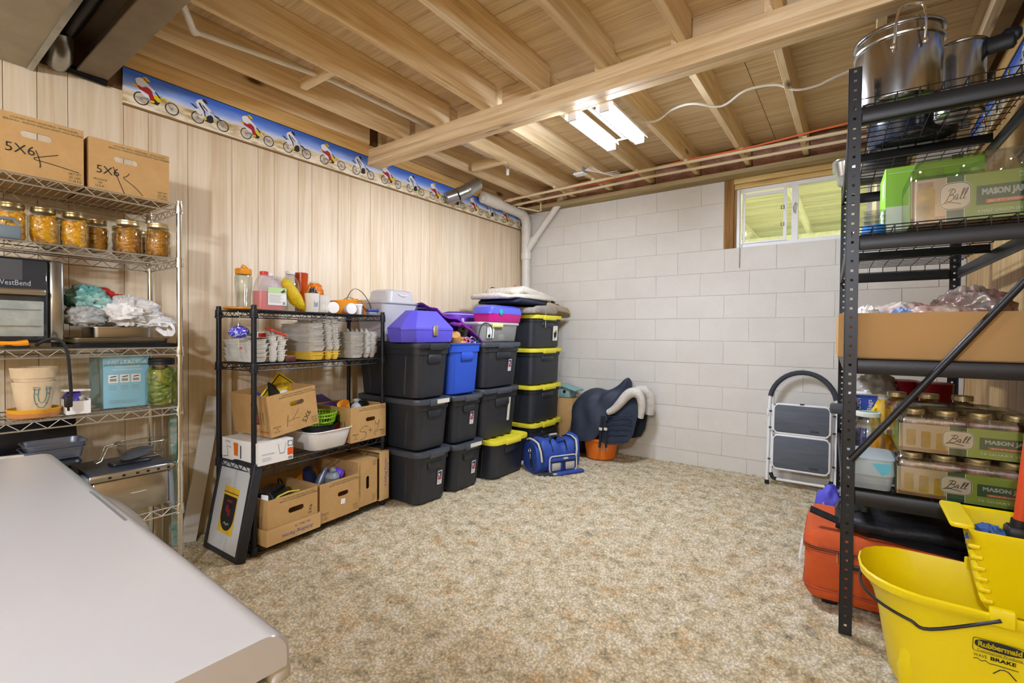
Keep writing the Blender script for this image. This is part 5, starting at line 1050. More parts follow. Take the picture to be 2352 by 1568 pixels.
# third column
tote('long black tote with a yellow lid under the two black totes', (-2.66, 3.235, 0), -H2*0, .70, .50, .31, TOTY)
tote('black tote with a paper strip standing on the yellow lid', (-2.67, 3.17, .328), .0, .62, .50, .40, TOTL, strip=(.10, .56, .035, .20), inset=.05)
tote('black tote with a sticker below the clear box and vanity case', (-2.67, 3.17, .743), .0, .64, .51, .36, TOTL, sticker=(.10, .5), inset=.05)
# corner column with yellow lids
ZL = (0, .353, .708, 1.055)
for k, lab in enumerate(('yellow-lidded black tote at the bottom of the corner stack', 'yellow-lidded black tote second from the bottom of the corner stack', 'yellow-lidded black tote third from the bottom of the corner stack', 'yellow-lidded black tote with a picture label, top of the corner stack')):
    hh = (.335, .337, .33, .30)[k]
    t = tote(lab, (-2.62, 3.935, ZL[k]), 0, .46, .545, hh, TOTY, ribs=False, inset=.03)
    for u in (-.17, -.05, .07, .19):
        G().tube([(.197, u-.025, hh*.75), (.19, u-.02, hh*.3), (.186, u, hh*.17), (.19, u+.02, hh*.3), (.197, u+.02, hh*.75)], .005, 6).build('moulded_rib', TOTB, t)
    for u in (-.12, .02): G().tube([(u-.02, -.255, hh*.75), (u-.016, -.25, hh*.3), (u, -.246, hh*.17), (u+.018, -.25, hh*.3), (u+.02, -.255, hh*.75)], .005, 6).build('moulded_rib', TOTB, t)
    if k == 3:
        p = G().at(frame3((.2095, .14, hh*.48), (0, 1, 0), (.05, 0, 1))); p.mi(0).rect(-.045, .045, -.075, .07, .003).mi(3).poly([(-.028, .0, .0036), (.03, .02, .0036), (.022, -.04, .0036), (-.02, -.05, .0036)]).mi(4).poly([(-.034, .005, .004), (.0, .03, .004), (.036, .026, .004), (.03, .012, .004)]).rect(-.03, .0, -.06, -.052, .0036); p.build('picture_label', STK, t, 0)
# ---- on the totes
PURC = mat('purple_case', '#5b52c8', .45, bump=(200, .1)); PURD = mat('purple_case_dark', '#443aa8', .45)
t = thing('instrument_case', 'purple faceted hard case with a metal latch on the first tote stack', 'case', (-2.52, 2.39, 1.124), 0)
def octa(w, d, c): return [(w/2, d/2-c), (w/2-c, d/2), (-w/2+c, d/2), (-w/2, d/2-c), (-w/2, -d/2+c), (-w/2+c, -d/2), (w/2-c, -d/2), (w/2, -d/2+c)]
q = G().stack([(0, .26, .47, .07), (.03, .27, .49, .07), (.083, .275, .50, .07)], octa); q.build('base_shell', PURC, t, 20)
q = G().stack([(.085, .28, .505, .07), (.10, .275, .50, .07), (.215, .13, .26, .035), (.22, .12, .25, .03)], octa); q.build('lid_shell', PURC, t, 20)
G().rbox(.134, .148, -.022, .022, .045, .115, .004, 1).build('latch', mat('latch_steel', '#cdbf9a', .3, .9), t)
G().tube([(.0, -.06, .22), (.0, -.05, .238), (.0, .04, .24), (.0, .06, .22)], .006, 8).build('handle', RUBB, t)
FROST = frosted('cloudy_plastic', '#e6e6ea', .5, .3)
t = thing('clear_storage_bin', 'cloudy clear storage bin behind the purple case', 'storage bin', (-2.90, 2.40, 1.124), 0)
G().stack([(0, .27, .30, .03, 3), (.004, .28, .31, .035, 3), (.27, .32, .37, .04, 3), (.28, .345, .395, .045, 3), (.285, .345, .395, .045, 3), (.278, .315, .365, .04, 3), (.008, .272, .302, .035, 3)], rr).build('bin_body', FROST, t)
crumple(G(), (0, 0, .06), (.1, .11, .05), 61, .3, 2.5, 22, 12, .006).build('contents', mat('pale_pink_cloth', '#c9a9ac', .8), t, 30)
t = thing('clear_box_upturned', 'smaller cloudy clear box upside down on the clear bin', 'storage bin', (-2.90, 2.44, 1.411), .1)
G().stack([(0, .25, .31, .03, 3), (.006, .25, .31, .03, 3), (.008, .23, .29, .03, 3), (.085, .21, .27, .045, 3), (.10, .17, .23, .04, 3)], rr).build('box_body', FROST, t); G().tube([(.115, -.05, .07), (.117, -.02, .055), (.117, .03, .055), (.115, .06, .07)], .003, 5).build('grip_line', WHP, t)
# purple fabric, bag, hat and bits in the blue tote
def cloth(name, label, m, loc, pts_fn, nu=26, nv=16, cat='cloth', th=.012, group=None):
    """draped sheet with thickness from a height function on the unit square"""
    T = [[Vector(pts_fn(i/nu, j/nv)) for i in range(nu+1)] for j in range(nv+1)]; N = (nu+1)*(nv+1)
    vs = [p for r in T for p in r]+[p-Vector((0, 0, th)) for r in T for p in r]; fs = []
    for j in range(nv):
        for i in range(nu):
            a = j*(nu+1)+i; fs += [(a, a+1, a+nu+2, a+nu+1), (N+a, N+a+nu+1, N+a+nu+2, N+a+1)]
    E_ = [j*(nu+1) for j in range(nv+1)]; 
    def edge(L):
        for a, b in zip(L, L[1:]): fs.append((b, a, N+a, N+b))
    edge([i for i in range(nu+1)]); edge([nv*(nu+1)+i for i in range(nu, -1, -1)]); edge([j*(nu+1) for j in range(nv, -1, -1)]); edge([j*(nu+1)+nu for j in range(nv+1)])
    return tag(G().add(vs, fs).build(name, m, loc=loc, smooth=50), label, cat, group)
VIO = mat('violet_cloth', '#8a12a8', .8, var=(5, '#3a1f8c'), bump=(120, .3)); VIO2 = mat('purple_print_cloth', '#4a2a9c', .8, var=(9, '#8c1f6a'), bump=(120, .3))
def f1(u, v):  # from high at wall-left, sloping down to the right front
    y = 2.55+.52*u; x = -2.98+.46*v+.06*u; z = 1.40-.17*u-.03*v*v+.02*math.sin(5*u+3*v)+nz((u*4, v*4, 1), 1, .03); return (x, y, z)
cloth('purple_blanket', 'violet fleece blanket sloping over the blue tote', VIO, (0, 0, 0), f1)
def f2(u, v):
    y = 2.66+.33*u; x = -2.72+.32*v; z = 1.275-.10*u*u-.05*v+.03*math.sin(4*u+1)*v+nz((u*5, v*5, 4), 1, .025); return (x, y, z)
cloth('purple_shawl', 'purple and plum patterned cloth spilling from the blue tote', VIO2, (0, 0, 0), f2)
STRAW = mat('tan_hat', '#c99a55', .8, var=(9, '#b58442'))
t = thing('tan_hat', 'tan hat tipped in the front of the blue tote', 'hat', (-2.47, 2.67, 1.12), 0, rot=(.5, .4, .3))
G().lathe([(.045, .075), (.05, .06), (.055, .012), (.09, .0), (.10, .004), (.09, .006), (.058, .018)], 26).build('hat_body', STRAW, t); G().lathe([(.056, .012), (.057, .024)], 26, cap0=False, cap1=False).build('hat_band', mat('hat_band', '#5a3216', .7), t)
t = thing('binoculars', 'small dark binoculars on top of the blue tote', 'binoculars', (-2.48, 2.77, 1.16), 0, rot=(.3, .3, .6))
for s in (-1, 1): G().lathe([(.018, 0), (.02, .02), (.016, .05), (.02, .07), (.02, .08)], 16, s*.024, 0).build('barrel', mat('binocular_grey', '#3c434b', .3), t)
G().rbox(-.015, .015, -.008, .008, .02, .06, .003, 1).build('bridge', RUBB, t)
for k, (lab, m, dy, dx) in enumerate((('red cord and wristband in the blue tote', BAGR, .12, -.46), ('coral soft toy bit at the front of the blue tote', mat('coral', '#d66a55', .7), .04, -.415), ('lilac eyeglass frames at the front of the blue tote', mat('lilac', '#8d63c9', .4), .09, -.415), ('silver sunglasses at the right of the blue tote', PANG, .16, -.42))):
    q = G(); c = (0, 0, 0)
    q.tube([(.03*math.cos(a), .0, .02*math.sin(a)) for a in [2*PI*i/12 for i in range(12)]], .006, 6, True).tube([(.045+.02*math.cos(a), .005, .018*math.sin(a)) for a in [2*PI*i/12 for i in range(12)]], .005, 6, True)
    tag(q.build('tote_trinket', m, loc=(dx-2.0, 2.68+dy, 1.135), rot=(0, .2*k, 1.3)), lab, 'trinket')
tag(G().tube(smooth_line([(-2.38, 2.86, 1.12), (-2.38, 2.87, 1.2), (-2.39, 2.92, 1.26), (-2.385, 2.98, 1.27), (-2.37, 3.02, 1.22), (-2.36, 3.0, 1.15)]), .0035, 6).build('black_cord_loop', RUBB), 'loop of thin black cord between the blue tote and clear box', 'cord')
PBAG = mat('purple_nylon', '#5a2f9e', .6, bump=(150, .2)); LIL = mat('lilac_webbing', '#bba8dc', .7)
t = thing('purple_bag', 'small purple bag with lilac straps behind the violet blanket', 'bag', (-2.86, 3.16, 1.118), 0)
G().stack([(0, .22, .33, .08, 4), (.03, .25, .37, .09, 4), (.19, .25, .37, .09, 4), (.245, .2, .32, .08, 4), (.26, .12, .24, .06, 4)], rr).build('bag_body', PBAG, t)
for y in (-.09, .09): G().strap([(.125, y, .06), (.13, y, .15), (.128, y, .2)], .03, .006, (0, 1, 0)).build('webbing', LIL, t)
G().tube([(x, y, .235) for x, y in rr(.205, .325, .08, 4)], .006, 6, True).build('zip_piping', LIL, t); G().strap([(.127, -.16, .075), (.131, 0, .072), (.127, .16, .075)], .025, .005, (0, 0, 1)).build('webbing', LIL, t)
t = thing('clear_craft_box', 'clear plastic box of craft supplies on the third tote stack', 'storage box', (-2.55, 3.165, 1.12), 0); CLB = frosted('clear_box_plastic', '#e4e6e2', .28, .15)
G().stack([(0, .26, .50, .03, 3), (.005, .27, .51, .035, 3), (.135, .30, .545, .04, 3), (.14, .31, .555, .04, 3), (.138, .29, .535, .035, 3), (.01, .262, .50, .03, 3)], rr).build('box_body', CLB, t)
G().rbox(-.158, .158, -.28, .28, .138, .16, .03, 3, .006).build('lid', frosted('clear_lid', '#e8e8e4', .6, .25), t); G().rbox(.15, .17, -.12, .02, .12, .15, .005, 1).build('lid_clip', mat('pale_green_clip', '#d6dd8a', .4), t)
for k, (x, y, z_, m, sx, sy, sz) in enumerate(((.07, -.12, .04, PAPER, .03, .10, .06), (.06, .02, .04, mat('craft_pink', '#cda0b4', .7), .03, .04, .05), (.08, .10, .035, PAPER, .02, .06, .05), (.05, .2, .04, mat('craft_tan', '#cdb98a', .7), .04, .05, .04), (-.03, -.1, .04, mat('craft_teal', '#8fb3b0', .7), .06, .1, .06), (-.04, .1, .04, mat('craft_grey', '#bfc0ba', .7), .06, .12, .06))):
    G().rbox(x-sx/2, x+sx/2, y-sy/2, y+sy/2, .012, .012+sz, .004, 1).build('craft_packet', m, t, X=Matrix.Rotation(.1*(k-2), 4, 'Z'))
p = G().at(frame3((.150, -.13, .07), (0, 1, 0), (.1, 0, 1))); p.mi(0).rect(-.045, .045, -.04, .05, .0).mi(1).rect(-.03, .0, -.035, -.01, .0006); p.build('box_label', [PAPER, INK[0]], t, 0)
t = thing('vanity_case', 'blue and pink plastic vanity case on the clear craft box', 'vanity case', (-2.53, 3.30, 1.285), 0); PINK = mat('hot_pink', '#c0147c', .35); BLL = mat('periwinkle', '#5a62d8', .25, coat=.3)
G().stack([(0, .20, .42, .04, 4), (.01, .215, .44, .05, 4), (.07, .225, .455, .05, 4)], rr).build('base_shell', PINK, t); G().stack([(.07, .23, .465, .05, 4), (.085, .23, .465, .05, 4), (.125, .215, .45, .055, 4), (.142, .17, .40, .05, 4)], rr).build('lid_shell', BLL, t)
G().lathe([(.024, 0), (.024, .008), (.015, .012)], 18).build('latch', mat('aqua_latch', '#27a9b0', .35), t, X=Matrix.Translation((.116, -.11, .083)) @ Matrix.Rotation(H2, 4, 'Y'))
# ---- saddle pads and blankets on the corner stack
FLC = mat('cream_fleece', '#dcd6c8', .95, bump=(60, 1.0), var=(8, '#cfc7b6')); GRB = mat('grey_brown_fleece', '#8f867d', .95, bump=(60, 1), var=(8, '#a59c90')); NAV = mat('navy_quilt', '#222a3c', .8, bump=(40, .4)); RUST = mat('rust_felt', '#b5522a', .9); BURL = mat('tan_burlap', '#b3a184', .95, bump=(90, .8)); MAR = mat('maroon_felt', '#43222e', .9)
def folded(name, label, m, z, h, x0, x1, y0, y1, seed, droop=0, cat='saddle pad', hump=.03):
    q = G(); R = []
    for k in range(9):
        ph = -PI/2+PI*k/8; s = 1-.07*(1-math.cos(ph)); ring = []
        for px, py in rr((x1-x0)*s, (y1-y0)*s, .09, 14, (x0+x1)/2, (y0+y1)/2):
            d = (py-y0)/(y1-y0); e = nz((px*7, py*7, seed), 1, .03); w = nz((px*3, py*3, seed+9), 1, .05)
            zz = z+(h/2+h/2*math.sin(ph))*(1+nz((px*6, py*6, seed+4), 1, .5))
            ring.append((px+e+w*.5, py+nz((px*6, py*9, seed+3), 1, .03), zz+.018*math.sin(py*19+seed)*math.sin(ph*.5+.8)-droop*max(0, d-.55)**2*3+hump*math.sin(d*PI)))
        R.append(ring)
    return tag(q.loft(R).build(name, m, smooth=60), label, cat, 'folded pads and blankets on the corner stack')
zt = 1.372
folded('folded_blanket', 'tan burlap blanket drooping off the right end of the pad stack', BURL, zt+.045, .045, -2.80, -2.40, 3.86, 4.44, 2, .10, 'blanket', .02)
folded('folded_blanket', 'grey brown fleece blanket lowest in the pad stack', GRB, zt, .085, -2.83, -2.375, 3.58, 4.17, 5, 0, 'blanket', .01)
folded('saddle_pad', 'navy quilted saddle pad in the middle of the pad stack', NAV, zt+.085, .04, -2.86, -2.40, 3.36, 4.24, 3, .05)
folded('saddle_pad', 'dark maroon edged saddle pad below the navy edge', MAR, zt+.115, .02, -2.85, -2.43, 3.75, 4.27, 7, .1)
folded('saddle_pad', 'thick cream fleece saddle pad above the navy pad', FLC, zt+.115, .06, -2.86, -2.40, 3.26, 4.05, 4, .0, 'saddle pad', .05)
folded('saddle_pad', 'cream fleece saddle pad on the top of the pad stack', FLC, zt+.165, .06, -2.86, -2.44, 3.46, 4.18, 9, .14, 'saddle pad', .04)
folded('felt_pad', 'rust coloured felt pad peeking out at the top of the stack', RUST, zt+.225, .018, -2.88, -2.60, 3.56, 4.05, 6, .1, 'felt pad', .04)
tag(G().tube([(-2.395, 3.86, 1.44), (-2.385, 3.862, 1.36), (-2.388, 3.86, 1.28), (-2.386, 3.862, 1.25)], .008, 6, flat=.4).build('pad_strap', mat('grey_strap', '#8d8a85', .9)), 'frayed grey strap hanging from the pad stack over the tote', 'strap')
# ================================================================ BACK WALL: SADDLE, DUFFEL, STOOL
def stn(px, top, bot, w, fl=0): return (px, top, bot, w, fl)
SX = lambda px: -1.90+(px-1380)*.0043          # side view of the saddle, metres along the wall
SZ = lambda px, py: .18+(1012-py)*.0043+(px-1345)*.0006
COV = mat('navy_cover', '#2f3747', .62, bump=(9, .9), var=(4, '#262d3b'))
def drape(stations, yc, nth=9, wob=.012, seed=0, wav=0):
    R = []
    for (px, top, bot, w) in stations:
        x, zt, zb = SX(px), SZ(px, top), SZ(px, bot); ring = []
        for k in range(nth*2+1):
            t = k/(nth*2)*2-1; a = abs(t)
            if a < .45: y = math.sin(t/.45*PI/2)*w*.8; z = zt-(1-math.cos(t/.45*PI/2))*w*.55
            else:
                f = (a-.45)/.55; y = math.copysign(w*(.8+.2*f), t); z = zt-w*.55+(zb-zt+w*.55)*f
            ring.append((x+nz((x*5, y*5, z*5+seed), 1, wob), yc+y+nz((x*9, z*4, seed+t), 1, wob*1.6)+wav*math.sin(x*26+z*14)+(nz((x*16-z*9, z*3, seed+5), 1, wav*3) if wav else 0), z+nz((x*7, t*3, seed), 1, wob*.6)))
        R.append(ring)
    return R
t = thing('saddle', 'english saddle under a navy cover with fleece pad, resting on an orange tub', 'saddle', (-1.93, 4.24, .2))
Y0 = 4.235
def rel(R): return [[(p[0]+1.93, p[1]-4.24, p[2]-.2) for p in r] for r in R]
ST = smooth_line([(1291, 960, 986, .05), (1296, 938, 998, .10), (1306, 918, 1006, .15), (1322, 904, 1010, .18), (1340, 899, 1012, .19), (1358, 901, 1010, .19), (1374, 905, 1000, .18), (1388, 904, 978, .165), (1400, 899, 955, .14), (1410, 891, 940, .115), (1418, 884, 925, .095), (1425, 882, 914, .075), (1431, 892, 906, .05)], 3); R = drape(ST, Y0, 16, .012, 2, .006)
G().loft(rel(R), True, True, False).build('saddle_cover', COV, t, 60)
QN = mat('quilted_navy', '#232c3d', .75, bump=(60, .4))
R = drape([(1376, 962, 1014, .15), (1390, 956, 1019, .165), (1402, 948, 1020, .17), (1415, 936, 1020, .17), (1428, 924, 1019, .165), (1440, 917, 1016, .16), (1450, 917, 1000, .15), (1458, 924, 965, .14)], Y0, 9, .004, 5)
pad = G().loft(rel(R), True, True, False).build('saddle_pad', QN, t, 60)
for k in range(5):   # quilting welts on the near side
    P = [(SX(1394+11*i)+1.93, -.170+.004*math.sin(i*2.1), SZ(1394+11*i, 962+13*k)-.2+.006*abs(math.sin(i*1.7))) for i in range(5 if k > 2 else 6)]; G().tube(P, .004, 6).build('quilt_welt', QN, pad)
FL = mat('white_fleece', '#dedad0', .95, bump=(90, 1), var=(12, '#cfc9bc'))
P = [(1394, 952), (1408, 945), (1422, 932), (1433, 920), (1444, 913), (1455, 914), (1463, 925), (1465, 945), (1461, 966)]
G().tube([(SX(a)+1.93, -.150+.004*max(0, i-12), SZ(a, b)-.2) for i, (a, b) in enumerate(smooth_line(P, 3))], lambda u: .034+.022*math.sin(PI*u), 12, flat=.8).build('fleece_roll', FL, t)
G().tube([(SX(a+2)+1.93, .0+.02*i, SZ(a, b)-.19) for i, (a, b) in enumerate(P[3:])], .045, 12).build('fleece_roll', FL, t)
STR = mat('billet_black', '#1c1f26', .6)
for k, dx in enumerate((0, 15)):
    P = [(1384+dx*.3, 958), (1381+dx*.8, 985), (1380+dx, 1008), (1379+dx, 1026)]
    s = G().strap([(SX(a)+1.93, -.19-.006*k, SZ(a, b)-.2) for a, b in P], .022, .006, (1, 0, 0)).build('girth_strap', STR, t)
    a, b = P[1]; G().rbox(SX(a)+1.93-.016, SX(a)+1.93+.016, -.199-.006*k, -.186-.006*k, SZ(a, b+4)-.2, SZ(a, b-2)-.2, .003, 1).build('white_band', FL, s)
    a, b = P[3]; x, z = SX(a)+1.93, SZ(a, b)-.2
    G().tube([(x-.017, -.194, z-.03), (x+.017, -.194, z-.03), (x+.017, -.194, z+.02), (x-.017, -.194, z+.02)], .003, 6, True).tube([(x-.017, -.194, z-.005), (x+.017, -.194, z-.005)], .0025, 6).build('buckle', CHROME, s)
t = thing('orange_tub', 'bright orange rubber tub on the carpet under the saddle', 'tub', (-1.985, 4.25, 0)); OT = mat('tub_orange', '#e5761c', .5)
G().lathe([(.125, 0), (.135, .006), (.165, .185), (.172, .19), (.172, .205), (.163, .205), (.13, .01)], 32).build('tub_body', OT, t); G().lathe([(.174, .182), (.176, .19), (.174, .198)], 32, cap0=False, cap1=False).build('rim', OT, t)
tag(G().lathe([(.09, 0), (.10, .2), (.104, .2), (.104, .21), (.095, .2)], 24).build('grey_bucket', mat('charcoal_bucket', '#2a2c30', .5), loc=(-2.27, 4.33, 0)), 'dark bucket in the shadow left of the orange tub', 'bucket')
# birdhouse in the corner
t = thing('birdhouse', 'pale teal birdhouse on a box behind the saddle', 'birdhouse', (-2.43, 4.37, .535)); BH = mat('teal_wood', '#8db3b0', .7)
G().rbox(-.06, .06, -.06, .06, 0, .10, .003, 1).build('house_body', BH, t); G().at(Matrix.Rotation(.25, 4, 'Y')).rbox(-.09, .12, -.085, .085, .105, .118, .003, 1).build('roof', BH, t); G().at(frame3((0, -.0612, .06), (1, 0, 0), (0, 0, 1))).poly([(.018*math.cos(2*PI*i/16), .018*math.sin(2*PI*i/16), 0) for i in range(16)]).build('entrance_hole', RUBB, t, 0); G().cyl((0, -.06, .03), (0, -.085, .03), .004, 6).build('perch', BH, t)
tag(G().rbox(-.1, .1, -.09, .09, 0, .53, .004, 1).build('tall_carton', CARD, loc=(-2.43, 4.38, 0)), 'tall brown carton in the corner behind the saddle', 'box')
# ---- blue duffel
DB = mat('duffel_blue', '#2f4fa8', .6, bump=(160, .25), var=(5, '#284592')); DN = mat('duffel_navy', '#1f2434', .6); DG = mat('duffel_grey', '#b5b1a5', .65); ZIP = mat('zip_grey', '#c9c8c0', .5)
t = thing('duffel_bag', 'blue and grey duffel bag on the carpet in front of the yellow-lidded totes', 'bag', (-2.155, 3.60, 0), math.radians(62))
q = G(); R = []
for i in range(15):
    u = i/14; x = -.215+.43*u; e = math.sin(PI*min(1, max(0, .12+u*.76)))**.25; ring = []
    sag = .03*math.sin(u*PI); hh = .275-.02*math.cos(u*9)-.015*math.sin(u*23)-(.02 if .3 < u < .7 else 0)
    for a, b in ell(.125, .5, 26, 0, 0, 3.2):
        zz = (b+.5)*hh; ring.append((x+nz((a*9, zz*9, i*.3), 1, .012), a*(.93+.07*e)*(1+.05*math.sin(u*17)*(b > 0))+nz((x*11, zz*8, 3), 1, .012), max(0, zz+nz((x*13, a*9, 8), 1, .012))))
    R.append(ring)
q.loft(R); q.build('bag_body', DB, t, 60)
for sx in (-1, 1):
    P = [(sx*.17, -.132, .11), (sx*.18, -.13, .19), (sx*.19, -.10, .262), (sx*.195, -.03, .28), (sx*.195, .04, .278), (sx*.19, .10, .258)]
    G().tube(P, .009, 8).build('piping', ZIP, t); G().tube([(x-sx*.018, y-.003, z+.002) for x, y, z in P], .005, 6).build('zipper', DN, t)
fp = G().rbox(-.11, .16, -.155, -.11, .015, .15, .02, 3, .012).build('front_pocket', DB, t)
G().tube([(x, -.157, z) for x, z in rr(.27, .14, .03, 3, .025, .083)], .006, 6, True).build('pocket_piping', ZIP, fp)
for a, b in ((-.085, .0), (.05, .14)): G().rbox(a, b, -.159, -.152, .03, .095, .006, 2).build('grey_panel', DG, fp)
G().rbox(-.1, .15, -.161, -.153, .10, .112, .003, 1).build('pocket_zip', DN, fp)
G().at(FRONT(.05, -.1565, .128)).poly([(.028*math.cos(2*PI*i/18), .009*math.sin(2*PI*i/18), 0) for i in range(18)]).build('oval_badge', ZIP, fp, 0)
G().strap([(.025, -.163, .105), (.026, -.165, .07), (.024, -.166, .045)], .014, .004, (1, 0, 0)).ball((.024, -.168, .045), .008).build('pocket_clip', DN, fp)
for y in (-.09, .07): G().strap([(-.06, y*1.4, .19), (-.065, y*.9, .268), (-.02, y*.3, .297), (.04, y*.3, .299), (.085, y*.9, .268), (.08, y*1.4, .19)], .026, .005, (0, 1, .3)).build('carry_handle', DN, t)
G().tube([(-.02, -.0, .297), (.05, -.0, .299)], .016, 8).build('handle_wrap', DG, t)
# end panel strap with ring and clip
s = G().strap([(-.215, -.02, .19), (-.222, -.03, .13), (-.222, -.05, .05), (-.21, -.09, .012)], .03, .005, (0, 1, 0)).build('shoulder_strap', DN, t)
G().tube([(-.228, -.02+.018*math.cos(a), .19+.018*math.sin(a)) for a in [2*PI*i/14 for i in range(14)]], .004, 6, True).build('ring', CHROME, s); G().rbox(-.232, -.222, -.035, -.015, .12, .165, .003, 1).build('clip', CHROME, s)
G().strap([(-.20, -.12, .008), (-.12, -.165, .008), (-.05, -.178, .01)], .03, .006, (0, .3, 1)).build('shoulder_strap', DN, t)
G().rbox(-.06, .215, -.205, -.155, .0, .022, .012, 3, .008).build('shoulder_pad', DB, t); G().rbox(-.09, -.055, -.195, -.165, .002, .018, .005, 1).build('strap_tip', DG, t)
# ---- folding step stool
STW = mat('stool_white', '#e6e6e4', .35); FOAM = mat('foam_grip', '#3a3d44', .8); TRD = mat('tread_grey', '#5d6269', .7, var=(12, '#4f545b'), stretch=(.3, 3, 3))
t = thing('step_stool', 'white folding two-step stool with grey treads against the block wall', 'step stool', (-.33, 4.305, 0), 0, rot=(-.145, 0, .0))
hw = .228; zc = .66; P = [(-hw, 0, .02), (-hw, 0, .3), (-hw, 0, zc)]+[(-hw*math.cos(a), 0, zc+.245*math.sin(a)) for a in [PI*i/16 for i in range(1, 16)]]+[(hw, 0, zc), (hw, 0, .3), (hw, 0, .02)]
G().tube(P, .0125, 12).build('hoop_frame', STW, t)
G().tube([(-hw*math.cos(a), 0, zc+.245*math.sin(a)) for a in [PI*i/18 for i in range(1, 18)]], .019, 12).build('grip_sleeve', FOAM, t)
for x in (-hw, hw): G().lathe([(.016, 0), (.017, .004), (.015, .03)], 12, x, 0).build('foot_cap', RUBB, t)
for z0, z1, lab in ((.415, .64, 'upper'), (.135, .395, 'lower')):
    st = G().rbox(-.19, .19, -.055, -.035, z0, z1, .006, 2).build('tread', TRD, t)
    G().tube([(x, -.046, z) for x, z in rr(.375, z1-z0, .035, 4, 0, (z0+z1)/2)], .0105, 8, True).build('tread_rim', STW, st); G().rbox(.06, .12, -.0562, -.054, z0+.025, z0+.04, .002, 1).build('badge', FOAM, st)
G().rbox(-.012, .018, -.06, -.03, .645, .655, .002, 1).build('latch', RUBB, t)
G().tube([(-.205, .01, .64), (-.205, .008, .1), (-.19, .006, .06), (-.16, .004, .045), (.16, .004, .045), (.19, .006, .06), (.205, .008, .1), (.205, .01, .64)], .011, 10).build('rear_frame', STW, t)
for x in (-.205, .205): G().tube([(x, .006, .09), (x*.93, .004, .055), (x*.8, .003, .045)], .0145, 10).build('corner_sleeve', RUBB, t)
for x in (-.215, .215):
    for z in (.2, .45, .58): G().lathe([(.006, 0), (.006, .02)], 8).build('rivet', RUBB, t, X=Matrix.Translation((x-.01, -.03, z)) @ Matrix.Rotation(H2, 4, 'Y'))
for x in (-.236, .236): G().rbox(x-.008, x+.008, -.02, .004, .54, .6, .003, 1).build('hinge_plate', STW, t)
# ================================================================ CHEST FREEZER
FRW = mat('freezer_white', '#b0b2b5', .22, spec=.5, bump=(5, .03)); FRS = mat('freezer_seam', '#8e9196', .5)
t = thing('chest_freezer', 'white chest freezer in the left foreground', 'freezer', (-.99, -.021, 0), -.03)
G().rbox(-.535, .535, -.275, .281, .02, .850, .02, 4, .008).build('cabinet', FRW, t)
G().rbox(-.527, .527, -.268, .273, .848, .864, .018, 3, .001).build('gasket', FRS, t)
pf = [(-.28, .862), (.286, .862), (.286, .874)]+[(.262+.024*math.cos(a), .876+.024*math.sin(a)) for a in [PI/2*i/8 for i in range(9)]]+[(-.256, .9), (-.28, .88)]
ld = G().loft([[(x, .003+(y-.003)*k, .881+(z-.881)*k) for y, z in pf] for x, k in ((-.54, .985), (-.536, 1), (.536, 1), (.54, .985))]).build('lid', FRW, t, 30)
q = G(); R = []     # bulging finger grip on the front edge of the lid
for i in range(17):
    u = i/16; x = -.12+.225*u; b = .014*math.sin(PI*u)**.5; R.append([(x, .262, .866), (x, .284+b, .867), (x, .288+b, .876), (x, .281+b*.9, .887), (x, .258+b*.4, .8995), (x, .25, .899)])
G().loft(R).build('finger_grip', FRW, ld, 70)
G().box(-.115, .095, .262, .266, .8975, .9003).build('grip_slot', mat('slot_dark', '#6d6f72', .6), ld)
G().rbox(.520, .5385, .268, .288, .846, .868, .004, 2).build('corner_cap', FRW, t)
for x in (-.45, .45): G().lathe([(.02, 0), (.02, .025)], 12, x, .2).build('foot', RUBB, t)
# ================================================================ STEEL RACK
RK = mat('rack_black', '#26272a', .42, .25, spec=.5); RKI = mat('rack_inner', '#1c1d21', .5, .2)
RZ = math.radians(2.0); RO = Vector((-.035, 2.30, 0)); RWD, RL = .565, 1.40
def rk(lx, ly, z): c, s = math.cos(RZ), math.sin(RZ); return (RO.x+lx*c-ly*s, RO.y+lx*s+ly*c, z)
rack = thing('storage_rack', 'tall black slotted steel rack with wire decks on the right', 'rack', tuple(RO), RZ)
def slotted(q, w, h, pitch, hs, th):
    """flat strip (x 0..w, z 0..h), thickness along y, real square slots"""
    n = int(h/pitch); a, b = w/2-hs/2, w/2+hs/2
    zs_ = [0]
    q.box(0, a, 0, th, 0, h).box(b, w, 0, th, 0, h); z = 0
    for k in range(n):
        z1 = pitch*(k+.5)-hs/2+.02
        if z1+hs > h: break
        q.box(a, b, 0, th, z, z1); z = z1+hs
    q.box(a, b, 0, th, z, h)
for (x, y, sx, sy) in ((0, 0, 1, 1), (RWD, 0, -1, 1), (0, RL, 1, -1), (RWD, RL, -1, -1)):
    q = G(); q.at(Matrix(((sx, 0, 0, 0), (0, sy, 0, 0), (0, 0, 1, 0), (0, 0, 0, 1)))); slotted(q, .043, 2.235, .037, .0095, .003)
    q.at(Matrix(((0, sx, 0, 0), (sy, 0, 0, 0), (0, 0, 1, 0), (0, 0, 0, 1)))); slotted(q, .043, 2.235, .037, .0095, .003); q.at()
    me = q.build('post', RK, rack, 0, loc=(x, y, 0))
RLEV = (2.076, 1.578, 1.096, .580)
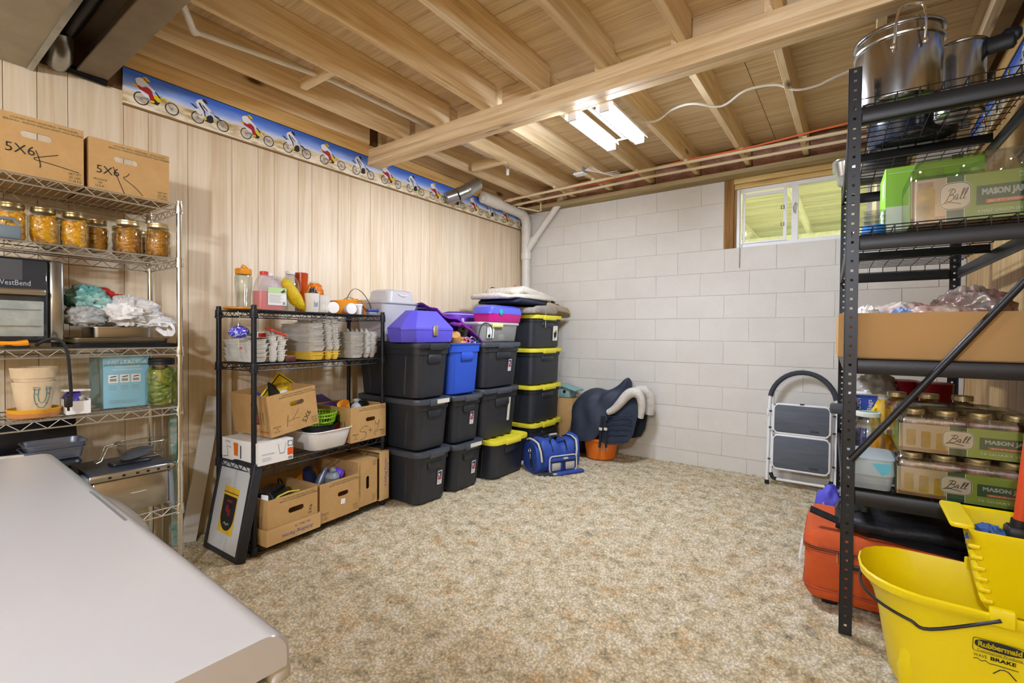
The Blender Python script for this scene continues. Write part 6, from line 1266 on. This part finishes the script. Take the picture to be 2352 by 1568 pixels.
for z in RLEV:
    hb = .056
    def beam(x0, x1, y0, y1): return G().rbox(x0, x1, y0, y1, z-hb, z, .003, 1).build('beam', RK, rack)
    beam(.043, RWD-.043, .003, .014); beam(.043, RWD-.043, RL-.014, RL-.003); beam(.003, .016, .043, RL-.043); beam(RWD-.016, RWD-.003, .043, RL-.043)
    up = .036 if z > 1.3 else 0
    for y in (.16, .68): G().rbox(.016, RWD-.016, y, y+.026, z+up-.044, z+up-.008, .002, 1).build('deck_support', RKI, rack)
    q = G()
    for i in range(9): x = .02+(RWD-.04)*i/8; q.tube([(x, .001, z-.002), (x, .001, z+up-.004), (x, RL-.001, z+up-.004), (x, RL-.001, z-.002)] if up else [(x, .006, z-.006), (x, RL-.006, z-.006)], .0022, 5)
    for i in range(22): y = .012+(RL-.024)*i/21; q.cyl((.008, y, z+up-.001), (RWD-.008, y, z+up-.001), .0022, 5)
    if up:
        for y in (.001, RL-.001): q.cyl((.045, y, z+.004), (RWD-.045, y, z+.004), .0022, 5)
    q.build('wire_deck', RKI, rack)
G().tube([(.03, .002, .70), (RWD-.01, .002, 1.46)], .0125, 10).build('diagonal_brace', RK, rack); G().tube([(.03, RL, .70), (RWD-.03, RL, 1.46)], .0125, 10).build('diagonal_brace', RK, rack)
G().rbox(.043, RWD-.043, RL-.03, RL-.018, .25, .28, .003, 1).build('end_bar', RK, rack); G().rbox(.043, RWD-.043, .02, .03, .255, .275, .003, 1).build('end_bar', RK, rack)
def RT(name, label, cat, lx, ly, z, rz=0, group=None): return thing(name, label, cat, rk(lx, ly, z), RZ+rz, group)
# ---- top deck
POTS = mat('polished_steel', '#b3b3b0', .2, 1, bump=(4, .06))
zt = RLEV[0]+.038
t = RT('stock_pot', 'large shiny stock pot with wire bail at the top of the rack', 'pot', .165, .19, zt)
G().lathe([(.125, 0), (.138, .008), (.14, .02), (.14, .228), (.147, .230), (.149, .236), (.147, .241), (.136, .238), (.136, .02), (.125, .012)], 40).build('pot_body', POTS, t)
G().lathe([(.135, .238), (.139, .241), (.139, .27), (.147, .272), (.149, .278), (.147, .284), (.136, .28), (.133, .245)], 40, cap0=False, cap1=False).build('strainer_insert', POTS, t)
for a in (-1.42, 1.72):
    c, s = math.cos(a), math.sin(a); X = Matrix(((c, -s, 0, .142*c), (s, c, 0, .142*s), (0, 0, 1, 0), (0, 0, 0, 1)))
    P = smooth_line([(.003, -.046, .185), (.014, -.045, .235), (.02, -.042, .285), (.014, -.032, .318), (.01, 0, .326), (.014, .032, .318), (.02, .042, .285), (.014, .045, .235), (.003, .046, .185)], 3)
    h = G().tube(P, .005, 8).build('bail_handle', CHROME, t, X=X)
    for y in (-.048, .048): G().ball((.004, y, .185), (.007, .010, .014)).build('rivet_plate', CHROME, h)
t = RT('tall_pot', 'tall shiny pot with a black handle behind the stock pot', 'pot', .39, .42, zt)
G().lathe([(.075, 0), (.082, .006), (.082, .275), (.087, .277), (.089, .282), (.087, .287), (.08, .284), (.08, .02), (.07, .01)], 34).build('pot_body', POTS, t)
h = G().at(Matrix.Rotation(-.25, 4, 'Z')).rbox(.075, .165, -.022, .022, .225, .285, .012, 3).build('handle', RUBB, t); G().at(Matrix.Rotation(-.25, 4, 'Z')).rbox(.12, .18, -.02, .02, .25, .30, .014, 3).build('handle_knob', RUBB, h)
ENM = mat('speckled_enamel', '#161b28', .15, spec=.6, var=(160, '#3c4656'))
t = RT('canning_kettle', 'dark speckled enamel canning kettle on the top deck', 'kettle', .27, .74, zt)
G().lathe([(.13, 0), (.165, .012), (.175, .03), (.178, .2), (.186, .205), (.186, .212), (.172, .21), (.16, .02)], 36).build('kettle_body', ENM, t)
for a in (.3, .3+PI): G().tube([(.18*math.cos(a-.2), .18*math.sin(a-.2), .16), (.215*math.cos(a-.12), .215*math.sin(a-.12), .17), (.215*math.cos(a+.12), .215*math.sin(a+.12), .17), (.18*math.cos(a+.2), .18*math.sin(a+.2), .16)], .005, 6).build('loop_handle', CHROME, t)
t = RT('steel_pan', 'steel roasting pan overhanging the left rear of the top deck', 'pan', .15, 1.20, zt)
G().stack([(0, .33, .26, .04, 4), (.006, .345, .275, .045, 4), (.085, .37, .30, .05, 4), (.09, .40, .33, .055, 4), (.094, .40, .33, .055, 4), (.088, .365, .295, .05, 4), (.01, .34, .27, .045, 4)], rr).build('pan_body', mat('pan_steel', '#c6c7c6', .2, 1), t)
# ---- jar cases
CG = mat('case_green', '#7f9a34', .5, var=(3, '#94a94a')); CDG = mat('case_dark_green', '#2d5a3e', .5); CW = mat('case_cream', '#d9cbb4', .5); CO = mat('case_orange', '#d8642a', .5); CWH = mat('case_white', '#e9ece4', .5); CBR = mat('case_photo_brown', '#7a5a3c', .5, var=(12, '#a5814f')); CYE = mat('case_photo_yellow', '#b8901c', .5, var=(25, '#8a6a10')); CTN = mat('case_tan', '#b9a284', .5)
WRAP = glass('shrink_wrap', '#f3f5f2', .35, .12); SHEAR = Matrix(((1, .28, 0, 0), (0, 1, 0, 0), (0, 0, 1, 0), (0, 0, 0, 1)))
BALL = [[(-.42, .30), (-.30, .42), (-.05, .40), (.02, .24), (-.12, .10), (-.26, .06)], [(-.18, .44), (-.28, .1), (-.40, -.28), (-.5, -.34)], [(-.26, .06), (-.02, .06), (.04, -.14), (-.12, -.30), (-.36, -.28)], [(.26, .08), (.12, .04), (.10, -.18), (.2, -.24), (.28, .04), (.28, -.2), (.36, -.22)], [(.42, -.2), (.56, .2), (.58, .42), (.5, .36), (.46, -.1), (.5, -.22), (.58, -.2)], [(.62, -.2), (.76, .2), (.78, .42), (.70, .36), (.66, -.1), (.7, -.22), (.82, -.14)], [(-.6, -.42), (-.2, -.34), (.3, -.42), (.6, -.5)]]
def ball_logo(p, x, y, w, h, z):
    P = rr(w, h, h*.28, 4, x, y); p.mi(3).poly([(a, b, z) for a, b in P]); n = len(P); c = (x, y); O = [(c[0]+(a-x)*.93, c[1]+(b-y)*.91) for a, b in P]
    p.mi(1); I = [(c[0]+(a-x)*.97, c[1]+(b-y)*.96) for a, b in P]; p.add([(a, b, z+.0002) for a, b in I]+[(a, b, z+.0002) for a, b in O], [(i, (i+1) % n, n+(i+1) % n, n+i) for i in range(n)])
    for s in BALL: p.mi(7).line([(x+(a+.28*b-.1)*w*.5, y+b*h*.62) for a, b in s], w*.028, z+.0004)
def jar_case(label, loc, rz, w, d, h, jm, nx_, ny_, lidm, band, lines, wrap_h, empty=False, dx=0):
    t = thing('jar_case', label, 'case of jars', loc, rz, 'shrink-wrapped cases of mason jars')
    G().box(-w/2, w/2, -d/2, -d/2+.003, 0, h).box(-w/2, w/2, d/2-.003, d/2, 0, h).box(-w/2, -w/2+.003, -d/2+.003, d/2-.003, 0, h).box(w/2-.003, w/2, -d/2+.003, d/2-.003, 0, h).box(-w/2, w/2, -d/2, d/2, 0, .003).build('tray', CTN, t, 0)
    p = G().at(FRONT(-w/2, -d/2-.0007, 0)); a = .27*w if empty else .385*w; z = 0
    p.mi(5).rect(0, a, 0, h).mi(0).rect(a, w, 0, h).mi(1).rect(a, a+.05, 0, h, .0002)
    p.mi(4).rect(0, a, 0, h*.14, .0002)
    if empty: p.mi(6).poly([(x, y, .0004) for x, y in rr(.055, h*.72, .014, 3, a*.42, h*.46)]).mi(4).rect(a*.42-.022, a*.42+.022, h*.82, h*.94, .0005)
    else:
        for k, xx in enumerate((a*.25, a*.55, a*.85)): p.mi(6).poly([(x, y, .0004) for x, y in rr(.028, h*.6, .006, 3, xx, h*.5-.004*k)])
    for x in (a+.0, a+.05): p.mi(8).rect(x-.0008, x+.0008, 0, h, .0003)
    ball_logo(p, a+.025, h*.56, .088, h*.62, .0006)
    bx0 = a+.082; p.mi(1).rect(bx0, w, h*.30, h*.72, .0003); p.mi(8).bold('MASON JARS', .125, h*.17, (bx0+.075, h*.56), 0, .0007)
    p.mi(2).rect(bx0+.025, bx0+.125, h*.33, h*.41, .0005).mi(8).text('SEALS UP TO 18 MONTHS', .088, h*.05, (bx0+.075, h*.37), 0, .0008)
    p.mi(8).text(lines[0], .14, h*.085, (bx0+.075, h*.16), 0, .0007); p.text('MADE IN', .022, h*.05, (bx0+.12, h*.92), 0, .0007).text('U.S.A.', .022, h*.05, (bx0+.12, h*.85), 0, .0007)
    p.build('case_print', [CG, CDG, CO, CW, CBR, CTN, CYE, INK[0], CWH], t, 0)
    s = G().at(LEFT(-w/2-.0007, 0, 0)); s.rect(-d/2, d/2, 0, h); s.build('side_print', CG, t, 0)
    r, hj, hn = jm[3]
    for i in range(nx_):
        for j in range(ny_):
            x, y = -w/2+w*(i+.5)/nx_, -d/2+d*(j+.5)/ny_
            c = inst('jar', jm[0], t, (x, y, .004))
            if not empty:
                inst('preserve', jm[2], c); key = ('lid', r, hj, lidm.name)
                if key not in TXT:
                    q = G().lathe([(r*.80, hj*.86), (r*.83, hj*.87), (r*.83, hj*.985), (r*.79, hj), (r*.62, hj)], 20); me = q.mesh('lid'); me.materials.append(lidm); me.polygons.foreach_set('use_smooth', [True]*len(me.polygons)); me.set_sharp_from_angle(angle=.6); TXT[key] = me
                inst('lid', TXT[key], c)
    q = G(); n = 36; R = []
    for (zz, e, bul) in ((.002, .004, 0), (h, .005, 0), (wrap_h*.8, .004, .3), (wrap_h, -.02, 1), (wrap_h+.004, -.06, 1)):
        R.append([(x, y, zz+bul*.006*math.sin(x*2*PI*nx_/w+PI/2)+nz((x*25, y*25, zz*9), 1, .004)) for x, y in rr(w+2*e, d+2*e, .02, 9)])
    q.loft(R, False, True); q.build('wrap_film', WRAP, t, 50)
    return t
BIGJ = jar_meshes(.052, .235, PEACH, SYRUP, 31); 
CHUT = mat('chutney', '#8a4a1c', .35, var=(30, '#6a2a14')); QJ = jar_meshes(.043, .155, PEACH2, CHUT, 33)
CASEW = .375
jar_case('shrink-wrapped case of empty half gallon mason jars on the second rack deck', rk(.205+CASEW/2, .075+.13, RLEV[1]+.038), RZ, CASEW, .25, .165, BIGJ, 3, 2, GOLD, 0, ['6 HALF GALLON (64 OZ)'], .245, True)
z5 = RLEV[3]+.002
jar_case('shrink-wrapped case of filled quart jars on the bottom rack deck', rk(.178+CASEW/2, .055+.15, z5), RZ, CASEW, .29, .105, QJ, 4, 3, GOLD, 0, ['12 QUART (32 oz)'], .163)
jar_case('shrink-wrapped case of filled quart jars stacked on another case', rk(.182+CASEW/2, .06+.15, z5+.168), RZ, CASEW, .29, .105, QJ, 4, 3, GOLD, 0, ['12 QUART (32 oz)'], .163)
for k in range(3):
    t = jar(('quart jar of preserves at the left of the row behind the cases', 'quart jar of preserves in the middle of the row behind the cases', 'quart jar of preserves at the right of the row behind the cases')[k], rk(.21+.11*k, .47, z5+.20), QJ, GOLD, 'loose jars behind the cases', 'preserve_jar')
tag(G().rbox(-.17, .17, -.13, .13, 0, .195, .004, 1).build('plain_carton', CARD, loc=rk(.32, .52, z5), rot=(0, 0, RZ)), 'plain carton beneath the loose jars behind the cases', 'box')
# green box and cups on the second deck
LG = mat('lime_card', '#8fd12a', .45); LGW = mat('lime_card_white', '#dfe9d2', .5)
z2 = RLEV[1]+.038
t = RT('green_box', 'bright green and white box behind the half gallon jars', 'box', .245, .49, z2)
G().rbox(-.10, .22, -.12, .12, 0, .31, .003, 1).build('carton', LG, t, 0)
s = G().at(LEFT(-.1008, 0, 0)); s.mi(0).poly([(-.12, .0, 0), (.12, .0, 0), (.12, .12, 0), (.06, .15, 0), (-.02, .12, 0), (-.07, .05, 0), (-.12, .04, 0)]).rect(.02, .11, .19, .27); s.build('side_print', LGW, t, 0)
p = G().at(FRONT(0, -.1208, 0)); p.rect(-.095, -.02, .01, .14).rect(-.09, .2, .285, .287); p.build('front_print', LGW, t, 0)
t = RT('cup_stack', 'sleeve of clear plastic cups lying at the left of the second deck', 'cups', .105, .30, z2)
for k in range(5): G().lathe([(.036, .0), (.041, .022), (.042, .022), (.04, .018)], 22).build('plastic_cup', CLR, t, X=Matrix.Translation((.0, .0, .002+.022*k)))
G().lathe([(.0425, .012), (.0425, .05)], 22, cap0=False, cap1=False).build('blue_band', mat('cup_blue', '#2f7fd0', .4), t)
# carton of bags on the third deck
z6 = RLEV[2]+.002
t = RT('open_carton', 'long open brown carton of bags on the third rack deck', 'box', .262, .52, z6)
def crt(w, d, h, th=.005): return G().box(-w/2, w/2, -d/2, -d/2+th, 0, h).box(-w/2, w/2, d/2-th, d/2, 0, h).box(-w/2, -w/2+th, -d/2+th, d/2-th, 0, h).box(w/2-th, w/2, -d/2+th, d/2-th, 0, h).box(-w/2, w/2, -d/2, d/2, 0, th)
crt(.56, .90, .182).build('carton', mat('cardboard_plain', '#bb9560', .8, bump=(60, .1)), t, 0)
CHIP = mat('grey_foil_bag', '#a9a79f', .3, .3, var=(6, '#8a3a35'), bump=(12, .5)); CHIP2 = mat('patterned_bag', '#d2cdc2', .35, var=(7, '#b5665a'), bump=(12, .5)); BLW = mat('blue_white_bag', '#3f77c4', .4, var=(5, '#e4e6ea')); WRP = mat('white_paper_bag', '#e4e0d8', .6, bump=(12, .6))
for lab, m, lx_, ly_, zz, r3, sd in (('white paper bag at the left end of the open carton', WRP, .085, .22, .13, (.05, .06, .07), 71), ('first blue and white bag in the open carton', BLW, .12, .24, .13, (.055, .07, .06), 73), ('second blue and white bag in the open carton', BLW, .20, .22, .13, (.06, .07, .065), 75), ('patterned snack bag lying along the open carton', CHIP2, .31, .22, .12, (.13, .09, .075), 77), ('grey foil snack bag heaped at the right of the open carton', CHIP, .42, .30, .13, (.12, .09, .105), 79), ('second patterned bag further back in the open carton', CHIP2, .22, .44, .12, (.14, .1, .085), 81)):
    tag(crumple(G(), (0, 0, r3[2]), r3, sd, .34, 2.6, 44, 26).build('snack_bag', m, loc=rk(lx_, ly_, z6+zz-.06), rot=(0, 0, RZ+.3*math.sin(sd)), smooth=75), lab, 'bag', 'bags in the open carton')
# bottom deck left: containers, glass jar, bag boxes
t = RT('food_container', 'clear plastic food container with a pale lid on the bottom deck', 'container', .095, .16, z5); CLR2 = frosted('container_plastic', '#dfe6e8', .4, .2)
G().stack([(0, .13, .21, .02, 3), (.004, .135, .215, .025, 3), (.055, .15, .23, .03, 3)], rr).build('base_box', CLR2, t); G().stack([(.056, .15, .23, .03, 3), (.06, .155, .235, .03, 3), (.115, .15, .23, .03, 3), (.118, .155, .238, .03, 3), (.124, .155, .238, .03, 3), (.127, .13, .21, .03, 3)], rr).build('upper_box', frosted('container_lid', '#d5e2e6', .6, .25), t)
G().at(FRONT(.035, -.1195, .085)).poly([(-.03, .02, 0), (.03, .025, 0), (.025, -.01, 0), (.0, -.025, 0)]).build('blue_mark', mat('aqua_film', '#5fb6cf', .4), t, 0)
t = RT('glass_jar', 'big clear glass jar with a green lid on the bottom deck', 'jar', .10, .345, z5)
G().lathe([(.05, 0), (.062, .01), (.064, .15), (.058, .2), (.042, .235), (.042, .25)], 28, cap1=False).build('jar_body', GLASS, t); G().lathe([(.045, .25), (.046, .252), (.046, .268), (.042, .27)], 26).build('lid', CWH, t); G().lathe([(.037, .271), (.03, .2715)], 22).build('lid_print', mat('lid_green', '#7fae8d', .5), t); G().lathe([(.056, .008), (.06, .09)], 20).build('dry_goods', mat('dried_beans', '#9d9a72', .7, var=(60, '#c98a2a')), t)
t = RT('bag_of_honey', 'jar of orange preserves behind the diagonal brace', 'jar', .165, .43, z5)
G().lathe([(.045, 0), (.05, .01), (.05, .15), (.04, .17)], 22).build('contents', mat('orange_preserve', '#c98418', .3), t); G().lathe([(.042, .17), (.043, .19)], 22).build('lid', GOLD, t)
BBX = mat('bag_box_blue', '#2149b8', .5)
for k, (lab, lx_, ly_, w_, txt) in enumerate((('blue and white KITCHEN bags box at the back left of the bottom deck', .095, .60, .115, 'KITCHEN'), ('second blue and white bags box beside the yellow bottle', .20, .66, .10, 'BAGS'))):
    t = RT('bag_box', lab, 'box', lx_, ly_, z5, 0, 'boxes of bags'); hh = .33
    G().rbox(-w_/2, w_/2, -.06, .06, 0, hh, .001, 1).build('carton', PAPER, t, 0)
    p = G().at(FRONT(0, -.0608, 0)); p.mi(0).rect(-w_/2, w_/2, hh*.62, hh*.98).mi(1).text(txt, hh*.26, w_*.22, (-w_*.22, hh*.8), H2, .0004).text('Bags', hh*.16, w_*.2, (w_*.2, hh*.84), H2, .0004).mi(0).rect(-w_*.4, w_*.1, hh*.2, hh*.5); p.build('front_print', [BBX, PAPER], t, 0)
t = RT('yellow_bottle', 'yellow plastic bottle with a handle behind the glass jar', 'bottle', .165, .54, z5); YB_ = mat('bottle_yellow', '#edc21b', .4)
G().stack([(0, .08, .05, .015, 3), (.005, .085, .055, .02, 3), (.24, .085, .055, .02, 3), (.28, .06, .045, .018, 3), (.31, .035, .035, .016, 3)], rr).build('bottle_body', YB_, t); G().tube([(-.03, -.03, .27), (-.045, -.035, .24), (-.04, -.035, .2)], .008, 6).build('handle', YB_, t); G().lathe([(.02, .31), (.02, .335)], 14).build('cap', PAPER, t)
t = RT('black_case', 'black padded case with a strap at the left edge of the bottom deck', 'case', .03, .56, z5+.0); 
G().rbox(-.02, .035, -.10, .09, .002, .3, .012, 2).build('case_body', mat('black_nylon', '#2a2c31', .6), t); G().rbox(-.072, .04, -.125, -.075, .235, .282, .008, 2).build('flap', mat('grey_nylon', '#44464c', .6), t)
for k, (lx_, ly_, lab) in enumerate(((.28, .98, 'red plastic tub at the back of the bottom deck'), (.40, .90, 'second red plastic tub at the back right of the bottom deck'))):
    tag(G().lathe([(.06, 0), (.07, .2), (.072, .36), (.075, .37), (.06, .375)], 24).build('red_tub', mat('wine_red', '#a11a2c', .35), loc=rk(lx_, ly_, z5)), lab, 'tub', 'red tubs')
tag(crumple(G(), (0, 0, .1), (.1, .09, .1), 91, .3, 3, 24, 14, 0).build('wrapped_bundle', mat('clear_wrap', '#a9a7a0', .2), loc=rk(.17, .95, z5+.2), smooth=70), 'bundle in clear wrapping beside the red tubs', 'bundle')
tag(G().rbox(-.1, .1, -.1, .1, 0, .2, .004, 1).build('plain_carton', CARD, loc=rk(.16, .95, z5), rot=(0, 0, RZ)), 'plain carton beneath the clear wrapped bundle', 'box')
# ================================================================ UNDER THE RACK
SUO = mat('suitcase_orange', '#cf5a24', .7, bump=(220, .25), var=(3, '#c24f1c')); SUP = mat('suitcase_piping', '#a8461f', .6)
t = thing('suitcase', 'orange soft suitcase lying under the rack', 'suitcase', (.17, 2.71, .03), .03)
G().rbox(-.345, .36, -.225, .225, 0, .295, .055, 6, .03).build('shell', SUO, t)
for zz in (.05, .215, .235): G().tube([(x, y, zz) for x, y in rr(.71, .455, .058, 6, .0075, 0)], .005, 6, True).build('piping', SUP, t)
G().tube([(x, y, .225) for x, y in rr(.712, .457, .058, 6, .0075, 0)], .004, 6, True).build('zipper', mat('zip_brown', '#7a3a20', .5), t)
for x in (-.215, -.18):
    G().tube([(x-.008, -.234, .222), (x+.008, -.234, .222), (x+.008, -.236, .185), (x-.008, -.236, .185)], .003, 6, True).build('zip_pull', CHROME, t)
G().tube([(-.3, -.2, .24), (-.1, -.18, .298), (.2, -.17, .298)], .004, 6).build('lid_seam', SUP, t)
G().rbox(-.18, -.12, -.05, -.02, .296, .304, .004, 1).build('metal_logo', CHROME, t)
for x in (-.25, .26): G().rbox(x-.03, x+.03, -.18, -.12, -.028, .002, .006, 1).build('skid_foot', RUBB, t)
for x in (-.25, .26): G().rbox(x-.03, x+.03, .12, .18, -.028, .002, .006, 1).build('skid_foot', RUBB, t)
tg = G().box(-.001, .001, -.02, .02, -.10, 0).build('paper_tag', PAPER, t, 0, loc=(-.36, -.05, .19), rot=(0, .12, .2)); G().tube([(-.345, -.05, .22), (-.358, -.05, .2), (-.36, -.05, .185)], .0015, 5).build('tag_loop', PAPER, t)
BLN = mat('black_nylon_bag', '#15161a', .55, bump=(30, .5))
t = thing('garment_bag', 'black nylon bag with straps lying on the orange suitcase', 'bag', (.20, 2.70, .327), .05)
q = G(); R = []
for i in range(15):
    u = i/14; x = -.26+.58*u; hh = .105*math.sin(PI*min(.97, .08+u*.92))**.45+.01*math.sin(u*15); R.append([(x+nz((a, b, i), 3, .01), a*(1 if u > .1 else .8)+nz((x*6, b*4, 1), 1, .012), max(.0, (b+.5)*hh+nz((x*9, a*9, 4), 1, .010))) for a, b in ell(.19, .5, 20, 0, 0, 2.6)])
q.loft(R); q.build('bag_body', BLN, t, 60)
s = G().strap([(-.36, -.12, .07), (-.27, -.13, .045), (-.16, -.15, .02), (.0, -.19, .02), (.15, -.205, .01), (.3, -.215, .0)], .035, .008, (.1, 1, .5)).build('strap', BLN, t)
G().tube([(-.24, -.10, .06), (-.26, -.10, .09), (-.25, -.09, .12), (-.20, -.08, .13), (-.16, -.08, .10), (-.16, -.09, .05)], .014, 8, flat=.6).build('grab_loop', mat('grey_loop', '#4b5157', .6), t)
VB = mat('violet_nylon', '#5350c2', .6, bump=(120, .3))
t = thing('violet_backpack', 'violet backpack behind the suitcase beside the rack post', 'bag', (-.085, 3.02, 0), .3)
q = crumple(G(), (0, 0, .19), (.09, .09, .2), 95, .22, 2.2, 26, 16, 0, False); q.build('bag_body', VB, t, 50); G().strap([(.02, -.10, .34), (.05, -.12, .26), (.03, -.12, .16)], .04, .01, (1, 0, 0)).build('shoulder_strap', GREYP, t); G().tube([(-.06, -.08, .33), (-.03, -.1, .2), (.0, -.1, .1)], .006, 6).build('piping', mat('lilac_pipe', '#9d9ae6', .5), t)
tag(crumple(G(), (0, 0, .06), (.09, .07, .05), 97, .3, 2.6, 24, 14, 0).build('grey_pouch', mat('grey_mesh_pouch', '#7b8188', .6), loc=(.04, 2.96, .33), smooth=30), 'grey mesh pouch by the violet backpack', 'pouch')
# ================================================================ MOP BUCKET
MBY = mat('bucket_yellow', '#ead409', .35, spec=.5)
t = thing('mop_bucket', 'yellow commercial mop bucket at the lower right', 'bucket', (.30, 1.93, 0))
def prow(w, d, k=1.0):   # bucket outline: rounded spout end at -x, square at +x
    o = []
    for i in range(13):
        a = PI/2+PI*i/12; c, s_ = math.cos(a), math.sin(a); o.append((-w/2+d*.42*(1)+d*.42*c*k, d/2*math.copysign(abs(s_)**.8, s_)))
    for x, y in ((w*.1, -d/2), (w*.3, -d/2), (w/2-.03, -d/2), (w/2, -d/2+.03), (w/2, d/2-.03), (w/2-.03, d/2), (w*.3, d/2), (w*.1, d/2)): o.append((x, y))
    return o
q = G(); R = []
for zz, w, d, sh in ((.09, .36, .23, .03), (.10, .39, .26, .03), (.16, .43, .29, .015), (.34, .475, .315, .008), (.40, .50, .33, .003), (.428, .535, .342, 0), (.432, .555, .352, 0), (.452, .562, .356, 0), (.457, .552, .346, 0), (.44, .53, .332, 0), (.34, .46, .30, .008), (.16, .41, .27, .015), (.12, .38, .25, .03)): R.append([(x+sh, y, zz+(.012*max(0, -x-.1)*4 if zz > .42 else 0)) for x, y in prow(w, d)])
q.loft(R); q.build('bucket_body', MBY, t, 50)
for (x, y) in ((-.16, -.116), (.05, -.142)): G().tube([(x, y+.035, .11), (x+.002, y+.012, .2), (x+.003, y+.004, .26), (x+.004, y+.016, .33)], lambda u: .006+.02*math.sin(PI*min(1, .15+u*.85)), 10).build('moulded_flute', MBY, t)
for sy in (-1, 1): G().rbox(.0, .05, sy*.176-.01, sy*.176+.01, .43, .475, .004, 1).build('bail_ear', MBY, t)
A_ = prow(.548, .372)[:13]; P = smooth_line([(.02, .19, .45)]+[(x, y*1.0, .372+.03*math.sin(PI*(k+.5)/13)) for k, (x, y) in enumerate(A_)]+[(.02, -.19, .45)], 5)
G().tube(P, .0045, 8).build('bail', RUBB, t)
for (x, y) in ((-.12, -.08), (-.12, .08), (.18, -.09), (.18, .09)):
    w = G().lathe([(.035, -.012), (.037, -.008), (.037, .008), (.035, .012)], 18).build('caster_wheel', mat('caster_grey', '#4a4c50', .6), t, X=Matrix.Translation((x, y, .037)) @ Matrix.Rotation(H2, 4, 'X')); G().rbox(x-.018, x+.018, y-.02, y+.02, .06, .098, .004, 1).build('caster_fork', RUBB, t)
p = G().at(frame3((.012, -.1602, .345), (1, .01, 0), (0, -.09, 1)) @ Matrix.Scale(.52, 4)); z = .012
P = rr(.20, .075, .012, 3, .02, .035); n = len(P); p.mi(0); p.add([(a, b, z) for a, b in P]+[(.02+(a-.02)*.975, .035+(b-.035)*.94, z) for a, b in P], [(i, (i+1) % n, n+(i+1) % n, n+i) for i in range(n)])
p.poly([(.02+a, .043+b, z) for a, b in ell(.093, .026, 24, 0, 0, 3)]); p.mi(1).bold('Rubbermaid', .165, .028, (.02, .043), 0, z+.0006); p.mi(0).text('Commercial Products', .165, .0125, (.02, .0075), 0, z)
p.mi(0).text('WAVE', .05, .017, (-.05, -.022), 0, z).bold('BRAKE', .095, .019, (.035, -.022), 0, z); p.line([(-.075, -.045), (-.06, -.04), (-.045, -.05), (-.03, -.042), (-.015, -.052), (.01, -.05), (.09, -.052)], .004, z)
p.line([(.0, -.10), (.025, -.07), (.04, -.066), (.055, -.07), (.085, -.105)], .005, z)
p.build('maker_lettering', [INK[0], MBY], t, 0)
t = thing('mop_wringer', 'yellow wringer hooked on the right end of the mop bucket', 'wringer', (.40, 1.98, .40))
q = G(); R = []
for zz, w, d, sx in ((.0, .20, .14, .0), (.03, .215, .16, .0), (.215, .275, .245, 0), (.235, .295, .265, 0), (.242, .295, .265, 0), (.236, .27, .24, 0), (.21, .26, .23, 0), (.02, .19, .14, .0)): R.append([(x+sx+.02, y, zz) for x, y in rr(w, d, .025, 4)])
q.loft(R); q.build('wringer_basket', MBY, t, 40)
G().rbox(-.165, -.11, -.10, .135, .232, .246, .012, 3, .004).build('rim_lip', MBY, t)
for k in range(6):
    f = k/5; G().rbox(-.122+.034*f-.006, -.10+.034*f, -.112+.03*f-.006, -.07+.03*f, .185-.032*k, .197-.032*k, .004, 1).build('side_rib', MBY, t)
t = thing('mop', 'mop with an orange red pole standing in the wringer', 'mop', (.385, 1.97, .53))
G().tube([(.0, .0, .0), (.01, .0, .14), (.02, .0, .28), (.07, .0, .95)], .013, 12).build('pole', mat('pole_red', '#cf4a22', .4), t); G().tube([(-.001, 0, .03), (.009, .0, .13)], .018, 12).build('pole_sleeve', RUBB, t)
crumple(G(), (-.05, .01, .05), (.05, .06, .045), 99, .3, 2.5, 22, 12).build('mop_head', mat('blue_yarn', '#4d76b8', .9, var=(30, '#2f4f8f'), bump=(60, 1)), t, 40); G().rbox(-.02, .03, -.03, .03, .07, .11, .008, 2).build('clamp', RUBB, t)
